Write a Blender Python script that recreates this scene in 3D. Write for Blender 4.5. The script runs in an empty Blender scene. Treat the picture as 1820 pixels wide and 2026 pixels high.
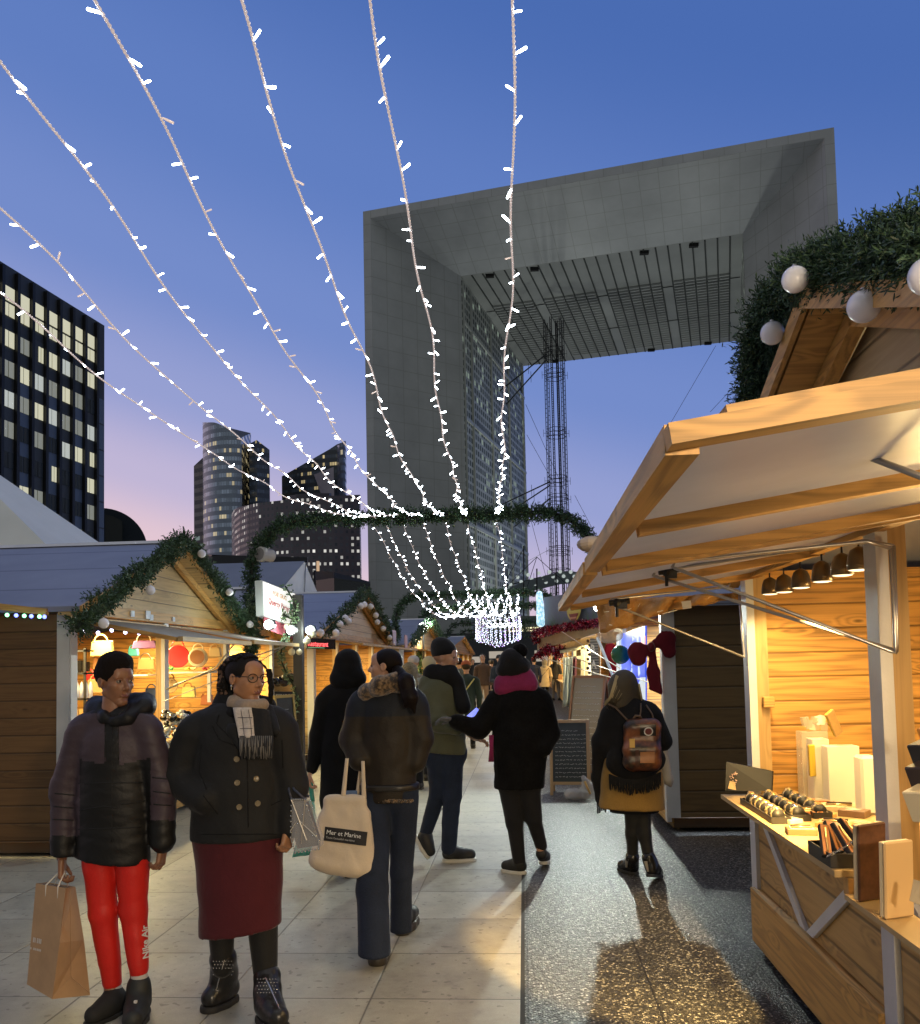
import bpy, bmesh, math, random
import numpy as np
from mathutils import Vector, Matrix, noise as mnoise
random.seed(7); rng = np.random.default_rng(11)
sc = bpy.context.scene
COL = sc.collection
# ------------------------------------------------------------------ camera
PITCH, YAW, ROLL, EYE, FOC = math.radians(3.22), math.radians(4.05), math.radians(1.2), 1.6, 1753.0
PCX, PCY = 910.0, 1213.0
F0 = np.array([-math.sin(YAW)*math.cos(PITCH), math.cos(YAW)*math.cos(PITCH), math.sin(PITCH)])
R0 = np.array([math.cos(YAW), math.sin(YAW), 0.0]); U0 = np.cross(R0, F0)
CR = R0*math.cos(ROLL) - U0*math.sin(ROLL); CU = R0*math.sin(ROLL) + U0*math.cos(ROLL)
CAM0 = np.array([0, 0, EYE])
cd = bpy.data.cameras.new('camera'); cam = bpy.data.objects.new('camera', cd); COL.objects.link(cam)
cd.sensor_fit = 'HORIZONTAL'; cd.sensor_width = 36.0; cd.lens = 36.0*FOC/1820.0
cd.shift_y = (1213.0-1013.0)/1820.0; cd.clip_start = 0.05; cd.clip_end = 6000
cam.matrix_world = Matrix(((CR[0], CU[0], -F0[0], 0), (CR[1], CU[1], -F0[1], 0), (CR[2], CU[2], -F0[2], EYE), (0, 0, 0, 1)))
sc.camera = cam
def ray(u, v): return F0 + CR*(u-PCX)/FOC - CU*(v-PCY)/FOC
def atY(u, v, Y): r = ray(u, v); return CAM0 + r*(Y/r[1])
def atX(u, v, X): r = ray(u, v); return CAM0 + r*(X/r[0])
def atZ(u, v, Z): r = ray(u, v); return CAM0 + r*((Z-EYE)/r[2])
# ------------------------------------------------------------------ world: dusk sky
w = bpy.data.worlds.new("World"); sc.world = w; w.use_nodes = True
nt = w.node_tree; nt.nodes.clear()
def wn(t): return nt.nodes.new(t)
wo = wn('ShaderNodeOutputWorld'); bg = wn('ShaderNodeBackground'); tc = wn('ShaderNodeTexCoord'); sx = wn('ShaderNodeSeparateXYZ')
nt.links.new(tc.outputs['Generated'], sx.inputs[0])
rp = wn('ShaderNodeValToRGB'); rp.color_ramp.interpolation = 'EASE'
def lin(c): return tuple((x/255/12.92 if x/255 <= .04045 else ((x/255+.055)/1.055)**2.4) for x in c)
els = [(0.0, (238, 205, 205)), (.06, (226, 198, 210)), (.13, (192, 182, 214)), (.22, (150, 160, 210)), (.34, (116, 140, 202)), (.48, (96, 126, 193)), (.66, (74, 108, 178)), (1.0, (66, 98, 164))]
cr = rp.color_ramp
cr.elements[0].position = els[0][0]; cr.elements[0].color = (*lin(els[0][1]), 1)
cr.elements[1].position = els[-1][0]; cr.elements[1].color = (*lin(els[-1][1]), 1)
for p_, c_ in els[1:-1]:
    e = cr.elements.new(p_); e.color = (*lin(c_), 1)
# the glow of the set sun lies to the left of the alley: elevation is read a little lower there
ma = wn('ShaderNodeMath'); ma.operation = 'MULTIPLY_ADD'; ma.inputs[1].default_value = 0.27
nt.links.new(sx.outputs['X'], ma.inputs[0]); nt.links.new(sx.outputs['Z'], ma.inputs[2])
mb_ = wn('ShaderNodeMath'); mb_.operation = 'ADD'; mb_.inputs[1].default_value = 0.03
nt.links.new(ma.outputs[0], mb_.inputs[0]); nt.links.new(mb_.outputs[0], rp.inputs[0])
# behind the camera the dusk sky is a paler, neutral grey, and overhead it is brighter still
def wm(op, a_, b_, c_=None):
    x = wn('ShaderNodeMath'); x.operation = op; x.use_clamp = op == 'MULTIPLY_ADD'
    for i_, q_ in enumerate((a_, b_, c_)):
        if q_ is None: continue
        if isinstance(q_, (int, float)): x.inputs[i_].default_value = q_
        else: nt.links.new(q_, x.inputs[i_])
    return x.outputs[0]
def wmix(f_, a_, col_):
    x = wn('ShaderNodeMix'); x.data_type = 'RGBA'; nt.links.new(f_, x.inputs[0]); nt.links.new(a_, x.inputs[6]); x.inputs[7].default_value = (*col_, 1); return x.outputs[2]
back = wm('MULTIPLY_ADD', sx.outputs['Y'], -2.2, .15); zen = wm('MULTIPLY_ADD', sx.outputs['Z'], 5.0, -3.4)
sky_ = wmix(back, rp.outputs[0], (.205, .215, .205)); sky_ = wmix(zen, sky_, (.50, .51, .55))
nt.links.new(sky_, bg.inputs[0]); bg.inputs[1].default_value = 1.0
nt.links.new(bg.outputs[0], wo.inputs[0])
sc.view_settings.view_transform = 'Standard'; sc.view_settings.look = 'None'; sc.view_settings.exposure = 0.0; sc.view_settings.gamma = 1.0
sc.render.engine = 'CYCLES'
cy = sc.cycles; cy.max_bounces = 5; cy.diffuse_bounces = 2; cy.glossy_bounces = 3; cy.transmission_bounces = 4; cy.transparent_max_bounces = 6
cy.caustics_reflective = False; cy.caustics_refractive = False; cy.sample_clamp_indirect = 4.0; cy.use_denoising = True; cy.use_light_tree = True
try: cy.denoiser = 'OPENIMAGEDENOISE'
except Exception: pass
# ------------------------------------------------------------------ materials
MATS = {}
class NM:
    """small helper round a material's node tree"""
    def __init__(s, name):
        s.m = bpy.data.materials.new(name); s.m.use_nodes = True; s.t = s.m.node_tree; s.t.nodes.clear()
        s.o = s.n('ShaderNodeOutputMaterial'); s.b = s.n('ShaderNodeBsdfPrincipled'); s.l(s.b.outputs[0], s.o.inputs[0]); MATS[name] = s.m
    def n(s, t, **k):
        x = s.t.nodes.new(t)
        for a, b in k.items(): setattr(x, a, b)
        return x
    def l(s, a, b): s.t.links.new(a, b)
    def set(s, **k):
        for a, b in k.items():
            i = s.b.inputs[a.replace('_', ' ')]
            if hasattr(b, 'links') or isinstance(b, bpy.types.NodeSocket): s.l(b, i)
            else: i.default_value = (*b, 1) if isinstance(b, (tuple, list)) and len(b) == 3 and i.type == 'RGBA' else b
    def coord(s, kind='Object', scale=(1, 1, 1), rot=(0, 0, 0)):
        c = s.n('ShaderNodeTexCoord'); m = s.n('ShaderNodeMapping'); m.inputs['Scale'].default_value = scale; m.inputs['Rotation'].default_value = rot
        s.l(c.outputs[kind], m.inputs[0]); return m.outputs[0]
    def noise(s, vec, scale=5, detail=4, rough=.5, dist=0):
        x = s.n('ShaderNodeTexNoise'); s.l(vec, x.inputs['Vector']); x.inputs['Scale'].default_value = scale; x.inputs['Detail'].default_value = detail
        x.inputs['Roughness'].default_value = rough; x.inputs['Distortion'].default_value = dist; return x.outputs[0]
    def ramp(s, f, stops, interp='LINEAR'):
        x = s.n('ShaderNodeValToRGB'); s.l(f, x.inputs[0]); r = x.color_ramp; r.interpolation = interp
        r.elements[0].position = stops[0][0]; r.elements[1].position = stops[-1][0]
        r.elements[0].color = (*stops[0][1], 1); r.elements[1].color = (*stops[-1][1], 1)
        for p, c in stops[1:-1]: e = r.elements.new(p); e.color = (*c, 1)
        return x.outputs[0]
    def math(s, op, a, b=None, c=None):
        x = s.n('ShaderNodeMath', operation=op)
        for i, q in enumerate((a, b, c)):
            if q is None: continue
            if isinstance(q, (int, float)): x.inputs[i].default_value = q
            else: s.l(q, x.inputs[i])
        return x.outputs[0]
    def mix(s, f, a, b, mode='MIX'):
        x = s.n('ShaderNodeMix', data_type='RGBA', blend_type=mode)
        for i, q in ((0, f), (6, a), (7, b)):
            if isinstance(q, (int, float)): x.inputs[i].default_value = q
            elif isinstance(q, tuple): x.inputs[i].default_value = (*q, 1)
            else: s.l(q, x.inputs[i])
        return x.outputs[2]
    def bump(s, h, strength=.3, dist=.01, prev=None):
        x = s.n('ShaderNodeBump'); x.inputs['Strength'].default_value = strength; x.inputs['Distance'].default_value = dist
        s.l(h, x.inputs['Height'])
        if prev is not None: s.l(prev, x.inputs['Normal'])
        s.l(x.outputs[0], s.b.inputs['Normal']); return x.outputs[0]
def sc3(c, k): return tuple(min(1, x*k) for x in c)
def plain(name, col, rough=.6, metal=0, nscale=0, namt=.15, bump=0, bscale=60, spec=.5, sheen=0):
    if name in MATS: return MATS[name]
    m = NM(name); m.set(Roughness=rough, Metallic=metal, Base_Color=tuple(col))
    m.b.inputs['Specular IOR Level'].default_value = spec
    v = m.coord('Object')
    if nscale: m.set(Base_Color=m.ramp(m.noise(v, nscale, 5, .6), [(.3, sc3(col, 1-namt)), (.7, sc3(col, 1+namt))]))
    if bump: m.bump(m.noise(v, bscale, 3, .6), bump, .004)
    if sheen: m.b.inputs['Sheen Weight'].default_value = sheen
    return m.m
def emit(name, col, st, base=(.6, .6, .6)):
    if name in MATS: return MATS[name]
    m = NM(name); m.set(Base_Color=tuple(base), Emission_Color=tuple(col), Emission_Strength=float(st), Roughness=.3)
    m.m.cycles.emission_sampling = 'NONE'; return m.m
def wood(name, col, board=.12, axis='X', up='Z', knots=1.0, rough=.55, grooves=True, dark=.55, grain=1.0, tone=.22):
    """timber: boards stacked along `up`, grain along `axis`, knots and a groove between boards"""
    if name in MATS: return MATS[name]
    m = NM(name); c = m.n('ShaderNodeTexCoord'); s_ = m.n('ShaderNodeSeparateXYZ'); m.l(c.outputs['Object'], s_.inputs[0])
    A = s_.outputs[axis]; Uc = s_.outputs[up]; oth = [q for q in 'XYZ' if q not in (axis, up)][0]; O = s_.outputs[oth]
    q = m.math('DIVIDE', Uc, board); idx = m.math('FLOOR', q); fr = m.math('FRACT', q)
    wnn = m.n('ShaderNodeTexWhiteNoise', noise_dimensions='1D'); m.l(idx, wnn.inputs['W']); rnd = wnn.outputs['Value']
    off = m.math('MULTIPLY', rnd, 37.0)
    cb = m.n('ShaderNodeCombineXYZ'); m.l(m.math('ADD', A, off), cb.inputs[0]); m.l(Uc, cb.inputs[1]); m.l(O, cb.inputs[2])
    def mp(sx_, sy_, sz_):
        x = m.n('ShaderNodeMapping'); x.inputs['Scale'].default_value = (sx_, sy_, sz_); m.l(cb.outputs[0], x.inputs[0]); return x.outputs[0]
    # knots: sparse warped rings
    vo = m.n('ShaderNodeTexVoronoi'); m.l(mp(2.3, 7.0, 7.0), vo.inputs['Vector']); vo.inputs['Scale'].default_value = 1.0
    kd = vo.outputs['Distance']
    warp = m.math('MULTIPLY', m.ramp(kd, [(0, (1, 1, 1)), (.35, (0, 0, 0))]), .9*knots)
    g1 = m.noise(mp(.7, 9, 9), 1.0, 2, .5)
    gsum = m.math('ADD', m.math('MULTIPLY', g1, 3.0), warp)
    rings = m.math('SINE', m.math('MULTIPLY', gsum, 14.0))
    fine = m.noise(mp(3, 160, 160), 1.0, 3, .6)
    t = m.math('ADD', m.math('MULTIPLY', rings, .22*grain), m.math('MULTIPLY', m.math('SUBTRACT', fine, .5), .8*grain))
    t = m.math('ADD', t, m.math('MULTIPLY', m.math('SUBTRACT', rnd, .5), tone*2.2))
    big = m.noise(mp(.8, 1.2, 1.2), 1.0, 3, .6); t = m.math('ADD', t, m.math('MULTIPLY', m.math('SUBTRACT', big, .5), .6))
    colr = m.ramp(m.math('MULTIPLY_ADD', t, .5, .5), [(.1, sc3(col, dark)), (.5, col), (.95, tuple(min(1, x*k) for x, k in zip(col, (1.25, 1.3, 1.35))))])
    kn = m.ramp(kd, [(.03, (1, 1, 1)), (.09, (0, 0, 0))]); colr = m.mix(m.math('MULTIPLY', kn, .75*knots), colr, sc3(col, .28))
    if grooves:
        e = m.math('MINIMUM', fr, m.math('SUBTRACT', 1.0, fr)); gm = m.ramp(e, [(.018, (1, 1, 1)), (.05, (0, 0, 0))])
        colr = m.mix(m.math('MULTIPLY', gm, .72), colr, sc3(col, .18))
        h = m.ramp(e, [(0, (0, 0, 0)), (.07, (1, 1, 1))]); nb = m.bump(h, .6, .006)
        m.bump(fine, .12, .002, nb)
    else: m.bump(fine, .15, .002)
    m.set(Base_Color=colr, Roughness=rough); return m.m
# ------------------------------------------------------------------ object helpers
WL = {}
def tag(o, label=None, cat=None, group=None, kind=None):
    if label: o['label'] = label
    if cat: o['category'] = cat
    if group: o['group'] = group
    if kind: o['kind'] = kind
    return o
def thing(name, loc, label, cat, group=None):
    o = bpy.data.objects.new(name, None); COL.objects.link(o); o.location = tuple(map(float, loc)); WL[o.name] = np.array(loc, float); o.empty_display_size = .1
    return tag(o, label, cat, group)
def link_mesh(name, V, Fs, mat, parent=None, smooth=False, mats=None, fmat=None, uvs=None, loc=None):
    V = np.asarray(V, float)
    base = WL[parent.name] if parent is not None else (np.array(loc, float) if loc is not None else np.array([(V[:, 0].min()+V[:, 0].max())/2, (V[:, 1].min()+V[:, 1].max())/2, V[:, 2].min()]))
    me = bpy.data.meshes.new(name); me.from_pydata((V-base).tolist(), [], [tuple(int(i) for i in f) for f in Fs])
    for mm in (mats or [mat]): me.materials.append(mm)
    if fmat is not None: me.polygons.foreach_set('material_index', np.asarray(fmat, np.int32))
    if smooth: me.polygons.foreach_set('use_smooth', np.ones(len(me.polygons), bool))
    me.update(); o = bpy.data.objects.new(name, me); COL.objects.link(o)
    if parent is not None: o.parent = parent
    else: o.location = tuple(base)
    WL[o.name] = base; return o
class MB:
    def __init__(s): s.V = []; s.F = []; s.S = []
    def add(s, V, Fs):
        n = len(s.V); s.S.append((n, len(s.F))); s.V += [tuple(map(float, v)) for v in V]; s.F += [tuple(i+n for i in f) for f in Fs]; return s
    def box(s, c, d, R=None):
        c = np.array(c, float); h = np.array(d, float)/2
        P = np.array([(x, y, z) for z in (-1, 1) for y in (-1, 1) for x in (-1, 1)])*h
        if R is not None: P = P @ np.array(R).T
        return s.add(P+c, [(0, 2, 3, 1), (4, 5, 7, 6), (0, 1, 5, 4), (2, 6, 7, 3), (0, 4, 6, 2), (1, 3, 7, 5)])
    def b2(s, x0, x1, y0, y1, z0, z1): return s.box(((x0+x1)/2, (y0+y1)/2, (z0+z1)/2), (abs(x1-x0), abs(y1-y0), abs(z1-z0)))
    def beam(s, a, b, w_, h_, up=(0, 0, 1)):
        a = np.array(a, float); b = np.array(b, float); d = b-a; L = np.linalg.norm(d); d /= L; u = np.array(up, float)
        if abs(d @ u) > .98: u = np.array((1., 0, 0))
        sd = np.cross(d, u); sd /= np.linalg.norm(sd); u2 = np.cross(sd, d)
        return s.box((a+b)/2, (w_, L, h_), np.array([sd, d, u2]).T)
    def tube(s, pts, r, n=8, cap=True):
        pts = [np.array(p, float) for p in pts]; rs = r if hasattr(r, '__len__') else [r]*len(pts)
        V = []; Fs = []; pu = None
        for i, p in enumerate(pts):
            d = pts[min(i+1, len(pts)-1)]-pts[max(i-1, 0)]; d = d/(np.linalg.norm(d)+1e-12)
            u = np.array((0, 0, 1.)) if pu is None else pu
            if abs(d @ u) > .95: u = np.array((1., 0, 0)) if abs(d[0]) < .9 else np.array((0, 1., 0))
            sd = np.cross(d, u); sd /= np.linalg.norm(sd); u = np.cross(sd, d); pu = u
            for k in range(n):
                t = 2*math.pi*k/n; V.append(p+(sd*math.cos(t)+u*math.sin(t))*rs[i])
        for i in range(len(pts)-1):
            for k in range(n):
                a = i*n+k; b = i*n+(k+1) % n; Fs.append((a, b, b+n, a+n))
        if cap: Fs.append(tuple(range(n-1, -1, -1))); Fs.append(tuple((len(pts)-1)*n+k for k in range(n)))
        return s.add(V, Fs)
    def lathe(s, c, prof, n=16, ax=(0, 0, 1), sy=1.0):
        c = np.array(c, float); ax = np.array(ax, float); ax /= np.linalg.norm(ax); u = np.array((1., 0, 0)) if abs(ax[0]) < .9 else np.array((0, 1., 0))
        e1 = np.cross(ax, u); e1 /= np.linalg.norm(e1); e2 = np.cross(ax, e1); V = []; Fs = []
        for r, z in prof:
            for k in range(n):
                t = 2*math.pi*k/n; V.append(c+ax*z+(e1*math.cos(t)+e2*math.sin(t)*sy)*max(r, 1e-4))
        for i in range(len(prof)-1):
            for k in range(n): a = i*n+k; b = i*n+(k+1) % n; Fs.append((a, b, b+n, a+n))
        Fs.append(tuple(range(n-1, -1, -1))); Fs.append(tuple((len(prof)-1)*n+k for k in range(n)))
        return s.add(V, Fs)
    def ball(s, c, r, n=12, m=8, sc_=(1, 1, 1)):
        V = []; Fs = []; c = np.array(c, float)
        for i in range(m+1):
            p = math.pi*i/m
            for k in range(n): t = 2*math.pi*k/n; V.append(c+r*np.array((math.sin(p)*math.cos(t)*sc_[0], math.sin(p)*math.sin(t)*sc_[1], math.cos(p)*sc_[2])))
        for i in range(m):
            for k in range(n): a = i*n+k; b = i*n+(k+1) % n; Fs.append((a, a+n, b+n, b))
        return s.add(V, Fs)
    def prism(s, poly, ext):
        """closed 3-D polygon extruded by the vector ext"""
        P = np.array(poly, float); n = len(P); e = np.array(ext, float); Q = P+e
        return s.add(np.vstack([P, Q]), [tuple(range(n-1, -1, -1)), tuple(range(n, 2*n))]+[(i, (i+1) % n, (i+1) % n+n, i+n) for i in range(n)])
    def quad(s, a, b, c, d): return s.add([a, b, c, d], [(0, 1, 2, 3)])
    def each(s, name, mat, parent=None, smooth=False):
        # every primitive a part of its own
        for i, (v0, f0) in enumerate(s.S):
            v1, f1 = s.S[i+1] if i+1 < len(s.S) else (len(s.V), len(s.F)); m = MB(); m.add(s.V[v0:v1], [tuple(q-v0 for q in f) for f in s.F[f0:f1]]); m.build(name, mat, parent, smooth=smooth)
    def build(s, name, mat, parent=None, bevel=0, smooth=False, label=None, loc=None, solid=0):
        o = link_mesh(name, s.V, s.F, mat, parent, smooth, loc=loc)
        bm = bmesh.new(); bm.from_mesh(o.data); bmesh.ops.recalc_face_normals(bm, faces=bm.faces)
        if solid: bmesh.ops.solidify(bm, geom=bm.faces[:], thickness=solid)
        if bevel:
            bmesh.ops.bevel(bm, geom=[e for e in bm.edges if e.is_manifold and e.calc_face_angle(0) > .5], offset=bevel, segments=1, affect='EDGES', clamp_overlap=True)
        bm.to_mesh(o.data); bm.free()
        if label: o['label'] = label
        return o
def copy_to(o, loc, parent=None, rot=None, scale=None, kids=True):
    c = o.copy(); COL.objects.link(c); c.parent = parent
    if loc is not None: c.location = tuple(loc)
    if rot is not None: c.rotation_euler = rot
    if scale is not None: c.scale = scale
    WL[c.name] = np.array(c.location, float)+(WL[parent.name] if parent is not None else 0)
    if kids:
        for ch in list(o.children):
            copy_to(ch, None, c)
    return c
def text_mesh(name, body, org, xd, yd, size, mat, parent, depth=.0008, align='LEFT', shear=0, bold=0):
    cu = bpy.data.curves.new('txt', 'FONT'); cu.body = body; cu.size = size; cu.extrude = depth; cu.align_x = align; cu.shear = shear; cu.offset = bold; cu.resolution_u = 2
    t = bpy.data.objects.new('txt', cu); COL.objects.link(t); dg = bpy.context.evaluated_depsgraph_get(); dg.update()
    me = bpy.data.meshes.new_from_object(t.evaluated_get(dg)); V = np.array([v.co[:] for v in me.vertices]).reshape(-1, 3); Fs = [tuple(p.vertices) for p in me.polygons]
    bpy.data.objects.remove(t); bpy.data.curves.remove(cu); bpy.data.meshes.remove(me)
    xd = np.array(xd, float); xd /= np.linalg.norm(xd); yd = np.array(yd, float); yd /= np.linalg.norm(yd); nd = np.cross(xd, yd)
    W_ = np.array(org)+V[:, :1]*xd+V[:, 1:2]*yd+V[:, 2:3]*nd
    return link_mesh(name, W_, Fs, mat, parent)
# ------------------------------------------------------------------ ground
def m_paving():
    m = NM('pale concrete slabs'); c = m.coord('Object'); s_ = m.n('ShaderNodeSeparateXYZ'); m.l(c, s_.inputs[0])
    gx = m.math('DIVIDE', m.math('ADD', s_.outputs['X'], .05), .72); gy = m.math('DIVIDE', m.math('SUBTRACT', s_.outputs['Y'], .33), .66)
    fx = m.math('FRACT', gx); fy = m.math('FRACT', gy)
    ex = m.math('MULTIPLY', m.math('MINIMUM', fx, m.math('SUBTRACT', 1.0, fx)), .72); ey = m.math('MULTIPLY', m.math('MINIMUM', fy, m.math('SUBTRACT', 1.0, fy)), .66)
    e = m.math('MINIMUM', ex, ey); j = m.ramp(e, [(.0022, (1, 1, 1)), (.0050, (0, 0, 0))])
    cb = m.n('ShaderNodeCombineXYZ'); m.l(m.math('FLOOR', gx), cb.inputs[0]); m.l(m.math('FLOOR', gy), cb.inputs[1])
    wn_ = m.n('ShaderNodeTexWhiteNoise', noise_dimensions='2D'); m.l(cb.outputs[0], wn_.inputs['Vector'])
    st = m.noise(c, 1.4, 8, .78); fi = m.noise(c, 170, 2, .6); md = m.noise(c, 9, 5, .7)
    base = m.ramp(m.math('ADD', m.math('MULTIPLY', st, .7), m.math('MULTIPLY', m.math('ADD', md, m.math('MULTIPLY', wn_.outputs['Value'], .5)), .3)), [(.36, (.17, .16, .13)), (.5, (.31, .295, .245)), (.70, (.43, .41, .34))])
    base = m.mix(m.math('MULTIPLY', m.ramp(fi, [(.35, (1, 1, 1)), (.5, (0, 0, 0))]), .22), base, (.12, .115, .10))
    sp = m.ramp(m.noise(c, 22, 1, .4), [(.68, (0, 0, 0)), (.70, (1, 1, 1))]); base = m.mix(m.math('MULTIPLY', sp, .5), base, (.09, .085, .075))
    dk = m.ramp(m.noise(c, .55, 9, .8, .6), [(.52, (0, 0, 0)), (.66, (1, 1, 1))]); base = m.mix(m.math('MULTIPLY', dk, .38), base, (.12, .11, .09)); col = m.mix(m.math('MULTIPLY', j, .93), base, (.022, .021, .02))
    m.set(Base_Color=col, Roughness=m.ramp(st, [(.35, (.36,)*3), (.65, (.56,)*3)])); nb = m.bump(fi, .28, .0018); m.bump(m.math('SUBTRACT', 1.0, j), .5, .004, nb); return m.m
def m_aggregate():
    m = NM('wet exposed aggregate'); c = m.coord('Object'); s_ = m.n('ShaderNodeSeparateXYZ'); m.l(c, s_.inputs[0])
    gx = m.math('DIVIDE', m.math('SUBTRACT', s_.outputs['X'], -.02), .60); gy = m.math('DIVIDE', m.math('SUBTRACT', s_.outputs['Y'], .55), .80)
    fx = m.math('FRACT', gx); fy = m.math('FRACT', gy)
    ex = m.math('MULTIPLY', m.math('MINIMUM', fx, m.math('SUBTRACT', 1.0, fx)), .60); ey = m.math('MULTIPLY', m.math('MINIMUM', fy, m.math('SUBTRACT', 1.0, fy)), .80)
    j = m.ramp(m.math('MINIMUM', ex, ey), [(.003, (1, 1, 1)), (.008, (0, 0, 0))])
    v = m.n('ShaderNodeTexVoronoi'); m.l(c, v.inputs['Vector']); v.inputs['Scale'].default_value = 92; v.feature = 'F1'
    rn = m.n('ShaderNodeSeparateXYZ'); m.l(v.outputs['Color'], rn.inputs[0])
    peb = m.ramp(rn.outputs[0], [(.0, (.012, .012, .012)), (.45, (.032, .03, .028)), (.78, (.09, .085, .075)), (.91, (.32, .31, .28)), (1, (.50, .48, .44))])
    d = m.ramp(v.outputs['Distance'], [(.35, (0, 0, 0)), (.75, (1, 1, 1))])
    st = m.noise(c, 1.6, 5, .7)
    col = m.mix(m.math('MULTIPLY', d, .8), peb, (.016, .016, .015)); col = m.mix(m.math('MULTIPLY', st, .35), col, (.03, .03, .028)); col = m.mix(j, col, (.01, .01, .01))
    m.set(Base_Color=col, Roughness=m.ramp(m.noise(c, 40, 3, .7), [(.35, (.34,)*3), (.7, (.7,)*3)])); m.b.inputs['Specular IOR Level'].default_value = .4
    m.bump(m.math('MULTIPLY', m.math('SUBTRACT', 1.0, v.outputs['Distance']), m.math('ADD', rn.outputs[1], .4)), .6, .005); return m.m
mp_ = m_paving(); ma_ = m_aggregate()
tag(MB().quad((-3000, -60, -.010), (3000, -60, -.010), (3000, 5000, -.010), (-3000, 5000, -.010)).build('ground', plain('plaza ground', (.30, .295, .27), .5, nscale=.6, namt=.3), loc=(0, 0, 0)), kind='structure')
tag(MB().b2(-16, -.055, -4, 78, -.05, .006).build('paving', mp_, loc=(0, 0, 0)), kind='structure')
tag(MB().quad((-.055, -4, -.002), (9, -4, -.002), (9, 78, -.002), (-.055, 78, -.002)).build('aggregate_path', ma_, loc=(0, 0, 0)), kind='structure')
MB().b2(-.0565, -.035, -4, 78, -.03, .0068).build('paving_joint', plain('tar joint', (.012, .012, .012), .8), loc=(0, 0, 0))['kind'] = 'structure'
# ------------------------------------------------------------------ facades
def facade(name, wall, glass, cw, ch, fx, fy, plit=0, lit=(1, .8, .45), st=1.0, grid=0, gridc=(.02,)*3, rough=.5, grough=.12, off=(0, 0), rowbias=0, metal=0, skip=None):
    """wall with a grid of openings in metres (UV): fx, fy = share of the cell that is opening"""
    m = NM(name); u = m.n('ShaderNodeUVMap'); s_ = m.n('ShaderNodeSeparateXYZ'); m.l(u.outputs[0], s_.inputs[0])
    qx = m.math('ADD', m.math('DIVIDE', s_.outputs[0], cw), off[0]+100); qy = m.math('ADD', m.math('DIVIDE', s_.outputs[1], ch), off[1]+100)
    ix = m.math('FLOOR', qx); iy = m.math('FLOOR', qy); ax = m.math('ABSOLUTE', m.math('SUBTRACT', m.math('FRACT', qx), .5)); ay = m.math('ABSOLUTE', m.math('SUBTRACT', m.math('FRACT', qy), .5))
    op = m.math('MULTIPLY', m.math('LESS_THAN', ax, fx/2), m.math('LESS_THAN', ay, fy/2))
    cb = m.n('ShaderNodeCombineXYZ'); m.l(ix, cb.inputs[0]); m.l(iy, cb.inputs[1]); r = m.n('ShaderNodeTexWhiteNoise', noise_dimensions='2D'); m.l(cb.outputs[0], r.inputs['Vector'])
    r2 = m.n('ShaderNodeTexWhiteNoise', noise_dimensions='1D'); m.l(iy, r2.inputs['W'])
    cb2 = m.n('ShaderNodeCombineXYZ'); m.l(m.math('MULTIPLY', ix, .13), cb2.inputs[0]); m.l(m.math('MULTIPLY', iy, .9), cb2.inputs[1]); nz = m.noise(cb2.outputs[0], 1.0, 1, .5)
    thr = m.math('MULTIPLY', m.math('MULTIPLY_ADD', r2.outputs['Value'], 2*rowbias, 1-rowbias), m.math('MULTIPLY', nz, 2*plit))
    li = m.math('LESS_THAN', r.outputs['Value'], thr)
    wv = m.coord('Object'); wc = m.ramp(m.noise(wv, .12, 4, .6), [(.3, sc3(wall, .88)), (.7, sc3(wall, 1.1))])
    if grid:
        e = m.math('GREATER_THAN', m.math('MAXIMUM', ax, ay), .5-grid); wc = m.mix(m.math('MULTIPLY', e, .8), wc, gridc)
    gc = m.mix(r.outputs['Value'], sc3(glass, .6), sc3(glass, 1.4)); col = m.mix(op, wc, gc)
    m.set(Base_Color=col, Roughness=m.mix(op, (rough,)*3, (grough,)*3), Emission_Color=tuple(lit)); m.l(m.math('MULTIPLY', m.math('MULTIPLY', op, li), m.math('MULTIPLY_ADD', r.outputs['Value'], 1.5*st, .6*st)), m.b.inputs['Emission Strength'])
    if metal: m.b.inputs['Metallic'].default_value = metal
    m.m.cycles.emission_sampling = 'NONE'; return m.m
def panels(name, quads, mat, parent, label=None):
    """quads: (a, b, c, d[, u0, v0]) with UV in metres along a-b and a-d"""
    V = []; Fs = []; UV = []
    for q in quads:
        a, b, c, d = [np.array(x, float) for x in q[:4]]; u0, v0 = q[4:6] if len(q) > 4 else (0, 0)
        eu = (b-a)/np.linalg.norm(b-a); nn = np.cross(eu, d-a); ev = np.cross(nn, eu); ev /= np.linalg.norm(ev)
        n = len(V)
        for p in (a, b, c, d): V.append(p); UV.append((u0+(p-a) @ eu, v0+(p-a) @ ev))
        Fs.append((n, n+1, n+2, n+3))
    o = link_mesh(name, V, Fs, mat, parent); uv = o.data.uv_layers.new(name='UVMap'); uv.data.foreach_set('uv', np.array(UV).ravel())
    if label: o['label'] = label
    return o
def at(u, v, d): return CAM0+ray(u, v)*d
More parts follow.
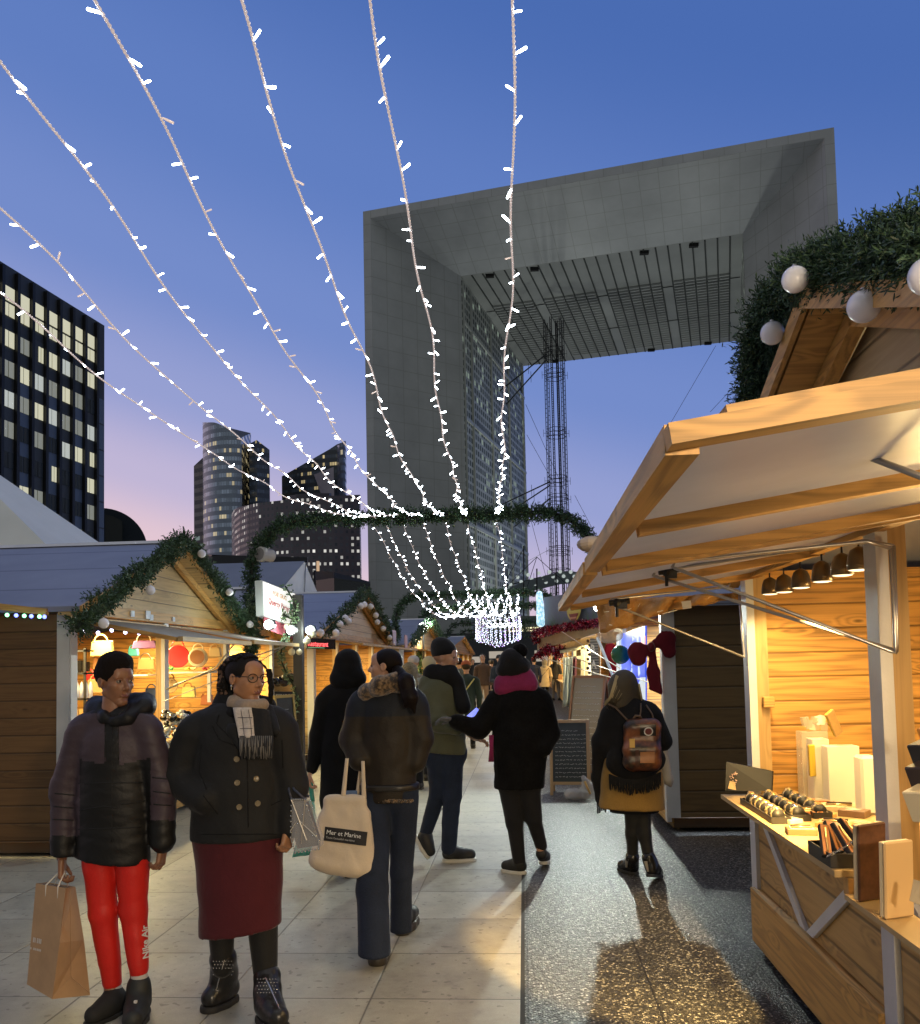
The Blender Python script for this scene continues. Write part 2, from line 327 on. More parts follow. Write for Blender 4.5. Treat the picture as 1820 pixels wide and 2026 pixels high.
def tower(name, pts, mat, parent, z0=0.0, top=None):
    """plan of (u, depth, v of the top), closed; walls with UV running round, capped by a roof mesh"""
    P = [at(u, 1312, d)[:2] for u, d, v in pts]; Z = [at(u, v, d)[2] for u, d, v in pts]; q = []; s_ = 0; n = len(pts); V = []; Fs = []; UV = []
    for i in range(n):
        j = (i+1) % n; L = np.linalg.norm(P[j]-P[i]); k = len(V)
        V += [(*P[i], z0), (*P[j], z0), (*P[j], Z[j]), (*P[i], Z[i])]; UV += [(s_, z0), (s_+L, z0), (s_+L, Z[j]), (s_, Z[i])]; Fs.append((k, k+1, k+2, k+3)); s_ += L
    o = link_mesh(name, V, Fs, mat, parent); uv = o.data.uv_layers.new(name='UVMap'); uv.data.foreach_set('uv', np.array(UV, float).ravel())
    c = (*np.mean(P, 0), float(np.mean(Z))); T = [(*p, z) for p, z in zip(P, Z)]+[c]
    link_mesh('roof', T, [(i, (i+1) % n, n) for i in range(n)], top or plain('flat roof', (.04, .04, .045), .8), parent); return o
# ---- the great hollow-cube arch
TH = -.22; AO = np.array([-36.9, 211.05, 0]); AE = np.array([math.cos(TH), math.sin(TH), 0]); AD = np.array([-math.sin(TH), math.cos(TH), 0])
def A(a, d, z): return AO+AE*a+AD*d+np.array([0, 0, z])
W_, Ht, tt_, tl, bv, Di = 108, 113.5, 9.9, 18.46, 21.9, 97.4
arch = thing('arch_building', A(54, 55, 0), 'huge pale stone hollow cube arch towering behind the market stalls', 'monument')
marble = facade('grey marble panels', (.43, .445, .46), (.42, .43, .445), 4.4, 4.4, 0, 0, grid=.018, gridc=(.30, .305, .30), rough=.38)
fz = 2.0; iz = Ht-tt_
panels('frame', [
    (A(0, 0, 0), A(fz, 0, 0), A(fz, 0, Ht-fz), A(0, 0, Ht)), (A(W_-fz, 0, 0), A(W_, 0, 0), A(W_, 0, Ht), A(W_-fz, 0, Ht-fz)), (A(fz, 0, Ht-fz), A(W_-fz, 0, Ht-fz), A(W_, 0, Ht), A(0, 0, Ht)),
    (A(fz, 0, 0), A(tl, bv, 0), A(tl, bv, iz), A(fz, 0, Ht-fz)), (A(W_-tl, bv, 0), A(W_-fz, 0, 0), A(W_-fz, 0, Ht-fz), A(W_-tl, bv, iz)), (A(tl, bv, iz), A(W_-tl, bv, iz), A(W_-fz, 0, Ht-fz), A(fz, 0, Ht-fz)),
    (A(0, 119, 0), A(0, 0, 0), A(0, 0, Ht), A(0, 119, Ht)), (A(W_, 0, 0), A(W_, 119, 0), A(W_, 119, Ht), A(W_, 0, Ht)), (A(0, 0, Ht), A(W_, 0, Ht), A(W_, 119, Ht), A(0, 119, Ht)),
    (A(0, 119, 0), A(tl, Di, 0), A(tl, Di, iz), A(0, 119, Ht)), (A(W_, 119, 0), A(W_-tl, Di, 0), A(W_-tl, Di, iz), A(W_, 119, Ht)), (A(0, 119, Ht), A(W_, 119, Ht), A(W_-tl, Di, iz), A(tl, Di, iz))], marble, arch)
wcell = facade('arch window grid', (.46, .48, .46), (.10, .12, .115), 2.15, 2.15, .66, .66, plit=.10, lit=(.75, .95, .75), st=.3, rough=.5, grough=.7)
panels('inner_wall', [(A(tl, bv, 0), A(tl, Di, 0), A(tl, Di, iz), A(tl, bv, iz))], wcell, arch, 'window-gridded inner wall of the left leg')
panels('inner_wall', [(A(W_-tl, Di, 0), A(W_-tl, bv, 0), A(W_-tl, bv, iz), A(W_-tl, Di, iz))], wcell, arch)
ceil = facade('arch ceiling coffers', (.30, .315, .30), (.18, .19, .18), 4.45, 1.75, 0, 0, grid=0, rough=.5)
ceilc = MB(); cl = MB(); cf = MB()
panels('ceiling', [(A(tl, bv, iz), A(tl, Di, iz), A(W_-tl, Di, iz), A(W_-tl, bv, iz))], plain('arch ceiling grey', (.33, .34, .33), .5, nscale=.08, namt=.12), arch)
for k in range(1, 24):                                              # recessed joints run through the depth as dark channels
    a_ = tl+(W_-2*tl)*k/24; cl.beam(A(a_, bv+.3, iz-.12), A(a_, Di-.3, iz-.12), .34, .2)
for k in (2, 4): d_ = bv+(Di-bv)*k/6; cl.beam(A(tl+.3, d_, iz-.13), A(W_-tl-.3, d_, iz-.13), .22, .18)
cl.build('ceiling_joint', plain('dark joint', (.045, .05, .047), .7), arch)
for ci in range(23):                                                # louvred coffers in four bays
    if ci in (5, 11, 17) or ci < 1: continue
    a0 = tl+(W_-2*tl)*(ci+.10)/24; a1 = tl+(W_-2*tl)*(ci+1.06)/24
    for r_ in range(26):
        d_ = bv+22+r_*1.9
        cf.beam(A(a0, d_, iz-.35), A(a1-.4, d_, iz-.35), .55, .5)
    cf.build('ceiling_grille', plain('arch louvre grey', (.42, .43, .42), .5), arch); cf = MB()
hd = MB()
for a_, d_ in ((26, bv+1.5), (38, bv+1.5), (66, bv+1.5), (78, bv+1.5), (30, Di-2), (62, Di-2), (80, Di-2)): hd.box(A(a_, d_, iz-.4), (2.2, 1.0, .8))
hd.each('ceiling_hatch', plain('hatch black', (.01, .01, .01), .8), arch)
for a_, d_, pw, ai in ((30, 30, 90000, (52, 60, iz)), (34, 80, 60000, (60, 70, iz)), (W_-28, 45, 70000, (60, 50, iz)), (tl+14, 55, 14000, (tl, 60, 22)), (tl+12, 85, 9000, (tl, 92, 14))):
    d_l = bpy.data.lights.new('arch_floodlight', 'SPOT'); d_l.energy = pw*.46; d_l.color = (.95, 1, .93); d_l.spot_size = 1.9; d_l.spot_blend = 1; d_l.shadow_soft_size = 1; o_l = bpy.data.objects.new('arch_floodlight', d_l); COL.objects.link(o_l); o_l.parent = arch; o_l.location = tuple(A(a_, d_, 1.5)-WL[arch.name]); o_l.rotation_euler = Vector(A(*ai)-A(a_, d_, 1.5)).to_track_quat('-Z', 'Y').to_euler()
# edge ledges that frame the inner wall's window fields
lg = MB()
for z_ in (12, 38, 66, 92): lg.beam(A(tl+.15, bv+1, z_), A(tl+.15, Di-1, z_), .5, .9)
for d_ in (bv+1.6, bv+9, bv+30, bv+52, Di-3): lg.beam(A(tl+.15, d_, .2), A(tl+.15, d_, iz-1), .9, .5, (1, 0, 0))
lg.build('wall_rib', plain('arch rib grey', (.45, .47, .45), .45), arch)
# ---- lift tower: lattice of ladder columns with rings, struts to the wall and guy wires
lt = np.array(at(1113, 1310, 236)[:2]); lift = thing('lift_tower', (*lt, 0), 'dark steel lattice lift tower rising under the arch', 'tower')
steel = plain('dark steel', (.022, .022, .026), .45, .6)
px2m = 236/1753; lad = MB(); zt = at(1108, 618, 236)[2]
cols_ = [(lt[0]+math.cos(t)*2.6, lt[1]+math.sin(t)*2.6) for t in [k*math.pi/3+.2 for k in range(6)]]+[(lt[0]-.8, lt[1]-.5), (lt[0]+.9, lt[1]+.4)]
for x, y in cols_:
    for q in (-.22, .22): lad.beam((x+q, y, 0), (x+q, y, zt), .19, .19, (0, 1, 0))
    for z in np.arange(1, zt, 1.25): lad.beam((x-.22, y, z), (x+.22, y, z), .12, .12)
lad.build('ladder_column', steel, lift)
for z in (10, 24, 30, 44, 49, 62, 78, 84):
    rg = MB()
    for dz in (0, 1.1, 2.2):
        for k in range(6):
            a_ = cols_[k]; b_ = cols_[(k+1) % 6]; rg.beam((*a_, z+dz), (*b_, z+dz), .12, .12)
    for k in range(6):
        a_ = np.array(cols_[k]); o_ = lt+(a_-lt)*1.35; rg.beam((*a_, z+1), (*o_, z+1), .09, .09); rg.beam((*o_, z), (*o_, z+2), .09, .09)
    rg.build('ring_brace', steel, lift)
stt = MB()
for z, da in ((84.5, 0), (83, 9), (49.5, 0), (48.5, 9), (45, 16), (24.5, 0), (23, 8)):
    b_ = A(tl, 62+da, z); stt.beam((*(lt-np.array([2.2, 0])), z+.3), b_, .28, .28); 
    for f_ in (.35, .6): m_ = np.array((*(lt-np.array([2.2, 0])), z+.3))*(1-f_)+b_*f_; stt.beam(m_+[0, 0, -1.6], m_+[0, 0, 1.6], .12, .12)
stt.each('strut', steel, lift)
gw = MB()
for (u1, v1, d1), (u2, v2, d2) in (((1416, 684, 250), (1325, 840, 244)), ((1480, 735, 250), (1405, 815, 244)), ((1325, 840, 244), (1180, 1110, 238)), ((1040, 800, 240), (1125, 990, 236)), ((1042, 860, 240), (1098, 960, 236)), ((1040, 990, 240), (1085, 1160, 236)), ((1137, 980, 236), (1190, 1080, 230)), ((1045, 1110, 240), (1100, 1080, 236))):
    gw.tube([at(u1, v1, d1), at(u2, v2, d2)], .055, 4)
gw.each('guy_wire', steel, lift)
# ---- stretched canopy with round holes on thin masts beside the left leg
cn = thing('tensile_canopy', at(1080, 1308, 170), 'pale stretched fabric canopy with round holes at the foot of the arch', 'canopy')
V = []; Fs = []; nx, ny = 26, 8
for j in range(ny+1):
    for i in range(nx+1):
        f_ = i/nx; g_ = j/ny; u = 985+165*f_; v = 1178-46*math.sin(math.pi*min(1, f_*.62))*(1-.15*g_)+g_*18-6*math.sin(f_*9)*.4; V.append(at(u, v, 170+16*g_))
for j in range(ny):
    for i in range(nx): a_ = j*(nx+1)+i; Fs.append((a_, a_+1, a_+nx+2, a_+nx+1))
link_mesh('membrane', V, Fs, plain('canopy fabric', (.30, .36, .35), .6), cn, smooth=True)
hl = MB()
for i in range(7):
    for j in range(3): p = at(1003+i*21+j*7, 1172-11-22*math.sin(math.pi*(i+1)/12)+j*9-8, 168.5+5*j); hl.lathe(p, [(.36, -.05), (.36, .05)], 10, ax=(0, 1, .35))
hl.each('porthole', emit('porthole glow', (.7, .8, .75), .55), cn)  # holes drawn as glowing discs, the light through them given as emission
ms = MB()
for u in (1003, 1036, 1062, 1100): ms.tube([at(u, 1300, 168), at(u, 1125 if u != 1036 else 1080, 168)], .14, 5)
for (a1, b1), (a2, b2) in (((1062, 1102), (1003, 1160)), ((1062, 1102), (1120, 1155)), ((1036, 1085), (985, 1178)), ((1062, 1102), (1040, 1170))): ms.tube([at(a1, b1, 168), at(a2, b2, 168)], .06, 4)
ms.each('mast', steel, cn)
# ---- round glass pavilion and dark hall at the end of the alley
pav = thing('glass_pavilion', at(1051, 1309, 120), 'round glass pavilion lit yellow inside at the end of the alley', 'pavilion')
pc = at(1051, 1309, 122); MB().lathe((pc[0], pc[1], 0), [(3.4, 0), (3.4, 7.0)], 28).build('glazing', facade('pavilion glass', (.20, .22, .20), (.25, .30, .25), 1, 1, 0, 0), pav)
def cyl_uv(name, c, r, z0, z1, mat, parent, n=40, t0=0, t1=2*math.pi):
    q = []
    for k in range(n):
        a_ = t0+(t1-t0)*k/n; b_ = t0+(t1-t0)*(k+1)/n; L = r*(t1-t0)/n
        q.append(((c[0]+r*math.cos(a_), c[1]+r*math.sin(a_), z0), (c[0]+r*math.cos(b_), c[1]+r*math.sin(b_), z0), (c[0]+r*math.cos(b_), c[1]+r*math.sin(b_), z1), (c[0]+r*math.cos(a_), c[1]+r*math.sin(a_), z1), k*L, z0))
    return panels(name, q, mat, parent)
cyl_uv('lit_band', pc, 3.45, 4.4, 6.2, facade('pavilion lit', (.25, .27, .22), (.5, .5, .3), .7, 1.8, .86, .7, plit=.9, lit=(1, .93, .55), st=.9), pav)
MB().lathe((pc[0], pc[1], 0), [(3.7, 7.0), (3.7, 7.7), (.2, 7.8)], 28).build('roof', plain('pavilion roof', (.12, .14, .13), .5), pav)
hall = thing('station_hall', (-5, 92, 0), 'low dark building closing the far end of the market alley', 'building')
MB().b2(-26, 18, 90, 96, 0, 4.6).build('wall', plain('dark hall wall', (.035, .037, .042), .6, nscale=.5), hall)
hw = MB()
for i in range(9): hw.b2(-15+i*2.3, -13.6+i*2.3, 89.9, 90.1, 1.2+(i % 3)*.4, 2.2+(i % 2)*.5)
hw.each('window', emit('hall window', (1, .86, .7), .4, (.05, .05, .05)), hall)
# ---- black office tower with lit windows
A0 = np.array([-52.41, 107.57]); dv = np.array([-.1304, -.99146]); nv = np.array([.99146, -.1304]); TT = 45.6
def Fp(s, z, o=0): p = A0+dv*s+nv*o; return np.array([p[0], p[1], z])
bt = thing('office_tower', Fp(15, 0, -10), 'black office tower with lit windows at far left', 'building')
blk = plain('black cladding', (.05, .055, .06), .45, nscale=.2)
MB().prism([Fp(0, 0), Fp(40, 0), Fp(40, 0, -25), Fp(0, 0, -25)], (0, 0, TT)).build('wall', blk, bt)
pier = MB()
for k in range(17): s = 1.95+2.4*k; pier.prism([Fp(s-.22, 0, .01), Fp(s+.22, 0, .01), Fp(s+.22, 0, .45), Fp(s-.22, 0, .45)], (0, 0, TT-.4))
pier.build('pier', plain('pier black', (.012, .012, .014), .4), bt)
blu = plain('dark blue spandrel glass', (.13, .17, .25), .25); gry = plain('dark grey spandrel', (.065, .07, .075), .4)
glass_d = plain('unlit window', (.05, .06, .07), .1); glass_m = emit('dim window', (.75, .75, .45), .18); glass_l = emit('office window lit', (1.0, .95, .60), .52); glass_l2 = emit('office window lit pale', (.90, .95, .82), .42)
litmap = {  # bay -> lit level per floor from the top (T tall lit row)
    0: 'TL.LlLL.L', 1: 'TLdLL..Ll', 2: 'TLLdL..Ld', 3: 'TLLL.l.LL', 4: 'TlLLd.dL.', 5: 'TdLL..LdL', 6: 'TLLLd.dLL', 7: 'TLLdd.L.L', 8: 'TLL.LdL.L', 9: 'TLLdLL..L', 10: 'TL.LLdL.L', 11: 'TLLLd.L.d', 12: 'TLL.LLd.L', 13: 'TdLLL..LL', 14: 'TLLdL.LdL', 15: 'TLdLLd..L'}
for k in range(14):
    s0 = 1.95+2.4*k+.25; s1 = s0+1.9; st_ = MB(); st_.prism([Fp(s0, 0, .01), Fp(s1, 0, .01), Fp(s1, 0, .06), Fp(s0, 0, .06)], (0, 0, 34.8 if k % 2 else 30 if k % 4 == 2 else 39)); st_.build('spandrel', blu if k % 2 else gry, bt)
    for r, chh in enumerate(litmap[k]):
        if chh == 'L' and (k*7+r*5) % 10 < 3: chh = 'd'
        zc = 41.7-3.3*r-(.85 if r else 0); hh = 3.3 if r == 0 else 1.75
        m_ = {'T': glass_l, 'L': glass_l if (k+r) % 3 else glass_l2, 'l': glass_l, 'd': glass_m, '.': glass_d}[chh]
        if r > 0 and zc < 15: continue
        wdt = (s1-s0) if chh != 'l' else (s1-s0)*.5
        wb = MB(); md = (s0+s0+wdt)/2
        for qa, qb in ((s0+.08, md-.07), (md+.07, s0+wdt-.08)):
            if r == 0: wb.prism([Fp(qa, zc-hh/2, .07), Fp(qb, zc-hh/2, .07), Fp(qb, zc-hh/2, .12), Fp(qa, zc-hh/2, .12)], (0, 0, hh*.42)); 
            else: wb.prism([Fp(qa, zc-hh/2, .07), Fp(qb, zc-hh/2, .07), Fp(qb, zc-hh/2, .12), Fp(qa, zc-hh/2, .12)], (0, 0, hh))
        if r == 0: wb.prism([Fp(s0+.08, zc, .07), Fp(s1-.08, zc, .07), Fp(s1-.08, zc, .12), Fp(s0+.08, zc, .12)], (0, 0, hh*.48))
        if k < 11: wb.build('window', m_, bt)
for z in np.arange(3, 34, 3.3): MB().prism([Fp(.1, z, .01), Fp(1.7, z, .01), Fp(1.7, z, .05), Fp(.1, z, .05)], (0, 0, 3.15)).build('corner_panel', blu, bt)
dome = thing('domed_roof', at(240, 1310, 135), 'dark curved vault roof beside the black office tower', 'building')
dp = [at(165, 1090, 132)]
for k in range(15): t = math.pi/2*k/14; dp.append(at(200+92*math.sin(t), 1090-85*math.cos(t), 132))
MB().prism(dp+[at(292, 1200, 132), at(165, 1200, 132)], ray(230, 1200)*22).build('vault', plain('vault dark', (.035, .045, .055), .3), dome)
MB().prism([at(208, 1090, 131.5), at(242, 1090, 131.5), at(242, 1031, 131.5), at(225, 1022, 131.5), at(208, 1018, 131.5)], ray(220, 1200)*.3).build('panel', plain('vault panel', (.06, .065, .06), .4), dome)
# ---- skyscrapers beyond
def arc(uc, ru, dc, t0, t1, n, vt): return [(uc+ru*math.cos(t), dc+ru/1753*dc*math.sin(t)*-1, vt(uc+ru*math.cos(t))) for t in np.linspace(t0, t1, n)]
cylt = thing('glass_skyscraper', at(455, 1310, 400), 'tall rounded glass skyscraper with a sloping top', 'skyscraper')
gl1 = facade('blue floor glass', (.22, .26, .34), (.40, .48, .62), 1.2, 3.7, .84, .48, plit=.16, lit=(1, .80, .42), st=.55, rowbias=.8, grough=.22, rough=.4, metal=.35)
gl2 = facade('dark floor glass', (.05, .06, .08), (.09, .115, .16), 1.2, 3.7, .8, .42, plit=.24, lit=(1, .78, .38), st=.6, rowbias=.9, grough=.15, rough=.3)
gl3 = facade('teal floor glass', (.03, .04, .05), (.05, .07, .085), 4.2, 3.7, .94, .5, plit=.12, lit=(.6, .85, .8), st=.25, rowbias=.3)
tower('glazing', arc(455, 52, 400, math.pi, .62*math.pi-.9, 26, lambda u: 828+max(0, (u-425))**1.35*.135)+[(500, 430, 850), (410, 440, 828)], gl1, cylt)
tower('side_wing', [(385, 404, 917), (404, 400, 899), (404, 440, 899), (385, 440, 917)], gl3, cylt)
tower('side_wing', [(496, 392, 872), (511, 388, 864), (511.5, 388, 864), (537, 392, 884), (537, 430, 884), (496, 430, 872)], gl2, cylt)
slt = thing('slanted_skyscraper', at(625, 1310, 430), 'skyscraper with a steeply slanted roof between the round tower and the arch', 'skyscraper')
tower('glazing', [(561, 430, 938), (600, 424, 916), (640, 420, 893), (676, 418, 872)], gl2, slt)
gl4 = facade('pale floor glass', (.10, .11, .15), (.15, .18, .26), 1.5, 3.7, .85, .6, plit=.12, lit=(1, .85, .55), st=.6, rowbias=.7)
tower('glazing', [(561, 431, 939), (600, 425, 917), (640, 421, 894), (672, 419, 873)]+[(672+18*math.sin(t), 419+8*(1-math.cos(t)), 873-9*math.sin(t)+t*3) for t in (.3, .6, .9, 1.2, 1.5)]+[(690, 470, 866), (561, 480, 938)], gl2, slt)
MB().prism([at(621, 939, 416), at(660, 924, 412), at(662, 1012, 412), at(641, 1012, 414), at(634, 975, 415)], ray(640, 950)*1.5).build('reflection_panel', facade('pale reflection glass', (.38, .34, .42), (.3,)*3, 2, 2, 0, 0, grough=.1, rough=.15), slt)  # pale pink reflection put in as a shape and base colour
tower('round_corner', [(672, 417, 876), (677, 412, 873), (683, 411, 869), (688, 412, 866), (690.5, 418, 866), (690, 440, 866), (672, 440, 873)], gl4, slt)
crv = thing('curved_office_block', at(590, 1310, 300), 'curved office block pricked with rows of small square windows', 'building')
pw = facade('punched window wall', (.12, .105, .125), (.09, .10, .12), 1.75, 2.05, .46, .46, plit=.34, lit=(1, .97, .9), st=.6, rowbias=.85, rough=.6)
cp_ = []
for u, d, v in ((460, 330, 1017), (461, 316, 1011), (466, 304, 1005), (476, 296, 1000), (492, 289, 996), (515, 284, 992), (545, 281, 988), (580, 279, 984), (620, 278.5, 980), (665, 279, 977), (716, 281, 975)): cp_.append((u, d, v))
tower('wall', cp_+[(718, 330, 975), (600, 350, 980)], pw, crv)
tower('roof_drum', [(568, 290, 984), (575, 286, 977), (590, 284, 974), (625, 284, 972), (655, 286, 972), (660, 300, 972), (568, 300, 984)], plain('drum grey', (.10, .09, .11), .6), crv, z0=50)
low = thing('low_concrete_block', at(680, 1310, 160), 'low dark concrete block left of the arch foot', 'building')
lb_ = facade('low block wall', (.035, .036, .042), (.012, .012, .014), 60, 4.5, .94, .6, rough=.6)
tower('wall', [(622, 172, 1127), (627, 160, 1127), (663, 156, 1131), (735, 168, 1150), (735, 190, 1150), (625, 200, 1127)], lb_, low)
tower('side_block', [(385, 178, 1094), (420, 171, 1096), (610, 168, 1101), (612, 200, 1101), (385, 200, 1096)], lb_, low)
MB().prism([at(626, 1110, 158), at(632, 1110, 158), at(632, 1130, 158), at(626, 1130, 158)], ray(630, 1110)*1.2).build('roof_vent', emit('lit vent', (1, .6, .3), .5), low)
# ------------------------------------------------------------------ garland greenery
def m_fir(name, a, b, c):
    m = NM(name); g = m.n('ShaderNodeNewGeometry'); col = m.ramp(g.outputs['Random Per Island'], [(0, a), (.55, b), (1, c)])
    m.set(Base_Color=col, Roughness=.55); return m.m
fir = m_fir('fir needles', (.018, .042, .020), (.040, .088, .040), (.085, .155, .075)); ivy = m_fir('pale leaves', (.05, .10, .05), (.12, .2, .10), (.35, .42, .25))
def path_pts(pts, step=.05):
    P = np.array(pts, float); L = np.r_[0, np.cumsum(np.linalg.norm(np.diff(P, axis=0), axis=1))]; n = max(3, int(L[-1]/step)+1)
    s = np.linspace(0, L[-1], n); return np.stack([np.interp(s, L, P[:, i]) for i in range(3)], 1), L[-1]
def garland(name, pts, rad, parent, per_m=90, nl=.06, nw=.006, per=9, sprig=.12, mat=None, seed=1, label=None):
    """sprigs of flat needles round a path; every sprig a short twig with needles both sides"""
    r = np.random.default_rng(seed); P, L = path_pts(pts, .03); n = int(L*per_m); i = r.integers(0, len(P)-1, n); f_ = r.random((n, 1)); c = P[i]*(1-f_)+P[i+1]*f_
    tg = P[np.minimum(i+1, len(P)-1)]-P[np.maximum(i-1, 0)]; tg /= np.linalg.norm(tg, axis=1)[:, None]
    rd = r.normal(size=(n, 3)); rd -= (rd*tg).sum(1)[:, None]*tg; rd /= np.linalg.norm(rd, axis=1)[:, None]
    bulk = .75+.5*np.interp(i/len(P)*L, np.arange(0, L+1, .17), r.random(len(np.arange(0, L+1, .17))))
    d = rd+tg*r.normal(0, .7, (n, 1)); d /= np.linalg.norm(d, axis=1)[:, None]; b = c+rd*(rad*.45*r.random((n, 1)))*bulk[:, None]; sp = sprig*bulk*(.6+.6*r.random(n))
    V = []; t = (np.arange(per)+.5)/per
    for k in range(per):
        o = b+d*(sp*t[k])[:, None]; nd = d*.75+r.normal(0, .62, (n, 3)); nd /= np.linalg.norm(nd, axis=1)[:, None]; ln = nl*(1-.35*t[k])*(.7+.6*r.random((n, 1)))
        w_ = np.cross(nd, r.normal(size=(n, 3))); w_ /= np.linalg.norm(w_, axis=1)[:, None]+1e-9; w_ *= nw*(.7+.6*r.random((n, 1)))/2
        V.append(np.stack([o-w_*.6, o+w_*.6, o+nd*ln*.6+w_, o+nd*ln, o+nd*ln*.6-w_], 1))
    V = np.concatenate(V, 0).reshape(-1, 3); m_ = len(V)//5; F_ = np.arange(m_*5).reshape(m_, 5)
    o = link_mesh(name, V, F_, mat or fir, parent)
    tb = MB(); tb.tube(P[::3], max(.012, rad*.18), 6); tb.build('stem', plain('garland core', (.012, .022, .010), .8), parent)
    if label: o['label'] = label
    return o
pearl = NM('pearl white bauble'); pearl.set(Base_Color=(.92, .90, .93), Roughness=.22); pearl.b.inputs['Coat Weight'].default_value = .4; pearl.b.inputs['Subsurface Weight'].default_value = .0; pearl = pearl.m
def bauble(c, r, label, group, mat=None):
    t = thing('bauble', (c[0], c[1], c[2]-r), label, 'bauble', group); MB().ball(c, r, 20, 14).build('ball', mat or pearl, t, smooth=True)
    MB().lathe((c[0], c[1], c[2]+r*.95), [(r*.16, 0), (r*.16, r*.18), (r*.05, r*.22)], 8).build('cap', plain('silver cap', (.6, .6, .6), .3, .9), t); return t
# ------------------------------------------------------------------ wood
pineX = wood('pine boards X', (.54, .37, .16), .145, 'X', 'Z'); pineY = wood('pine boards Y', (.54, .37, .16), .145, 'Y', 'Z')
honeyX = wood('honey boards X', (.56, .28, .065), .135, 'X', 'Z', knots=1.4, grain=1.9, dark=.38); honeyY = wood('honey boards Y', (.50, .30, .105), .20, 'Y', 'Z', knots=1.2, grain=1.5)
brownX = wood('shade brown boards X', (.17, .085, .028), .15, 'X', 'Z', tone=.3, dark=.5); brownX2 = wood('olive shade brown boards X', (.17, .10, .036), .19, 'X', 'Z', tone=.2)  # same stall timber for shaded side walls, the shade darkened into its colour
timbX = wood('timber along X', (.56, .31, .09), .3, 'X', 'Z', grooves=False, grain=1.7, knots=1.3); timbY = wood('timber along Y', (.56, .31, .09), .3, 'Y', 'Z', grooves=False, grain=1.7, knots=1.3)
timbZ = wood('timber upright', (.48, .30, .12), .3, 'Z', 'X', grooves=False); greyY = wood('weathered timber', (.33, .27, .20), .3, 'Y', 'Z', grooves=False)
ply = plain('counter board', (.50, .34, .15), .42, nscale=3, namt=.08, bump=.1, bscale=200)
white = plain('white painted timber', (.62, .61, .60), .45, nscale=4, namt=.08, bump=.15, bscale=90)
felt = NM('blue grey roof boards'); _c = felt.coord('Object'); _s = felt.n('ShaderNodeSeparateXYZ'); felt.l(_c, _s.inputs[0])
_fr = felt.math('FRACT', felt.math('DIVIDE', _s.outputs['Z'], .26)); _j = felt.ramp(_fr, [(.03, (1, 1, 1)), (.06, (0, 0, 0))])
_wob = felt.noise(_c, .9, 4, .6); _b = felt.ramp(_wob, [(.3, (.17, .18, .24)), (.7, (.24, .255, .33))]); felt.set(Base_Color=felt.mix(felt.math('MULTIPLY', _j, .6), _b, (.03, .03, .04)), Roughness=.42); felt = felt.m
metal = plain('zinc rod', (.42, .40, .38), .32, .85); dmetal = plain('dark clamp metal', (.04, .04, .04), .35, .8)
poly = NM('milky awning sheet'); _c = poly.coord('Object'); poly.set(Base_Color=poly.ramp(poly.noise(_c, 2.2, 4, .65), [(.35, (.60, .56, .52)), (.65, (.78, .75, .72))]), Roughness=.32)
_tr = poly.n('ShaderNodeBsdfTranslucent'); _tr.inputs[0].default_value = (.8, .78, .76, 1); _mx = poly.n('ShaderNodeMixShader'); _mx.inputs[0].default_value = .5; poly.l(poly.b.outputs[0], _mx.inputs[1]); poly.l(_tr.outputs[0], _mx.inputs[2]); poly.l(_mx.outputs[0], poly.o.inputs[0]); poly.bump(poly.noise(_c, 6, 3, .6), .12, .01); poly = poly.m
warm = (1, .74, .40)
def lamp_obj(name, kind, loc, power, col, size=.1, parent=None, aim=None, sizey=None, spot=None, blend=.6):
    d = bpy.data.lights.new(name, kind); d.energy = power; d.color = col
    if kind == 'AREA':
        d.size = size
        if sizey: d.shape = 'RECTANGLE'; d.size_y = sizey
    else: d.shadow_soft_size = size
    if kind == 'SPOT': d.spot_size = spot; d.spot_blend = blend
    o = bpy.data.objects.new(name, d); COL.objects.link(o); base = WL[parent.name] if parent is not None else np.zeros(3)
    o.location = tuple(np.array(loc, float)-base); o.parent = parent
    if aim is not None: o.rotation_euler = Vector(np.array(aim, float)-np.array(loc, float)).to_track_quat('-Z', 'Y').to_euler()
    return o
class Stall: pass
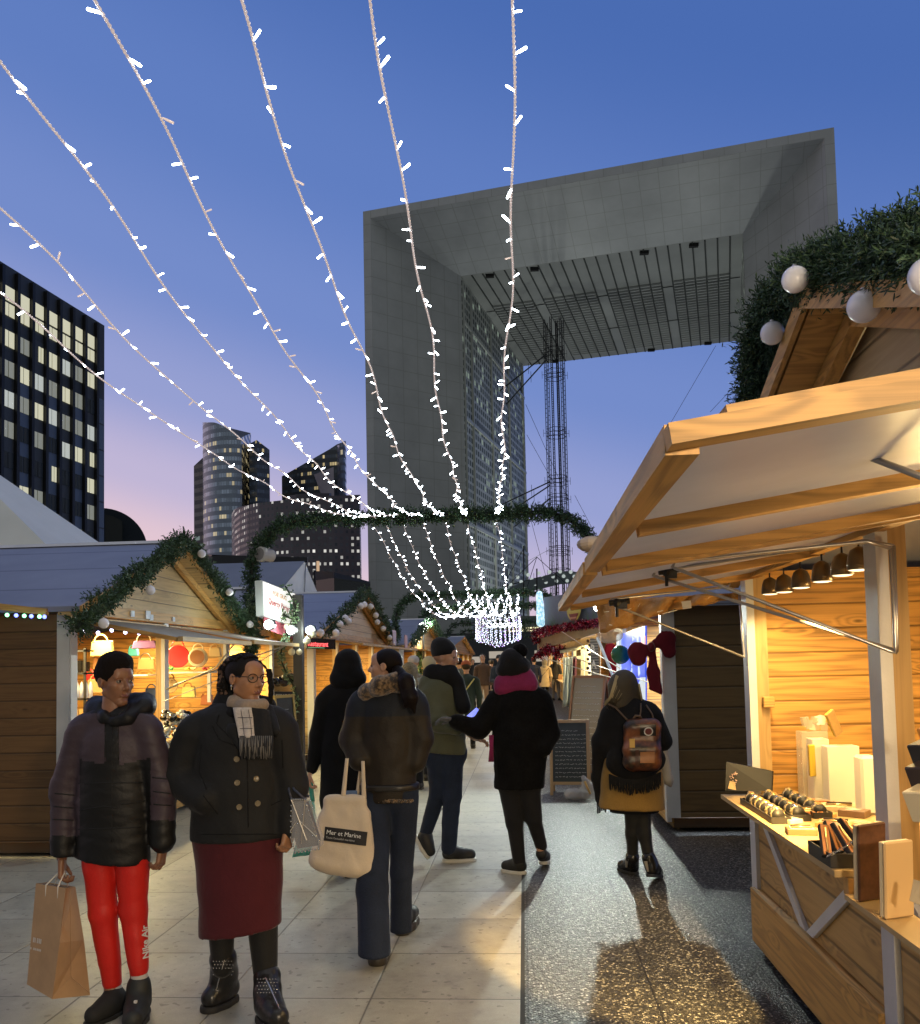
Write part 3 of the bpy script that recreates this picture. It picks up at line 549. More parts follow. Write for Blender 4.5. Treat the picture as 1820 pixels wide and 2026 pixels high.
def stall(label, side, Xf, Y0, Y1, bays, za, ze=2.08, dep=2.3, Ym=None, front=None, sidem=None, inner=None, gablem=None, light=40, lcol=warm, counter=.85, over=.2, braces=True, name='market_stall', roofm=None, low=None, endwall=True, plinth=True, cyr=None):
    S = Stall(); S.t = thing(name, (Xf, (Y0+Y1)/2, 0), label, 'market stall', 'wooden market stalls along the alley'); t = S.t
    Ym = Ym or (Y0+Y1)/2; p = lambda o, y, z: np.array((Xf-side*o, y, z)); S.p = p; S.Ym = Ym
    front = front or honeyY; sidem = sidem or brownX; inner = inner or honeyX; gablem = gablem or pineY; zo = 2.05; ct = counter
    def bx(mb, o0, o1, y0, y1, z0, z1): xa, xb = sorted((Xf-side*o0, Xf-side*o1)); return mb.b2(xa, xb, y0, y1, z0, z1)
    bx(MB(), -dep, -.06, Y0+.1, Y1-.1, .03, .12).build('floor', plain('stall floor', (.12, .08, .05), .7), t)
    zb = .14
    for y, nm in ((Y0, 'near'), (Y1, 'far')):
        y0, y1 = (y, y+.045) if y == Y0 else (y-.045, y)
        if y == Y1 and not endwall: continue
        bx(MB(), -dep, -.05, y0, y1, zb, ze+.02).build('side_wall', sidem if y == Y0 else inner, t)
        if y == Y0: bx(MB(), -dep, -.09, y1+.002, y1+.02, zb, ze).build('side_lining', inner, t)
        # gable-side corner boards
        bx(MB(), -.11, -.0, y0-.012 if y == Y0 else y1, y0 if y == Y0 else y1+.012, zb, ze).build('corner_board', white, t)
    bx(MB(), -dep-.045, -dep, Y0, Y1, zb, ze).build('back_wall', inner if front is None else honeyY, t)
    n = bays; ys = np.linspace(Y0, Y1, n+1); S.ys = ys
    for k, y in enumerate(ys):
        w2 = .055; ya = y if k == 0 else (y-2*w2 if k == n else y-w2)
        bx(MB(), -.03, .012, ya, ya+2*w2, .05 if plinth else .1, zo+.05).build('post', white, t)
        bx(MB(), -.10, -.032, ya+(.02 if k else .1), ya+(.02 if k else .1)+.07, zb, zo+.03).build('inner_post', timbZ, t)
    for k in range(n):
        a, b = ys[k]+.06, ys[k+1]-.06
        bx(MB(), -.045, -.008, a, b, .34 if plinth else .2, ct-.03).build('front_panel', low or front, t)
        if plinth: bx(MB(), -.06, .035, ys[k]+(.056 if k else .112), ys[k+1]-.056, .05, .335).build('plinth', timbY, t)
        else: bx(MB(), -.06, .0, a, b, .08, .198).build('plinth', timbY, t)
        if braces:
            c_ = (a+b)/2
            for q0, q1 in ((b-.12, c_+.05), (a+.12, c_-.05)):
                z0, z1 = ct-.06, .36
                br = MB(); br.prism([p(-.006, q0-.045, z0), p(-.006, q0+.045, z0), p(-.006, q1+.03, z1), p(-.006, q1-.06, z1)], (-side*.02, 0, 0)); br.build('brace', white, t)
    hd = MB(); bx(hd, -.05, .02, Y0, Y1, zo+.052, zo+.16); hd.build('header', timbY, t)
    gz = zo+.165; sl = (za-ze)/(Ym-Y0+.0)
    g = MB(); g.prism([p(-.03, Y0+.02, gz), p(-.03, Y1-.02, gz), p(-.03, Y1-.02, ze+.10), p(-.03, Ym, za-.02), p(-.03, Y0+.02, ze+.10)], (side*.03, 0, 0)); g.build('gable', gablem, t)
    # roof slopes with overhang in front and at the eaves
    for (ya, yb) in ((Y0-.22, Ym), (Y1+.22, Ym)):
        zl = ze+.08-sl*.22*.9; r = MB(); sgn = 1 if ya < yb else -1
        r.prism([p(over, ya, zl), p(over, yb, za+.05), p(-dep-.15, yb, za+.05), p(-dep-.15, ya, zl)], (0, 0, .045)); r.build('roof', roofm or felt, t)
        s_ = MB(); s_.prism([p(over-.012, ya+.01*sgn, zl-.032), p(over-.012, yb, za+.015), p(0.006, yb, za+.015), p(0.006, ya+.01*sgn, zl-.032)], (0, 0, .03)); s_.build('soffit', timbX if side > 0 else pineX, t)
        bb = MB(); bb.prism([p(over+.001, ya, zl-.035), p(over+.001, yb, za+.005), p(over+.001, yb, za+.085), p(over+.001, ya, zl+.045)], (-side*.022, 0, 0)); bb.build('bargeboard', timbY, t)
        rf = MB(); rf.beam(p(.03, ya+.12*sgn, zl-.075+.12*sl), p(.03, yb, za-.03), .055, .07); rf.build('rafter', timbY, t)
    rc = MB(); rc.prism([p(over+.01, Ym-.06, za+.085), p(over+.01, Ym+.06, za+.085), p(over+.01, Ym, za+.125)], (side*(dep+.15+over), 0, 0)); rc.build('ridge_cap', white, t)
    cy0, cy1, cin = cyr or (Y0+.11, Y1-.11, -.25); cb = MB(); bx(cb, cin, .19, cy0, cy1, ct-.022, ct); cb.build('counter', ply, t)
    if light:
        l = lamp_obj('ceiling_light', 'AREA', p(-.75, (Y0+Y1)/2, ze-.06), light, lcol, .35, t, aim=p(-.7, (Y0+Y1)/2, 0), sizey=None)
        l.data.shape = 'RECTANGLE'; l.data.size = .25; l.data.size_y = (Y1-Y0)*.8; l.rotation_euler = (0, 0, 0)
    S.bx = bx; S.sl = sl; S.ze = ze; S.za = za; S.over = over; S.Y0 = Y0; S.Y1 = Y1; S.Xf = Xf; S.side = side; return S
def awning(S, ya, yb, oh, zh, oe, zeo, ribs=2, rods=True, bm=.046, th=.042, frame=None, sheet=None, double=False, label=None, rodl=None):
    """top-hung shutter lifted out over the counter: frame, ribs and a milky sheet, held by bent rods"""
    p = S.p; t = S.t; aw = thing('awning', (*(p(oh, (ya+yb)/2, zh)[:2]), zh), label or 'raised awning', 'awning', 'awnings lifted over the counters')
    h0 = p(oh, ya, zh); h1 = p(oh, yb, zh); e0 = p(oe, ya, zeo); e1 = p(oe, yb, zeo); up = np.array((0, 0, 1.)); fr_ = frame or timbY
    MB().beam(e0, e1, bm, th).build('edge_beam', fr_, aw); MB().beam(h0, h1, bm*.9, th).build('hinge_beam', fr_, aw)
    for k in range(ribs+1):
        f_ = k/ribs if not hasattr(ribs, '__len__') else 0; y = ya+.035+(yb-ya-.07)*f_ if k or not double else ya-.022
        rb = MB(); a = p(oh-.04, y, zh+(zeo-zh)*0); b = p(oe-.04 if k or not double else oe+.023, y, zeo); rb.beam(a+[0, 0, -.003], b+[0, 0, -.003], .05, th*(.85 if k or not double else .68))
        if k == 0 and double: rb.beam(a+[0, .006, .0245], b+[S.side*.075, .006, .0245], .05, .018)
        rb.build('rib', timbX, aw)
    sh = MB(); sh.prism([p(oh, ya+.05, zh+.006), p(oe-.02, ya+.05, zeo+.006), p(oe-.02, yb-.05, zeo+.006), p(oh, yb-.05, zh+.006)], (0, 0, .006)); sh.build('sheet', sheet or poly, aw)
    S.aw = aw; return aw
def rod(parent, pts, r=.0065): MB().tube(pts, r, 7).build('support_rod', metal, parent, smooth=True)
# ---- near right stall
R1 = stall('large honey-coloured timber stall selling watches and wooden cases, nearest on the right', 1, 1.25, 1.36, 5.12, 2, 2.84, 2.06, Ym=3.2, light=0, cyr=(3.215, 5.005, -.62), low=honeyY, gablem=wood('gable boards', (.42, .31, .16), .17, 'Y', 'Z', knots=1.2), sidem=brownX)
aw1 = awning(R1, 1.2, 2.78, .0, 2.05, 1.030, 1.895, ribs=2, double=True, label='near raised awning with milky sheet and double front rib, right side')
aw2 = awning(R1, 2.86, 4.92, .0, 2.05, 1.030, 1.895, ribs=2, label='farther raised awning ending above the counter corner, right side')
MB().ball(p_ := np.array((.22, 2.80, 1.965)), .05, 10, 8, (.9, 1.2, .5)).build('cloth_wad', plain('grubby cloth', (.42, .34, .27), .8, bump=.6, bscale=60), aw2)
# rods (bent from one bar: clamp on the rib, down to the post)
def rodpt(u, v, X): return atX(u, v, X)
post2 = np.array((1.30, 3.05, 1.28))
for par, knee, low_, top in ((aw2, atY(1292, 1139, 3.6), atY(1775, 1288, 3.02), atY(1768, 1080, 3.04)), (aw2, atY(1205, 1193, 4.6), atY(1472, 1300, 4.92), atY(1462, 1170, 4.95)), (aw1, atY(1330, 1122, 3.2), atY(1772, 1292, 3.0), atY(1762, 1085, 3.0)), (aw1, atY(1668, 885, 1.75), atY(1905, 975, 1.6), atY(2100, 850, 1.5))):
    a = np.array(low_); k = np.array(knee); tp = np.array(top); rod(par, [tp, a+[0, 0, .02], a, a*.98+k*.02, k*.985+a*.015, k, k+[.012, 0, .02], tp*.9+k*.1+[0, 0, .03], tp])
for (u, v, Y) in ((1318, 1132, 3.55), (1220, 1193, 4.55), (1748, 852, 1.72)):
    c = atY(u, v, Y); s_ = Y/3.5; cm = MB(); cm.tube([c+[-.03*s_, 0, 0], c+[.05*s_, 0, .01]], .012*s_, 8); cm.ball(c, .018*s_, 8, 6); cm.box(c+[.02*s_, 0, -.01], (.04*s_, .02*s_, .03*s_)); cm.tube([c+[0, 0, -.01], c+[0, 0, -.055*s_]], .007*s_, 6); cm.build('clamp', dmetal, aw2 if Y > 2 else aw1)
cx_ = atY(1790, 838, 1.7); cm = MB()
for k in range(6): cm.ball(cx_+np.array((-.03+.02*k, 0, -.012+.007*k+(.006 if k % 2 else -.006))), .017, 8, 6, (1, 1, .8))
cm.build('ratchet', plain('black brass', (.10, .08, .04), .3, .7), aw1)
# pendant lamps in a row just inside the opening
bronze = plain('bronze lamp shade', (.12, .085, .05), .35, .6)
for k, (u, v, Y, on) in enumerate(((1523, 1158, 4.75, 0), (1551, 1153, 4.5, 1), (1584, 1143, 4.2, 0), (1626, 1129, 3.85, 1), (1666, 1115, 3.6, 0), (1699, 1103, 3.4, 0))):
    c = atY(u, v, Y); r_ = .043; lt_ = thing('pendant_lamp', c+[0, 0, -.04], ['bronze pendant lamp farthest in the row, inside the right stall', 'lit bronze pendant lamp second from the far end of the row', 'bronze pendant lamp in the middle of the row between the two lit ones', 'lit bronze pendant lamp nearest the white post', 'large bronze pendant lamp beside the white post', 'bronze pendant lamp half hidden by the white post'][k], 'lamp', 'bronze pendant lamps over the counter')
    MB().lathe(c, [(r_*1.02, -.045), (r_*1.0, -.02), (r_*.92, .005), (r_*.72, .028), (r_*.3, .040), (.008, .042)], 20).build('lamp_shade', bronze, lt_, smooth=True)
    MB().tube([c+[0, 0, .04], [c[0], c[1], 2.16]], .004, 6).build('cord', dmetal, lt_)
    MB().lathe(c, [(r_*.9, -.047), (r_*.6, -.050), (.002, -.052)], 16).build('bulb', emit('warm lamp face', (1, .84, .52), 9.0 if on else 2.0), lt_, smooth=True)
    lamp_obj('lamp_light', 'SPOT', c+[0, 0, -.06], 34 if on else 22, (1, .70, .30), .03, lt_, aim=c+[.20, .05, -1], spot=math.radians(150), blend=.5)
lamp_obj('lamp_light', 'SPOT', (2.0, 2.3, 2.0), 60, (1, .70, .33), .05, R1.t, aim=(1.5, 2.5, 0), spot=math.radians(150))
lamp_obj('lamp_light', 'SPOT', (2.15, 1.35, 2.0), 60, (1, .70, .33), .05, R1.t, aim=(.1, 1.7, .0), spot=math.radians(140))
# lowered extension shelf of the near bay
sh = MB(); sh.b2(1.085, 1.21, 1.36, 3.20, .757, .775); sh.build('front_shelf', ply, R1.t); MB().b2(1.10, 1.20, 3.2, 3.25, .765, .826).build('shelf_bracket', timbX, R1.t)
lamp_obj('interior_fill', 'POINT', (1.95, 3.9, 1.5), 34, (1, .68, .27), .12, R1.t)  # fixtureless point added to lift the ceiling and awning underside
lamp_obj('ground_pool_spot', 'SPOT', (1.10, 3.0, 1.84), 1000, (1, .64, .22), .03, R1.t, aim=(.60, 4.85, 0), spot=math.radians(36), blend=.3)  # fixtureless spot added to throw a warm pool on the path
sl_ = thing('added_fill_lamp', (1.35, -1.5, 0), 'unseen warm fill lamp on a dark pole behind the camera, added to light the walkers', 'lamp'); MB().tube([(1.35, -1.5, 0), (1.35, -1.5, 2.3), (1.2, -1.4, 2.3)], .02, 8).build('pole', dmetal, sl_); MB().lathe((1.2, -1.4, 2.25), [(.09, -.08), (.08, .0), (.03, .05), (.01, .06)], 16).build('lamp_shade', bronze, sl_); lamp_obj('lamp_light', 'SPOT', (1.2, -1.4, 2.14), 640, (1, .78, .52), .12, sl_, aim=(-.5, 4.4, .9), spot=math.radians(75), blend=.7)  # unseen lamp added behind the camera to warm the fronts of the walkers
wl2 = (1.12, 1.85, 1.50); MB().ball(wl2, .035, 12, 8).build('bulb', emit('warm lamp face', (1, .84, .52), 9), R1.t, smooth=True); MB().tube([(1.12, 1.85, 1.53), (1.2, 1.85, 2.0)], .006, 6).build('added_lamp_cord', dmetal, R1.t); lamp_obj('lamp_light', 'POINT', (1.12, 1.85, 1.58), 15, (1, .72, .36), .05, R1.t)  # unseen bulb and cord added to warm the near awning sheet
tap = MB(); tap.b2(1.233, 1.2345, 5.0, 5.04, 1.55, 1.72); tap.build('sticker', plain('sticker grey', (.35, .35, .33), .5), R1.t)
for y_, z_ in ((5.0, 1.35), (3.09, 1.08)): MB().box((1.335, y_, z_), (.06, .035, .06)).build('latch_block', timbX, R1.t, bevel=.004)
# garland along the roof edge with big pearly baubles
gR = thing('fir_garland', (1.0, 3.3, 2.1), 'thick dark fir garland along the roof edge of the near right stall', 'garland')
def rz(S, y): return (S.za+.09)-S.sl*abs(y-S.Ym)
garland('greenery', [atY(1484, 830, 4.10), atY(1500, 740, 3.95), atY(1518, 650, 3.75), atY(1550, 585, 3.5), atY(1600, 545, 3.25), atY(1680, 538, 2.90), atY(1760, 528, 2.60), atY(1850, 498, 2.35), atY(1960, 465, 2.15)], .115, gR, per_m=1900, nl=.030, nw=.0052, per=13, sprig=.088, seed=3)
garland('greenery', [atY(1560, 590, 3.6), atY(1620, 545, 3.3), atY(1700, 520, 2.95), atY(1800, 470, 2.6), atY(1900, 450, 2.3)], .11, gR, per_m=1300, nl=.030, nw=.0052, per=13, sprig=.085, seed=4)
for u, v, Y, r_, lb in ((1528, 659, 3.45, .0455, 'pearl bauble low on the left edge of the near garland'), (1573, 553, 3.02, .045, 'pearl bauble hanging high in the near garland'), (1709, 606, 2.62, .048, 'largest pearl bauble hanging in front of the gable boards'), (1836, 546, 2.2, .047, 'pearl bauble cut by the right edge of the picture')):
    bauble(atY(u, v, Y), r_, lb, 'pearl baubles on the near right garland')
# ---- near left stall
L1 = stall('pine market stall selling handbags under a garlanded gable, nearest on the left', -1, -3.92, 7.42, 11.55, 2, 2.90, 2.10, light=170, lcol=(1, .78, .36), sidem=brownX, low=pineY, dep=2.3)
awL = awning(L1, 7.5, 9.45, .0, 2.06, .95, 1.86, ribs=1, frame=pineY, label='near awning drooping over the handbag counter, left side', sheet=plain('grey awning sheet', (.34, .32, .28), .6, nscale=5))
awM = awning(L1, 9.55, 11.5, .0, 2.06, .95, 1.88, ribs=1, frame=pineY, label='second awning over the handbag counter, beside the hanging sign')
rod(awL, [(-3.88, 9.4, 1.38), (-3.3, 9.3, 1.6), (-3.05, 9.2, 1.86)], .008); rod(awM, [(-3.88, 9.6, 1.42), (-3.3, 10.4, 1.70), (-3.05, 11.2, 1.87)], .008); rod(awL, [(-3.88, 9.3, 1.25), (-3.2, 10.2, 1.6), (-3.0, 11, 1.86)], .005)
gL = thing('fir_garland', (-3.72, 9.5, 2.1), 'fir garland with small pearl balls along the gable of the near left stall', 'garland')
gy = [(-3.70, 7.12, 1.96), (-3.69, 7.35, 2.12), (-3.70, 8.4, 2.56), (-3.69, L1.Ym-.1, 2.99), (-3.69, L1.Ym+.12, 2.98), (-3.69, 10.6, 2.58), (-3.69, 11.5, 2.18), (-3.65, 11.75, 2.0)]
garland('greenery', gy, .11, gL, per_m=420, nl=.04, nw=.012, per=10, sprig=.10, seed=5)
for y, z, lb in ((8.25, 2.36, 'white bauble low on the near half of the left gable garland'), (9.62, 2.88, 'white bauble at the peak of the left gable garland'), (10.55, 2.52, 'white bauble midway down the far half of the left gable garland'), (11.35, 2.16, 'white bauble at the bottom of the left gable garland'), (7.3, 2.0, 'white bauble at the near tip of the left gable garland')):
    bauble(np.array((-3.56, y, z)), .046, lb, 'white baubles on the left gable')
# coloured fairy lights under a board at the near wall
fl = thing('fairy_light_string', (-4.6, 7.3, 2.0), 'short string of green and blue fairy lights under the left eave board', 'fairy lights')
MB().beam(atY(-90, 1190, 7.2), atY(94, 1211, 7.2), .05, .055).build('eave_board', timbX, L1.t)
MB().tube([atY(-60, 1207, 7.16), atY(95, 1221, 7.16)], .004, 5).build('cable', dmetal, fl)
for k, u in enumerate((-30, -8, 14, 32, 48, 62, 78, 88)):
    MB().ball(atY(u, 1216+u*.05, 7.15), .017, 8, 6).build('bulb', emit('green fairy', (.25, 1, .45), 4) if k % 2 == 0 else emit('blue fairy', (.15, .2, 1), 4), fl)
fl2 = thing('fairy_light_string', (-4.3, 8.3, 1.95), 'string of bluish white fairy lights above the handbags', 'fairy lights')
fa = [atY(140+i*27, 1246+[0, 4, 6, 1, 5, 7, 6][i], 8.2) for i in range(7)]; MB().tube(fa, .003, 5).build('cable', dmetal, fl2)
for q in fa: MB().ball(q, .018, 8, 6).build('bulb', emit('violet white', (.6, .6, 1), 8), fl2)
ORD = ['first', 'second', 'third', 'fourth', 'fifth', 'sixth', 'seventh', 'eighth', 'ninth', 'tenth', 'eleventh', 'twelfth', 'thirteenth']
# ---- second left stall, cluster of farther ones
L2 = stall('long pine market stall with a restaurant sign, second on the left', -1, -3.5, 14.6, 22.4, 4, 3.05, 2.10, light=300, lcol=(1, .76, .34), sidem=pineX, dep=2.3, braces=False)
awning(L2, 14.7, 22.3, .0, 2.07, .8, 1.95, ribs=4, frame=pineY, label='long awning board over the second left stall', sheet=timbY)
gM = thing('fir_garland', (-3.3, 18.5, 2.1), 'fir garland dotted with white balls on the second left gable', 'garland')
garland('greenery', [(-3.28, 14.5, 2.15), (-3.28, 18.3, 3.10), (-3.28, 18.7, 3.10), (-3.28, 22.5, 2.18)], .13, gM, per_m=110, nl=.06, nw=.016, per=9, sprig=.13, seed=6)
for k, (u, v) in enumerate(((634, 1252), (664.5, 1252), (672.5, 1235), (689, 1229), (683, 1223), (714, 1199.5), (721, 1196.5), (733, 1200), (743.5, 1217.5), (746.5, 1231), (758, 1244), (771, 1261.5), (777, 1273))):
    Yq = 14.6+(22.4-14.6)*min(1, max(0, (u-628)/150)); Xq = -3.12; bauble(atX(u, v, Xq), .062, '%s small white bauble from the left on the second left gable garland' % ORD[k], 'white baubles on the second left gable')
L3 = stall('third pine market stall on the left, seen far down the alley', -1, -3.5, 25.6, 37.5, 4, 3.1, 2.1, light=420, lcol=(1, .76, .34), sidem=pineX, braces=False)
awning(L3, 25.7, 37.4, .0, 2.07, .7, 2.0, ribs=4, frame=pineY, label='long awning board over the third left stall', sheet=timbY)
gN = thing('fir_garland', (-3.3, 31, 2.1), 'fir garland on the third left gable', 'garland')
garland('greenery', [(-3.25, 25.6, 2.2), (-3.25, 31.5, 3.2), (-3.25, 37.5, 2.2)], .14, gN, per_m=60, nl=.08, nw=.02, per=8, sprig=.14, seed=8)
L4 = stall('farthest timber stall on the left of the alley', -1, -3.5, 40, 60, 5, 3.0, 2.1, light=650, lcol=(1, .76, .34), sidem=pineX, braces=False)
# ---- right side beyond
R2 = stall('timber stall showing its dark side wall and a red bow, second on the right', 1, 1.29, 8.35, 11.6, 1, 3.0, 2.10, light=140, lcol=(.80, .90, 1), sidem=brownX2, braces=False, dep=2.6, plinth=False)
R3 = stall('bar stall with a vertical sign and red tinsel, third on the right', 1, 1.55, 15.2, 24.0, 3, 3.0, 2.25, light=330, lcol=(1, .82, .48), sidem=pineX, braces=False, dep=2.6)
R4 = stall('timber stall with red tinsel swags, fourth on the right', 1, 1.5, 27.5, 40.5, 4, 3.0, 2.2, light=430, lcol=(1, .74, .34), sidem=honeyX, braces=False)
R5 = stall('farthest timber stall on the right of the alley', 1, 1.6, 44, 60, 4, 3.0, 2.1, light=520, lcol=(1, .74, .34), sidem=honeyX, braces=False)
# ---- white marquee tents behind the left row
canvas = plain('white canvas', (.78, .79, .74), .7, nscale=.6, namt=.08, bump=.2, bscale=3); bluc = plain('blue grey canvas', (.17, .19, .25), .6, nscale=.5)
mt = thing('marquee', (-9, 27, 0), 'marquee with blue grey roof and pale pointed gable behind the left stalls', 'tent')
ap = atX(603, 1112, -7); g0 = atX(560, 1190, -7); g1 = atX(634, 1187, -7); g0[2] = g1[2]; ap2 = ap+[-9, -.3, 0]
MB().prism([ap, g0, g1], (-.03, 0, 0)).build('gable_cloth', canvas, mt); MB().prism([ap+[.02, 0, 0], (g0+g1)/2+[.02, 0, 0], (g0+g1)/2+[.02, .05, 0], ap+[.02, .05, 0]], (.02, 0, 0)).build('pole', plain('pole grey', (.25, .26, .28), .5), mt)
rf = MB(); rf.prism([ap+[-.02, 0, 0], g0+[-.02, 0, 0], g0+[-9, 0, 0], ap+[-9, 0, 0]], (0, 0, .03)); rf.prism([ap+[-.02, 0, 0], g1+[-.02, 0, 0], g1+[-9, 0, 0], ap+[-9, 0, 0]], (0, 0, .03)); rf.build('roof', bluc, mt)
wl_ = MB(); wl_.b2(-16, -7.03, g0[1]+.02, g1[1]-.02, 0, g1[2]-.02); wl_.build('wall', canvas, mt)
mt2 = thing('marquee', (-9, 16, 0), 'tall white canvas tent rising behind the near left stall', 'tent')
a_ = atY(-150, 838, 18)-np.array((0, 2, 0)); b_ = atY(106, 1092, 16); c_ = atY(-200, 1092, 16)
V = [a_, b_, c_, b_+[0, 4, 0], c_+[0, 4, 0], (b_[0], b_[1], 0), (c_[0], c_[1], 0), (b_[0], b_[1]+4, 0), (c_[0], c_[1]+4, 0)]; V[0] = a_+[0, 2, 0]
mb = MB(); mb.add(V, [(0, 2, 1), (0, 1, 3), (0, 3, 4), (0, 4, 2), (1, 2, 6, 5), (3, 1, 5, 7), (4, 3, 7, 8), (2, 4, 8, 6)]); mb.build('canvas', canvas, mt2)
# ------------------------------------------------------------------ hoops over the alley with fir garlands
def hoop(Y, xl, xr, zt, label, per, nl, nw, lampq=False, seed=1, rad=.09, legs=(0, 0)):
    t = thing('garland_arch', ((xl+xr)/2, Y, 0), label, 'garland arch', 'garlanded hoops spanning the alley')
    R_ = .75; pts = [(xl, Y, .0)]; pts += [(xl, Y, zt-R_-.5)]
    for k in range(9): a = math.pi*(1-k/16); pts.append((xl+R_+R_*math.cos(a), Y, zt-R_+R_*math.sin(a)))
    for k in range(9): a = math.pi/2*(1-k/8); pts.append((xr-R_+R_*math.cos(a), Y, zt-R_+R_*math.sin(a)))
    pts.append((xr, Y, 2.5)); P = np.array(pts)
    MB().tube(path_pts(P, .15)[0], .03, 8).build('frame', plain('black hoop steel', (.02, .02, .02), .5, .5), t)
    G = [p for p in pts]; G[0] = (xl, Y, 1.0); G[-1] = (xr, Y, 2.5); garland('greenery', G, rad, t, per_m=per, nl=nl, nw=nw, per=9, sprig=rad*1.1, seed=seed)
    return t
h1 = hoop(12.0, -3.74, 1.03, 3.62, 'nearest garlanded hoop spanning the alley with a round spotlight', 420, .05, .014, seed=21, rad=.10)
lc = atY(526, 1098, 12.0); MB().lathe(lc, [(.085, -.11), (.09, -.08), (.09, .03), (.105, .04), (.105, .11), (.02, .115)], 18, ax=(-.62, -1, .04)).build('spotlight', plain('spotlight cream', (.62, .60, .54), .4), h1); MB().lathe(lc+np.array((-.62, -1, .04))/1.18*.112, [(.085, 0), (.085, .004)], 18, ax=(-.62, -1, .04)).build('spotlight_grille', plain('spotlight grille', (.20, .19, .17), .4), h1)
hoop(26, -3.75, 1.05, 3.62, 'second garlanded hoop spanning the alley', 200, .08, .02, seed=22, rad=.11)
hoop(32, -3.75, 1.05, 3.62, 'third garlanded hoop spanning the alley', 150, .09, .024, seed=23, rad=.12)
hoop(45, -3.9, 1.3, 3.62, 'fourth garlanded hoop, far down the alley', 45, .10, .035, seed=24, rad=.14)
hoop(52, -3.9, 1.3, 3.5, 'fifth garlanded hoop, at the far end of the alley', 40, .10, .04, seed=25, rad=.14)
hoop(60, -4.2, 1.4, 3.3, 'sixth garlanded hoop, last before the dark hall', 36, .10, .045, seed=26, rad=.14)
# garlanded post carrying the hanging sign (left of the alley)
gp = thing('garland_post', (-2.98, 11.6, 0), 'dark square post wound with pale ivy beside the hanging sign', 'post')
MB().b2(-3.04, -2.92, 11.54, 11.66, 0, 2.55).build('post', plain('black timber', (.03, .027, .025), .7, nscale=8, bump=.4), gp)
sp_ = [(-2.98-.11+.1*math.cos(z*5.5), 11.5+.07*math.sin(z*5.5), z) for z in np.arange(.3, 2.7, .05)]; garland('ivy', sp_, .05, gp, per_m=95, nl=.035, nw=.018, per=6, sprig=.055, mat=ivy, seed=31)
garland('ivy', [(-2.98, 11.52, 2.2), (-3.3, 11.52, 2.35), (-3.6, 11.55, 2.5), (-3.72, 11.8, 2.1)], .10, gp, per_m=130, nl=.045, nw=.02, per=7, sprig=.09, mat=m_fir('mid leaves', (.03, .07, .03), (.07, .13, .05), (.2, .26, .14)), seed=32)
for k, (u, v, r_) in enumerate(((607, 1268, .05), (620, 1255, .045), (592, 1290, .04), (569, 1240, .05), (577, 1290, .045))): bauble(atY(u, v, 11.4), r_, ['cream bauble on the sign post below the lights', 'cream bauble between the sign lights', 'small cream bauble inside the ivy of the sign post', 'cream bauble beside the red banner', 'cream bauble above the menu post'][k], 'cream baubles on the sign post', mat=plain('cream bauble', (.7, .65, .45), .3))
# hanging sign: box sign with text, red banner below
sg = thing('hanging_sign', atY(550, 1230, 11.3), 'white illuminated box sign lettered Quercy Perigord above a red banner', 'sign')
s00 = atY(521, 1218, 11.0); s10 = atY(585, 1242, 11.9); s11 = atY(584, 1174, 11.9); s01 = atY(518, 1148, 11.0); nrm = np.cross(s10-s00, s01-s00); nrm /= np.linalg.norm(nrm)
MB().prism([s00, s10, s11, s01], -nrm*.10).build('sign_box', plain('sign rim', (.5, .52, .52), .5), sg)
MB().prism([s00+nrm*.002+(s10-s00)*.02+[0, 0, .01], s10+nrm*.002-(s10-s00)*.02+[0, 0, .01], s11+nrm*.002-(s10-s00)*.02-[0, 0, .01], s01+nrm*.002+(s10-s00)*.02-[0, 0, .01]], nrm*.003).build('sign_face', emit('lit sign face', (1, .97, .84), .85), sg)
ex = (s10-s00)/np.linalg.norm(s10-s00); ez = np.array((0, 0, 1.)); ez -= ex*(ez @ ex); ez /= np.linalg.norm(ez)
redt = plain('sign red ink', (.45, .03, .05), .5); text_mesh('lettering', 'Quercy Périgord', s00+nrm*.007+ex*.10+ez*.18, ex, ez, .105, redt, sg, bold=.0015); text_mesh('lettering', 'FOIE GRAS', s00+nrm*.007+ex*.20+ez*.31, ex, ez, .085, plain('sign orange ink', (.6, .25, .08), .5), sg)
tri = s00+nrm*.006+ex*.72+ez*.17; MB().prism([tri, tri+ex*.14+ez*.13, tri-ex*.02+ez*.13], nrm*.002).build('green_emblem', plain('emblem green', (.10, .40, .10), .5), sg)
bn = [s00-[0, 0, .16]+ex*.02, s10-[0, 0, .17], s10-[0, 0, .01], s00-[0, 0, .01]+ex*.02]; MB().prism(bn, -nrm*.01).build('red_banner', NM_ban := plain('red banner', (.42, .10, .13), .25, nscale=6, namt=.5), sg)
for k, (u, v, Y) in enumerate(((531, 1236, 10.8), (575, 1247, 11.3), (613, 1247, 11.6))):
    c = atY(u, v, Y); fl_ = thing('floodlight', c, ['cool white lamp at the near end of the red banner', 'cool white lamp at the middle of the red banner', 'cool white lamp past the sign, above the restaurant board'][k], 'lamp', 'cool white lamps under the sign')
    MB().ball(c, .055, 14, 10, (1, .6, 1)).build('bulb', emit('cool floodlight', (.88, 1, .95), 30), fl_, smooth=True); MB().tube([c+[.0, .05, 0], c+[.02, .2, .06]], .012, 6).build('arm', dmetal, fl_); MB().lathe(c+[0, .02, 0], [(.07, .0), (.075, .06), (.03, .08)], 12, ax=(0, 1, .1)).build('housing', dmetal, fl_)
    lamp_obj('floodlight_glow', 'POINT', c+[.0, -.12, 0], 9, (.85, 1, .92), .05, fl_)
rs = thing('restaurant_sign', atY(632, 1280, 13.4), 'black led board reading Restaurant in red letters', 'sign')
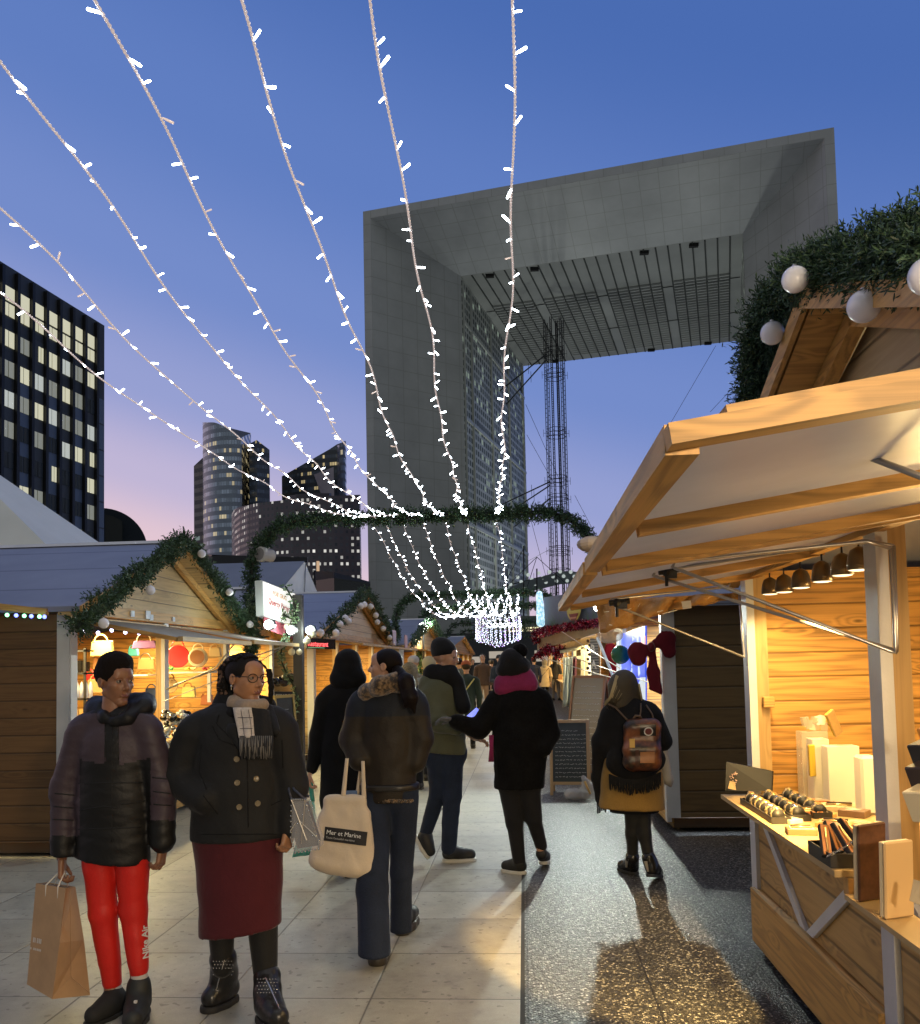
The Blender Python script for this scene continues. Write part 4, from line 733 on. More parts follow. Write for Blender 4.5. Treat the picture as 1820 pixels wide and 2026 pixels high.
r0 = atY(607, 1283, 13.2); r1 = atY(664, 1285, 13.8); hz = np.array((0, 0, .16)); rn = np.cross(r1-r0, hz); rn /= np.linalg.norm(rn)
MB().prism([r0, r1, r1+hz, r0+hz], -rn*.05).build('board', plain('black board gloss', (.02, .02, .02), .15), rs); rx = (r1-r0)/np.linalg.norm(r1-r0)
text_mesh('lettering', 'Restaurant', r0+rn*.004+rx*.015+[0, 0, .04], rx, (0, 0, 1), .108, emit('red led', (1, .05, .05), 2.2), rs, bold=.0015)
MB().tube([r0+rn*.006+rx*.02+[0, 0, .018], r0+rn*.006+rx*.40+[0, 0, .018]], .003, 5).build('green_line', emit('green line', (.1, .8, .3), .8), rs)
# KEBAB DU SUD OUEST board, poster, goods inside the gap stall between the two left stalls
gs = stall('yellow-lit food stall seen between the ivy post and the near left stall', -1, -4.1, 12.0, 14.3, 1, 2.7, 2.05, light=190, lcol=(1, .80, .34), sidem=pineX, dep=2.0, braces=False)
kb = thing('chalkboard_sign', atY(560, 1390, 11.85), 'small black board lettered KEBAB DU SUD OUEST on the food counter', 'sign')
k0 = atY(543, 1396, 11.9); k1 = atY(580, 1396, 12.1); kx = (k1-k0)/np.linalg.norm(k1-k0); MB().prism([k0, k1, k1+[0, 0, .19], k0+[0, 0, .19]], (0, .03, 0)).build('board', plain('slate black', (.02, .022, .025), .6), kb)
for b_, z_, sz in (('KEBAB DU', .115, .06), ('SUD OUEST', .035, .05)): text_mesh('lettering', b_, k0+kx*.02+[0, -.004, z_], kx, (0, 0, 1), sz, plain('chalk white', (.75, .75, .72), .8), kb)
# heaps of dark goods on that counter
def heap(label, cat, name, u0, u1, v, Y, n, mats, r=.05, seed=1, hh=2, g='goods'):
    r_ = random.Random(seed); t = thing(name, atY((u0+u1)/2, v, Y), label, cat)
    for k in range(n):
        u = u0+(u1-u0)*r_.random(); c = atY(u, v, Y+r_.uniform(-.12, .12))+[0, 0, r*(1+r_.random()*hh)]; s_ = r*(.6+.7*r_.random())
        MB().ball(c, s_, 9, 7, (1, 1, .75)).build('piece', mats[r_.randrange(len(mats))], t, smooth=True)
    return t
brn = plain('dark brown', (.05, .03, .02), .5); wht = plain('white plastic', (.75, .74, .70), .4); blk_g = plain('gloss black', (.01, .01, .01), .15); gold = plain('gold', (.75, .5, .2), .3, .8); steelb = plain('bright steel', (.6, .6, .58), .2, .9)
heap('pile of dark sausages on the food counter beside the woman with glasses', 'food', 'sausage_pile', 545, 580, 1360, 12.3, 14, [brn, blk_g], .055, 5)
heap('heap of shiny black and silver trinkets on the handbag counter', 'trinkets', 'trinket_heap', 322, 378, 1462, 8.9, 60, [blk_g, steelb, wht], .035, 6, 7)
# ---- handbags, shelves and goods inside the near left stall
def bagthing(name, label, c, w_, h_, mat, shape='round', hmat=None, d=.06, cat='handbag'):
    t = thing(name, c, label, cat, 'handbags hung in the left stall')
    c = np.array(c, float)
    if shape == 'round': MB().lathe(c+[0, 0, h_/2], [(w_/2*.94, -d/2), (w_/2, -d/2+.01), (w_/2, d/2-.01), (w_/2*.94, d/2)], 28, ax=(.35, -1, 0)).build('body', mat, t, smooth=False)
    else:
        wt = w_/2*(.82 if shape == 'tote' else 1); MB().prism([c+[-w_/2, 0, 0], c+[w_/2, 0, 0], c+[wt, 0, h_], c+[-wt, 0, h_]], (0, d, 0)).build('body', mat, t, bevel=.008)
    hp = [c+[w_*.28*math.cos(a), -.005, h_*.93+w_*.30*math.sin(a)] for a in np.linspace(math.pi, 0, 12)]; MB().tube(hp, .007, 6).build('handle', hmat or mat, t); return t
redl = plain('red leather', (.62, .03, .03), .35); crm = plain('cream leather', (.80, .72, .48), .4); tan = plain('tan leather', (.40, .17, .06), .4); camel = plain('camel leather', (.62, .42, .18), .45); yel = plain('yellow leather', (.85, .70, .22), .4); pur = plain('purple stripe', (.25, .08, .28), .5)
YB = 10.9
def wq(u, v, Y=YB): return atY(u, v, Y)
b1 = bagthing('round_handbag', 'round red handbag with two small rings hung on the stall wall', wq(352, 1321), .285, .285, redl); b2_ = bagthing('round_handbag', 'round cream handbag with a red clover hung beside the red one', wq(392, 1320), .24, .24, crm)
cc = wq(391, 1300, YB-.06); cm = MB()
for a in range(4): cm.ball(cc+[.022*math.cos(a*math.pi/2+.78), 0, .022*math.sin(a*math.pi/2+.78)], .02, 8, 6, (1, .3, 1))
cm.build('clover', redl, b2_); MB().lathe(cc+[0, -.012, 0], [(.085, 0), (.088, .004)], 24, ax=(.35, -1, 0)).build('ring', tan, b2_)
bagthing('tote_bag', 'yellow two-handled tote bag hung top left in the left stall', wq(200, 1298, 9.6), .27, .17, yel, 'tote'); bagthing('shoulder_bag', 'tan shoulder bag hung under the yellow tote', wq(196, 1325, 9.7), .16, .16, tan, 'tote'); bagthing('striped_clutch', 'purple and cream striped clutch above the boy', wq(285, 1283, 9.9), .30, .09, pur, 'tote', crm)
bagthing('brown_handbag', 'brown handbag with a brass lock hung behind the boy', wq(288, 1325), .23, .15, tan, 'tote', brn); bagthing('camel_bag', 'camel bag hung low beside the metal shelf', wq(189, 1372, 9.8), .22, .16, camel, 'tote')
shf = MB(); shf.b2(*sorted((wq(318, 1, YB)[0], wq(420, 1, YB)[0])), YB-.2, YB+.05, wq(360, 1329)[2]-.02, wq(360, 1329)[2]); shf.b2(wq(414, 1, YB)[0], wq(420, 1, YB)[0], YB-.2, YB-.17, wq(360, 1389)[2], wq(360, 1329)[2]-.021); s0_ = thing('wall_shelf', wq(370, 1389), 'white wall shelf with a bracket under the red round bag', 'shelf'); shf.build('shelf', white, s0_)
MB().b2(*sorted((wq(262, 1, YB)[0], wq(303, 1, YB)[0])), YB-.2, YB+.05, wq(290, 1334)[2]-.02, wq(290, 1334)[2]).build('shelf', white, s0_)
for k, (u, c_) in enumerate(((326, (.7, .08, .3)), (338, (.1, .4, .12)), (371, (.85, .7, .1)), (382, (.9, .85, .4)), (408, (.6, .05, .08)), (418, (.8, .6, .1)))): heap(['pink felt flowers on the shelf', 'green felt flowers on the shelf', 'yellow felt flowers on the shelf', 'pale felt flowers on the shelf', 'red felt flowers on the shelf end', 'orange felt flowers at the shelf corner'][k], 'decoration', 'felt_flowers', u-5, u+5, 1327, YB-.12, 7, [plain('felt%d' % k, c_, .8)], .018, k+20, 1)
rk = thing('metal_rack', wq(156, 1500, 9.0), 'black metal rack of boxes and white bottles behind the white post', 'rack'); rm = MB(); ra = wq(140, 1, 9.0)[0]; rb_ = wq(171, 1, 9.0)[0]
for x in (ra, rb_): rm.b2(x-.012, x+.012, 9.0, 9.02, .86, wq(1, 1286, 9.0)[2])
for v in (1286, 1331, 1382, 1430): z = wq(155, v, 9.0)[2]; rm.b2(ra-.11, rb_+.012, 9.0, 9.18, z-.02, z)
rm.build('frame', plain('black rack', (.03, .028, .025), .5), rk)
for k in range(5):
    c = wq(136+k*9, 1381, 8.98)+[0, .08, 0]; tb = thing('candle_bottle', c, '%s white pointed candle from the left on the black rack' % ORD[k], 'candle', 'white candles on the rack'); MB().lathe(c, [(.020, 0), (.021, .10), (.019, .13), (.006, .165), (.002, .17)], 12).build('body', emit('glowing candle wax', (1, .93, .75), .25), tb, smooth=True)  # unlit wax given a faint glow of its own
for k in range(3): c = wq(140+k*11, 1330, 8.98)+[0, .08, .06]; bxx = thing('dark_box', c-[0, 0, .06], '%s black gift box from the left on the top rack shelf' % ORD[k], 'box', 'black boxes on the rack'); MB().box(c, (.055, .07, .10+.03*(k % 2))).build('body', blk_g, bxx)
for k in range(4): c = wq(138+k*9, 1429, 8.98)+[0, .08, .07]; bxx = thing('wooden_box', c-[0, 0, .07], '%s honey wooden box from the left on the lower rack shelf' % ORD[k], 'box', 'wooden boxes on the rack'); MB().box(c, (.04, .07, .13-.02*(k % 2))).build('body', plain('box honey', (.55, .34, .12), .5), bxx)
pk = MB()
for (u, v) in ((341, 1310-3), (388, 1316-4), (395, 1303), (231, 1318-3)): q = atX(u, v, -3.72); q = atX(u, v+ (0), -3.86)
for (y, z, s_) in ((8.55, 2.155, .05), (8.9, 2.16, .07), (9.0, 2.14, .05), (9.6, 2.15, .04), (7.8, 2.15, .04)): pk.b2(-3.93+.03, -3.885, y, y+s_*1.6, z-s_*.5, z+s_*.7)
pk.build('price_card', plain('pale card', (.7, .75, .8), .5), L1.t)
EXB = [('wicker_bag', 'small wicker bag hung high at the far end of the left stall', 424, 1300, 10.9, .16, .12, camel, 'tote', None), ('scarlet_purse', 'scarlet purse hung under the fairy lights behind the metal rack', 178, 1346, 9.9, .13, .09, redl, 'tote', None), ('olive_satchel', 'olive satchel on the back wall behind the boy', 232, 1345, 10.9, .22, .16, plain('olive leather', (.16, .15, .06), .5), 'tote', brn), ('teal_purse', 'teal purse hung beside the brown handbag', 262, 1298, 10.9, .14, .10, plain('teal leather', (.05, .25, .24), .4), 'tote', None), ('straw_bag', 'round straw bag hung low beneath the wall shelf', 336, 1372, 10.9, .20, .20, camel, 'round', brn), ('mustard_bag', 'mustard bag hung low beneath the cream round bag', 372, 1380, 10.9, .18, .14, yel, 'tote', tan), ('rust_bag', 'rust coloured bag at the far end below the shelf', 408, 1395, 10.9, .16, .13, plain('rust leather', (.42, .14, .05), .4), 'tote', None), ('navy_bag', 'navy bag hung low behind the boy\'s shoulder', 300, 1385, 10.9, .20, .15, plain('navy leather', (.03, .05, .12), .4), 'tote', None)]
for nm_, lb, u, v, Y, w_, h_, mt_, shp, hm_ in EXB: bagthing(nm_, lb, wq(u, v, Y), w_, h_, mt_, shp, hm_)
for k in range(9):
    u = 160+k*31; c = atZ(u, 1440, .85) if False else np.array((-4.05-.1*(k % 2), 7.8+k*.42, .85)); t = thing('folded_scarf', c, '%s folded scarf from the near end of the handbag counter' % ORD[k], 'scarf', 'folded scarves on the handbag counter'); MB().box(c+[0, 0, .03+.012*(k % 3)], (.16, .22, .06+.024*(k % 3))).build('cloth', plain('scarf fold %d' % (k % 4), [(.4, .05, .07), (.6, .5, .3), (.1, .14, .3), (.5, .25, .08)][k % 4], .8, bump=.5), t, bevel=.012)
# ------------------------------------------------------------------ light strings
white_e = emit('led white', (.80, .90, 1.0), 26); wcab = plain('glowing white cable', (.92, .86, .82), .4); wcab.node_tree.nodes['Principled BSDF'].inputs['Emission Color'].default_value = (1, .84, .80, 1); wcab.node_tree.nodes['Principled BSDF'].inputs['Emission Strength'].default_value = .35; wcab.cycles.emission_sampling = 'NONE'; _t = wcab.node_tree; _tr = _t.nodes.new('ShaderNodeBsdfTranslucent'); _tr.inputs[0].default_value = (.95, .9, .86, 1); _mx = _t.nodes.new('ShaderNodeMixShader'); _mx.inputs[0].default_value = .5; _o = [n for n in _t.nodes if n.type == 'OUTPUT_MATERIAL'][0]; _p = [n for n in _t.nodes if n.type == 'BSDF_PRINCIPLED'][0]; _t.links.new(_p.outputs[0], _mx.inputs[1]); _t.links.new(_tr.outputs[0], _mx.inputs[2]); _t.links.new(_mx.outputs[0], _o.inputs[0])  # faint emission added so the cable looks lit by its leds
pb = MB(); pb.lathe((0, 0, 0), [(.0030, -.004), (.0032, .0), (.0050, .010), (.0056, .036), (.0050, .042), (.0030, .044)], 7, ax=(0, 0, 1)); BULB = pb.build('bulb', white_e, None, smooth=True, loc=(0, 0, 0))
sk = MB(); sk.lathe((0, 0, 0), [(.0034, -.010), (.0036, .001)], 6); SOCK = sk.build('socket', plain('white plastic', (.7, .7, .68), .4), None, loc=(0, 0, 0)); BULB.hide_render = True; SOCK.hide_render = True
BULB2 = BULB.copy(); BULB2.data = BULB.data.copy(); COL.objects.link(BULB2); BULB2.data.materials[0] = emit('led peach dim', (1, .72, .60), .55); WL[BULB2.name] = WL[BULB.name]
first = {'b': True}
def h_a(Y): return 3.05+.60*((Y-5.5)/6.5)**2
def h_b(Y): return 2.62+1.0*((Y-19)/7)**2
def string(label, xa, ya, xb, yb, hf, step, s_bulb, seed, detail=True, parts=True, sagx=0):
    r = np.random.default_rng(seed); n = int((yb-ya)/.05); Y = np.linspace(ya, yb, n+1); X = xa+(xb-xa)*(Y-ya)/(yb-ya)+.012*np.sin(Y*2.1+seed)+.008*np.sin(Y*5.3+seed*2); Z = np.array([hf(y) for y in Y])+.010*np.sin(Y*3.7+seed)
    P = np.stack([X, Y, Z], 1); t = thing('light_string', (X[len(X)//2], Y[len(Y)//2], Z[len(Z)//2]), label, 'string lights', 'strings of white leds over the alley')
    if detail:
        Q, L = path_pts(P, .0085); k = np.arange(len(Q))*.0085/.035*2*math.pi; mb = MB()
        for ph in (0, math.pi): o = np.stack([np.cos(k+ph)*.0026, np.zeros(len(k)), np.sin(k+ph)*.0026], 1); mb.tube(Q+o, .0027, 4, cap=False)
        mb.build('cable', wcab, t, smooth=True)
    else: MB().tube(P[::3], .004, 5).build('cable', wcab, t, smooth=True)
    Q, L = path_pts(P, step); acc = None
    allb = MB()
    for i in range(1, len(Q)-1):
        q = Q[i]+(Q[i+1]-Q[i])*r.uniform(-.42, .42); d = np.array((r.choice([-1, 1])*r.uniform(.35, 1), r.uniform(-.8, .8), r.uniform(-.9, .75))); d /= np.linalg.norm(d)
        if parts:
            e = Vector(d).to_track_quat('Z', 'Y').to_euler(); s_ = s_bulb*r.uniform(.7, 1.12); dim = r.random() < .13
            b = copy_to(BULB2 if dim else BULB, q+d*.010*s_-WL[t.name], t, e, (s_,)*3, kids=False); b.hide_render = False
        else:
            allb.tube([q+d*.006, q+d*.03*s_bulb, q+d*.045*s_bulb], [.004*s_bulb, .0065*s_bulb, .004*s_bulb], 5)
    if not parts:
        o = allb.build('bulb', white_e, t); o['kind'] = 'stuff'
    return t
xs_near = [-2.08, -1.71, -1.335, -1.01, -.66, -.325, .02]; xs_h1 = [-2.05, -1.90, -1.66, -1.36, -1.05, -.73, -.31]
nmz = ['leftmost', 'second from the left', 'third from the left', 'middle', 'third from the right', 'second from the right', 'rightmost']
for k in range(7):
    # the strings run from behind the camera to the first hoop
    ya = 1.35; xa = xs_near[k]+(xs_near[k]-xs_h1[k])*((2.2-ya)/9.8); string('%s of the seven white led strings running overhead to the first hoop' % nmz[k], xa, ya, xs_h1[k], 11.95, h_a, .135, .70, k+1)
xs_h2 = [-1.55, -1.32, -1.10, -.88, -.62, -.38, -.12]
for k in range(7): string('%s of the seven white led strings between the first and second hoop' % nmz[k], xs_h1[k], 12.05, xs_h2[k], 25.9, h_b, .165, .82, k+11, detail=False)
for k in range(7): string('%s of the seven led strings beyond the second hoop' % nmz[k], xs_h2[k], 26.1, xs_h2[k]*.9, 45, lambda y: 3.1+.5*((y-36)/9)**2, .6, 1.1, k+21, detail=False, parts=False)
BULB.hide_render = True
bpy.data.objects.remove(BULB2); bpy.data.objects.remove(BULB); bpy.data.objects.remove(SOCK)
ch_ = thing('light_chandelier', (-.82, 30, 2.4), 'hanging curtain of white and violet led festoons in the middle of the alley', 'light curtain')
cab = MB(); vb = MB(); wb_ = MB(); rr = np.random.default_rng(5)
for k in range(30):
    a = 2*math.pi*k/30; xa = -.84+.76*math.cos(a); ya = 30+.76*math.sin(a); drop = .55+.45*(1-abs(math.cos(a)))
    top = 3.15; bot = 2.72-drop*.62; b2x = -.84+.76*math.cos(a+.21); b2y = 30+.76*math.sin(a+.21)
    pts = [(xa, ya, top), (xa, ya, bot+.12), (xa+(b2x-xa)*.5, ya+(b2y-ya)*.5, bot-.03), (b2x, b2y, bot+.12), (b2x, b2y, top-.5)]; cab.tube(pts, .005, 4)
    Q, _ = path_pts(pts, .085)
    for q in Q: (vb if (rr.random() < .28) else wb_).ball(q+rr.normal(0, .012, 3), .0125, 6, 4)
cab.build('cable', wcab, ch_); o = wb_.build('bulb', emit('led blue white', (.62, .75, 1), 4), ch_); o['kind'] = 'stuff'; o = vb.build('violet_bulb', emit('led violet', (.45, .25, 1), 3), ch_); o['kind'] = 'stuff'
MB().tube([(-.84+.76*math.cos(a), 30+.76*math.sin(a), 3.16) for a in np.linspace(0, 2*math.pi, 25)], .02, 6).build('ring', dmetal, ch_)
lamp_obj('string_glow', 'POINT', (-.8, 24, 3.1), 90, (.85, .92, 1), .6, ch_); 
# ------------------------------------------------------------------ implicit-surface modelling (smooth unions of tapered limbs, meshed by surface nets)
def V3(*a): return np.array(a, float)
class SDF:
    def __init__(s, lo, hi, h, fine=None):
        """fine: list of (axis, a, b, step) zones with a smaller step"""
        ax = []
        for k in range(3):
            pts = [lo[k]]; x = lo[k]
            while x < hi[k]:
                st = h
                for (a_, q0, q1, q) in (fine or []):
                    if a_ == k and q0 <= x <= q1: st = q
                x += st; pts.append(x)
            ax.append(np.array(pts))
        s.ax = ax; s.F = np.full([len(a) for a in ax], .25, np.float32)
    def _sub(s, lo, hi):
        sl = tuple(slice(max(0, int(np.searchsorted(a, l))-1), min(len(a), int(np.searchsorted(a, h_))+2)) for a, l, h_ in zip(s.ax, lo, hi))
        if any(q.stop-q.start < 2 for q in sl): return None, None
        X, Y, Z = np.meshgrid(s.ax[0][sl[0]], s.ax[1][sl[1]], s.ax[2][sl[2]], indexing='ij'); return sl, (X, Y, Z)
    def comb(s, sl, D, k, op='u'):
        F = s.F[sl]; D = D.astype(np.float32)
        if op == 'u':
            if k > 0: h_ = np.clip(.5+.5*(D-F)/k, 0, 1); R = D*(1-h_)+F*h_-k*h_*(1-h_)
            else: R = np.minimum(F, D)
        elif op == 's':
            D = -D; h_ = np.clip(.5-.5*(D-F)/max(k, 1e-6), 0, 1); R = np.maximum(F, D) if k <= 0 else D*(1-h_)+F*h_+k*h_*(1-h_)
        elif op == 'i': R = np.maximum(F, D)
        s.F[sl] = R
    def cone(s, a, b, ra, rb, k=.03, fl=1.0, op='u', fn=None):
        """tapered capsule; fl < 1 flattens it along fn (default the depth axis Y)"""
        a = np.array(a, float); b = np.array(b, float); m = max(ra, rb)+.06+k; sl, G = s._sub(np.minimum(a, b)-m, np.maximum(a, b)+m)
        if sl is None: return s
        sc_ = np.ones(3)
        P = [G[i]-a[i] for i in range(3)]; d = b-a
        if fl != 1.0:
            n = np.array(fn if fn is not None else (0, 1, 0), float); n /= np.linalg.norm(n); q = P[0]*n[0]+P[1]*n[1]+P[2]*n[2]; g = (1/fl-1)
            P = [P[i]+q*n[i]*g for i in range(3)]; d = d+n*(d @ n)*g
        L2 = max(d @ d, 1e-9); t = np.clip((P[0]*d[0]+P[1]*d[1]+P[2]*d[2])/L2, 0, 1)
        D = np.sqrt((P[0]-t*d[0])**2+(P[1]-t*d[1])**2+(P[2]-t*d[2])**2)-(ra+(rb-ra)*t)
        s.comb(sl, D*min(1, fl*.5+.5), k, op); return s
    def ell(s, c, r, k=.02, R=None, op='u'):
        c = np.array(c, float); r = np.array(r, float); m = r.max()+.05+k; sl, G = s._sub(c-m, c+m)
        if sl is None: return s
        P = np.stack([G[i]-c[i] for i in range(3)], -1)
        if R is not None: P = P @ np.array(R)
        Q = P/r; q = np.sqrt((Q**2).sum(-1)); g = np.sqrt(((Q/r)**2).sum(-1))+1e-9; D = q*(q-1)/g
        s.comb(sl, D, k, op); return s
    def cut(s, p, n, k=0):
        """keep the side the normal points away from"""
        n = np.array(n, float); n /= np.linalg.norm(n); X, Y, Z = np.meshgrid(*s.ax, indexing='ij'); D = (X-p[0])*n[0]+(Y-p[1])*n[1]+(Z-p[2])*n[2]; s.F = np.maximum(s.F, D.astype(np.float32)); return s
    def folds(s, amp, freq=(9, 9, 14), seed=1, band=.05, zr=None, zf=(0, 1)):
        """displace near the surface: soft cloth folds"""
        X, Y, Z = np.meshgrid(*s.ax, indexing='ij'); m = np.abs(s.F) < band; x, y, z = X[m], Y[m], Z[m]; r = np.random.default_rng(seed); n = 0
        freq = [q*2.7 if q < 30 else q for q in freq]
        for o in range(4):
            a = r.normal(size=3); a /= np.linalg.norm(a); f_ = (1.5**o); w_ = r.normal(size=3)*.8; ph = r.random(3)*6.28
            ar_ = ((x*a[0]*freq[0]+y*a[1]*freq[1]+z*a[2]*freq[2])*f_+1.3*np.sin(x*w_[0]*freq[0]+z*w_[2]*freq[2]+ph[1])+ph[0]); n = n+(.45*np.sin(ar_)+.75*(1-2*np.abs(np.sin(ar_*.5+1)))*(.5+.5*np.sin(x*w_[1]*4+z*3+ph[2]*6)))/(1.25**o)
        s.F[m] += (amp*n*.55).astype(np.float32); return s
    def mesh(s, name, mat, parent=None, loc=None, mats=None, fmat=None, label=None, smooth_it=1):
        V, Q = surfnet(s.ax, s.F)
        if len(V) == 0: return None
        o = link_mesh(name, V, Q, mat, parent, smooth=True, mats=mats, loc=loc, fmat=fmat(V[Q].mean(1)) if fmat else None)
        if label: o['label'] = label
        return o
def surfnet(ax, F):
    S = F < 0; nx, ny, nz = F.shape; c = np.zeros((nx-1, ny-1, nz-1, 3), np.float32); cnt = np.zeros((nx-1, ny-1, nz-1), np.float32)
    for a in range(3):
        lo = [slice(None)]*3; hi = [slice(None)]*3; lo[a] = slice(0, -1); hi[a] = slice(1, None); f0 = F[tuple(lo)]; f1 = F[tuple(hi)]; cr_ = S[tuple(lo)] != S[tuple(hi)]
        t = np.where(cr_, f0/np.where(np.abs(f0-f1) < 1e-9, 1, f0-f1), 0)
        o1, o2 = [q for q in range(3) if q != a]
        for i in (0, 1):
            for j in (0, 1):
                sl = [slice(None)]*3; sl[o1] = slice(i, F.shape[o1]-1+i); sl[o2] = slice(j, F.shape[o2]-1+j); m = cr_[tuple(sl)]; tt = t[tuple(sl)]
                cnt += m; c[..., a] += tt*m; c[..., o1] += i*m; c[..., o2] += j*m
    act = cnt > 0; idx = np.full(cnt.shape, -1, np.int64); n = int(act.sum()); idx[act] = np.arange(n); p = c[act]/cnt[act][:, None]; I = np.argwhere(act)
    V = np.stack([np.interp(I[:, k]+p[:, k], np.arange(len(ax[k])), ax[k]) for k in range(3)], 1) if n else np.zeros((0, 3))
    Q = []
    for a in range(3):
        o1, o2 = [(1, 2), (2, 0), (0, 1)][a]; lo = [slice(None)]*3; hi = [slice(None)]*3; lo[a] = slice(0, -1); hi[a] = slice(1, None); s0 = S[tuple(lo)]; s1 = S[tuple(hi)]; E_ = np.argwhere(s0 != s1)
        E_ = E_[(E_[:, o1] > 0) & (E_[:, o2] > 0) & (E_[:, o1] < F.shape[o1]-1) & (E_[:, o2] < F.shape[o2]-1)]
        if len(E_) == 0: continue
        def g(d1, d2):
            J = E_.copy(); J[:, o1] -= d1; J[:, o2] -= d2; return idx[J[:, 0], J[:, 1], J[:, 2]]
        q = np.stack([g(1, 1), g(0, 1), g(0, 0), g(1, 0)], 1); fl = ~s0[E_[:, 0], E_[:, 1], E_[:, 2]]; q[fl] = q[fl][:, ::-1]; Q.append(q)
    return V, (np.concatenate(Q) if Q else np.zeros((0, 4), np.int64))
def seam(T_, f, pts, mat, par, r=.0022, name='seam', n=10, off=.0):
    # a sewn line, zip or quilting groove laid on the cloth
    Q = []
    for (a, b), (c, d) in zip(pts[:-1], pts[1:]):
        for t in np.linspace(0, 1, n, endpoint=False):
            s_, _ = surf(T_, *f(a+(c-a)*t, b+(d-b)*t), off)
            if s_ is not None: Q.append(s_)
    if len(Q) > 2: MB().tube(Q, r, 5).build(name, mat, par, smooth=True)
# ------------------------------------------------------------------ anatomy
def rotm(yaw, pitch=0, roll=0):
    """columns: right, forward (out of the face), up. yaw 0 faces the camera (-Y); positive turns the face to picture right"""
    cy_, sy = math.cos(yaw), math.sin(yaw); f_ = V3(sy*math.cos(pitch), -cy_*math.cos(pitch), math.sin(pitch)); r = V3(cy_, sy, 0); u = np.cross(f_, r); u = -u if u[2] < 0 else u
    r2 = r*math.cos(roll)+u*math.sin(roll); u2 = -r*math.sin(roll)+u*math.cos(roll); return np.array([r2, f_, u2]).T
def skin_mat(name, col):
    m = NM(name); c = m.coord('Object'); m.set(Base_Color=m.ramp(m.noise(c, 18, 4, .6), [(.3, sc3(col, .85)), (.7, sc3(col, 1.12))]), Roughness=.42); m.b.inputs['Subsurface Weight'].default_value = .08
    m.b.inputs['Subsurface Radius'].default_value = (.02, .008, .004); m.bump(m.noise(c, 300, 2, .5), .08, .001); return m.m
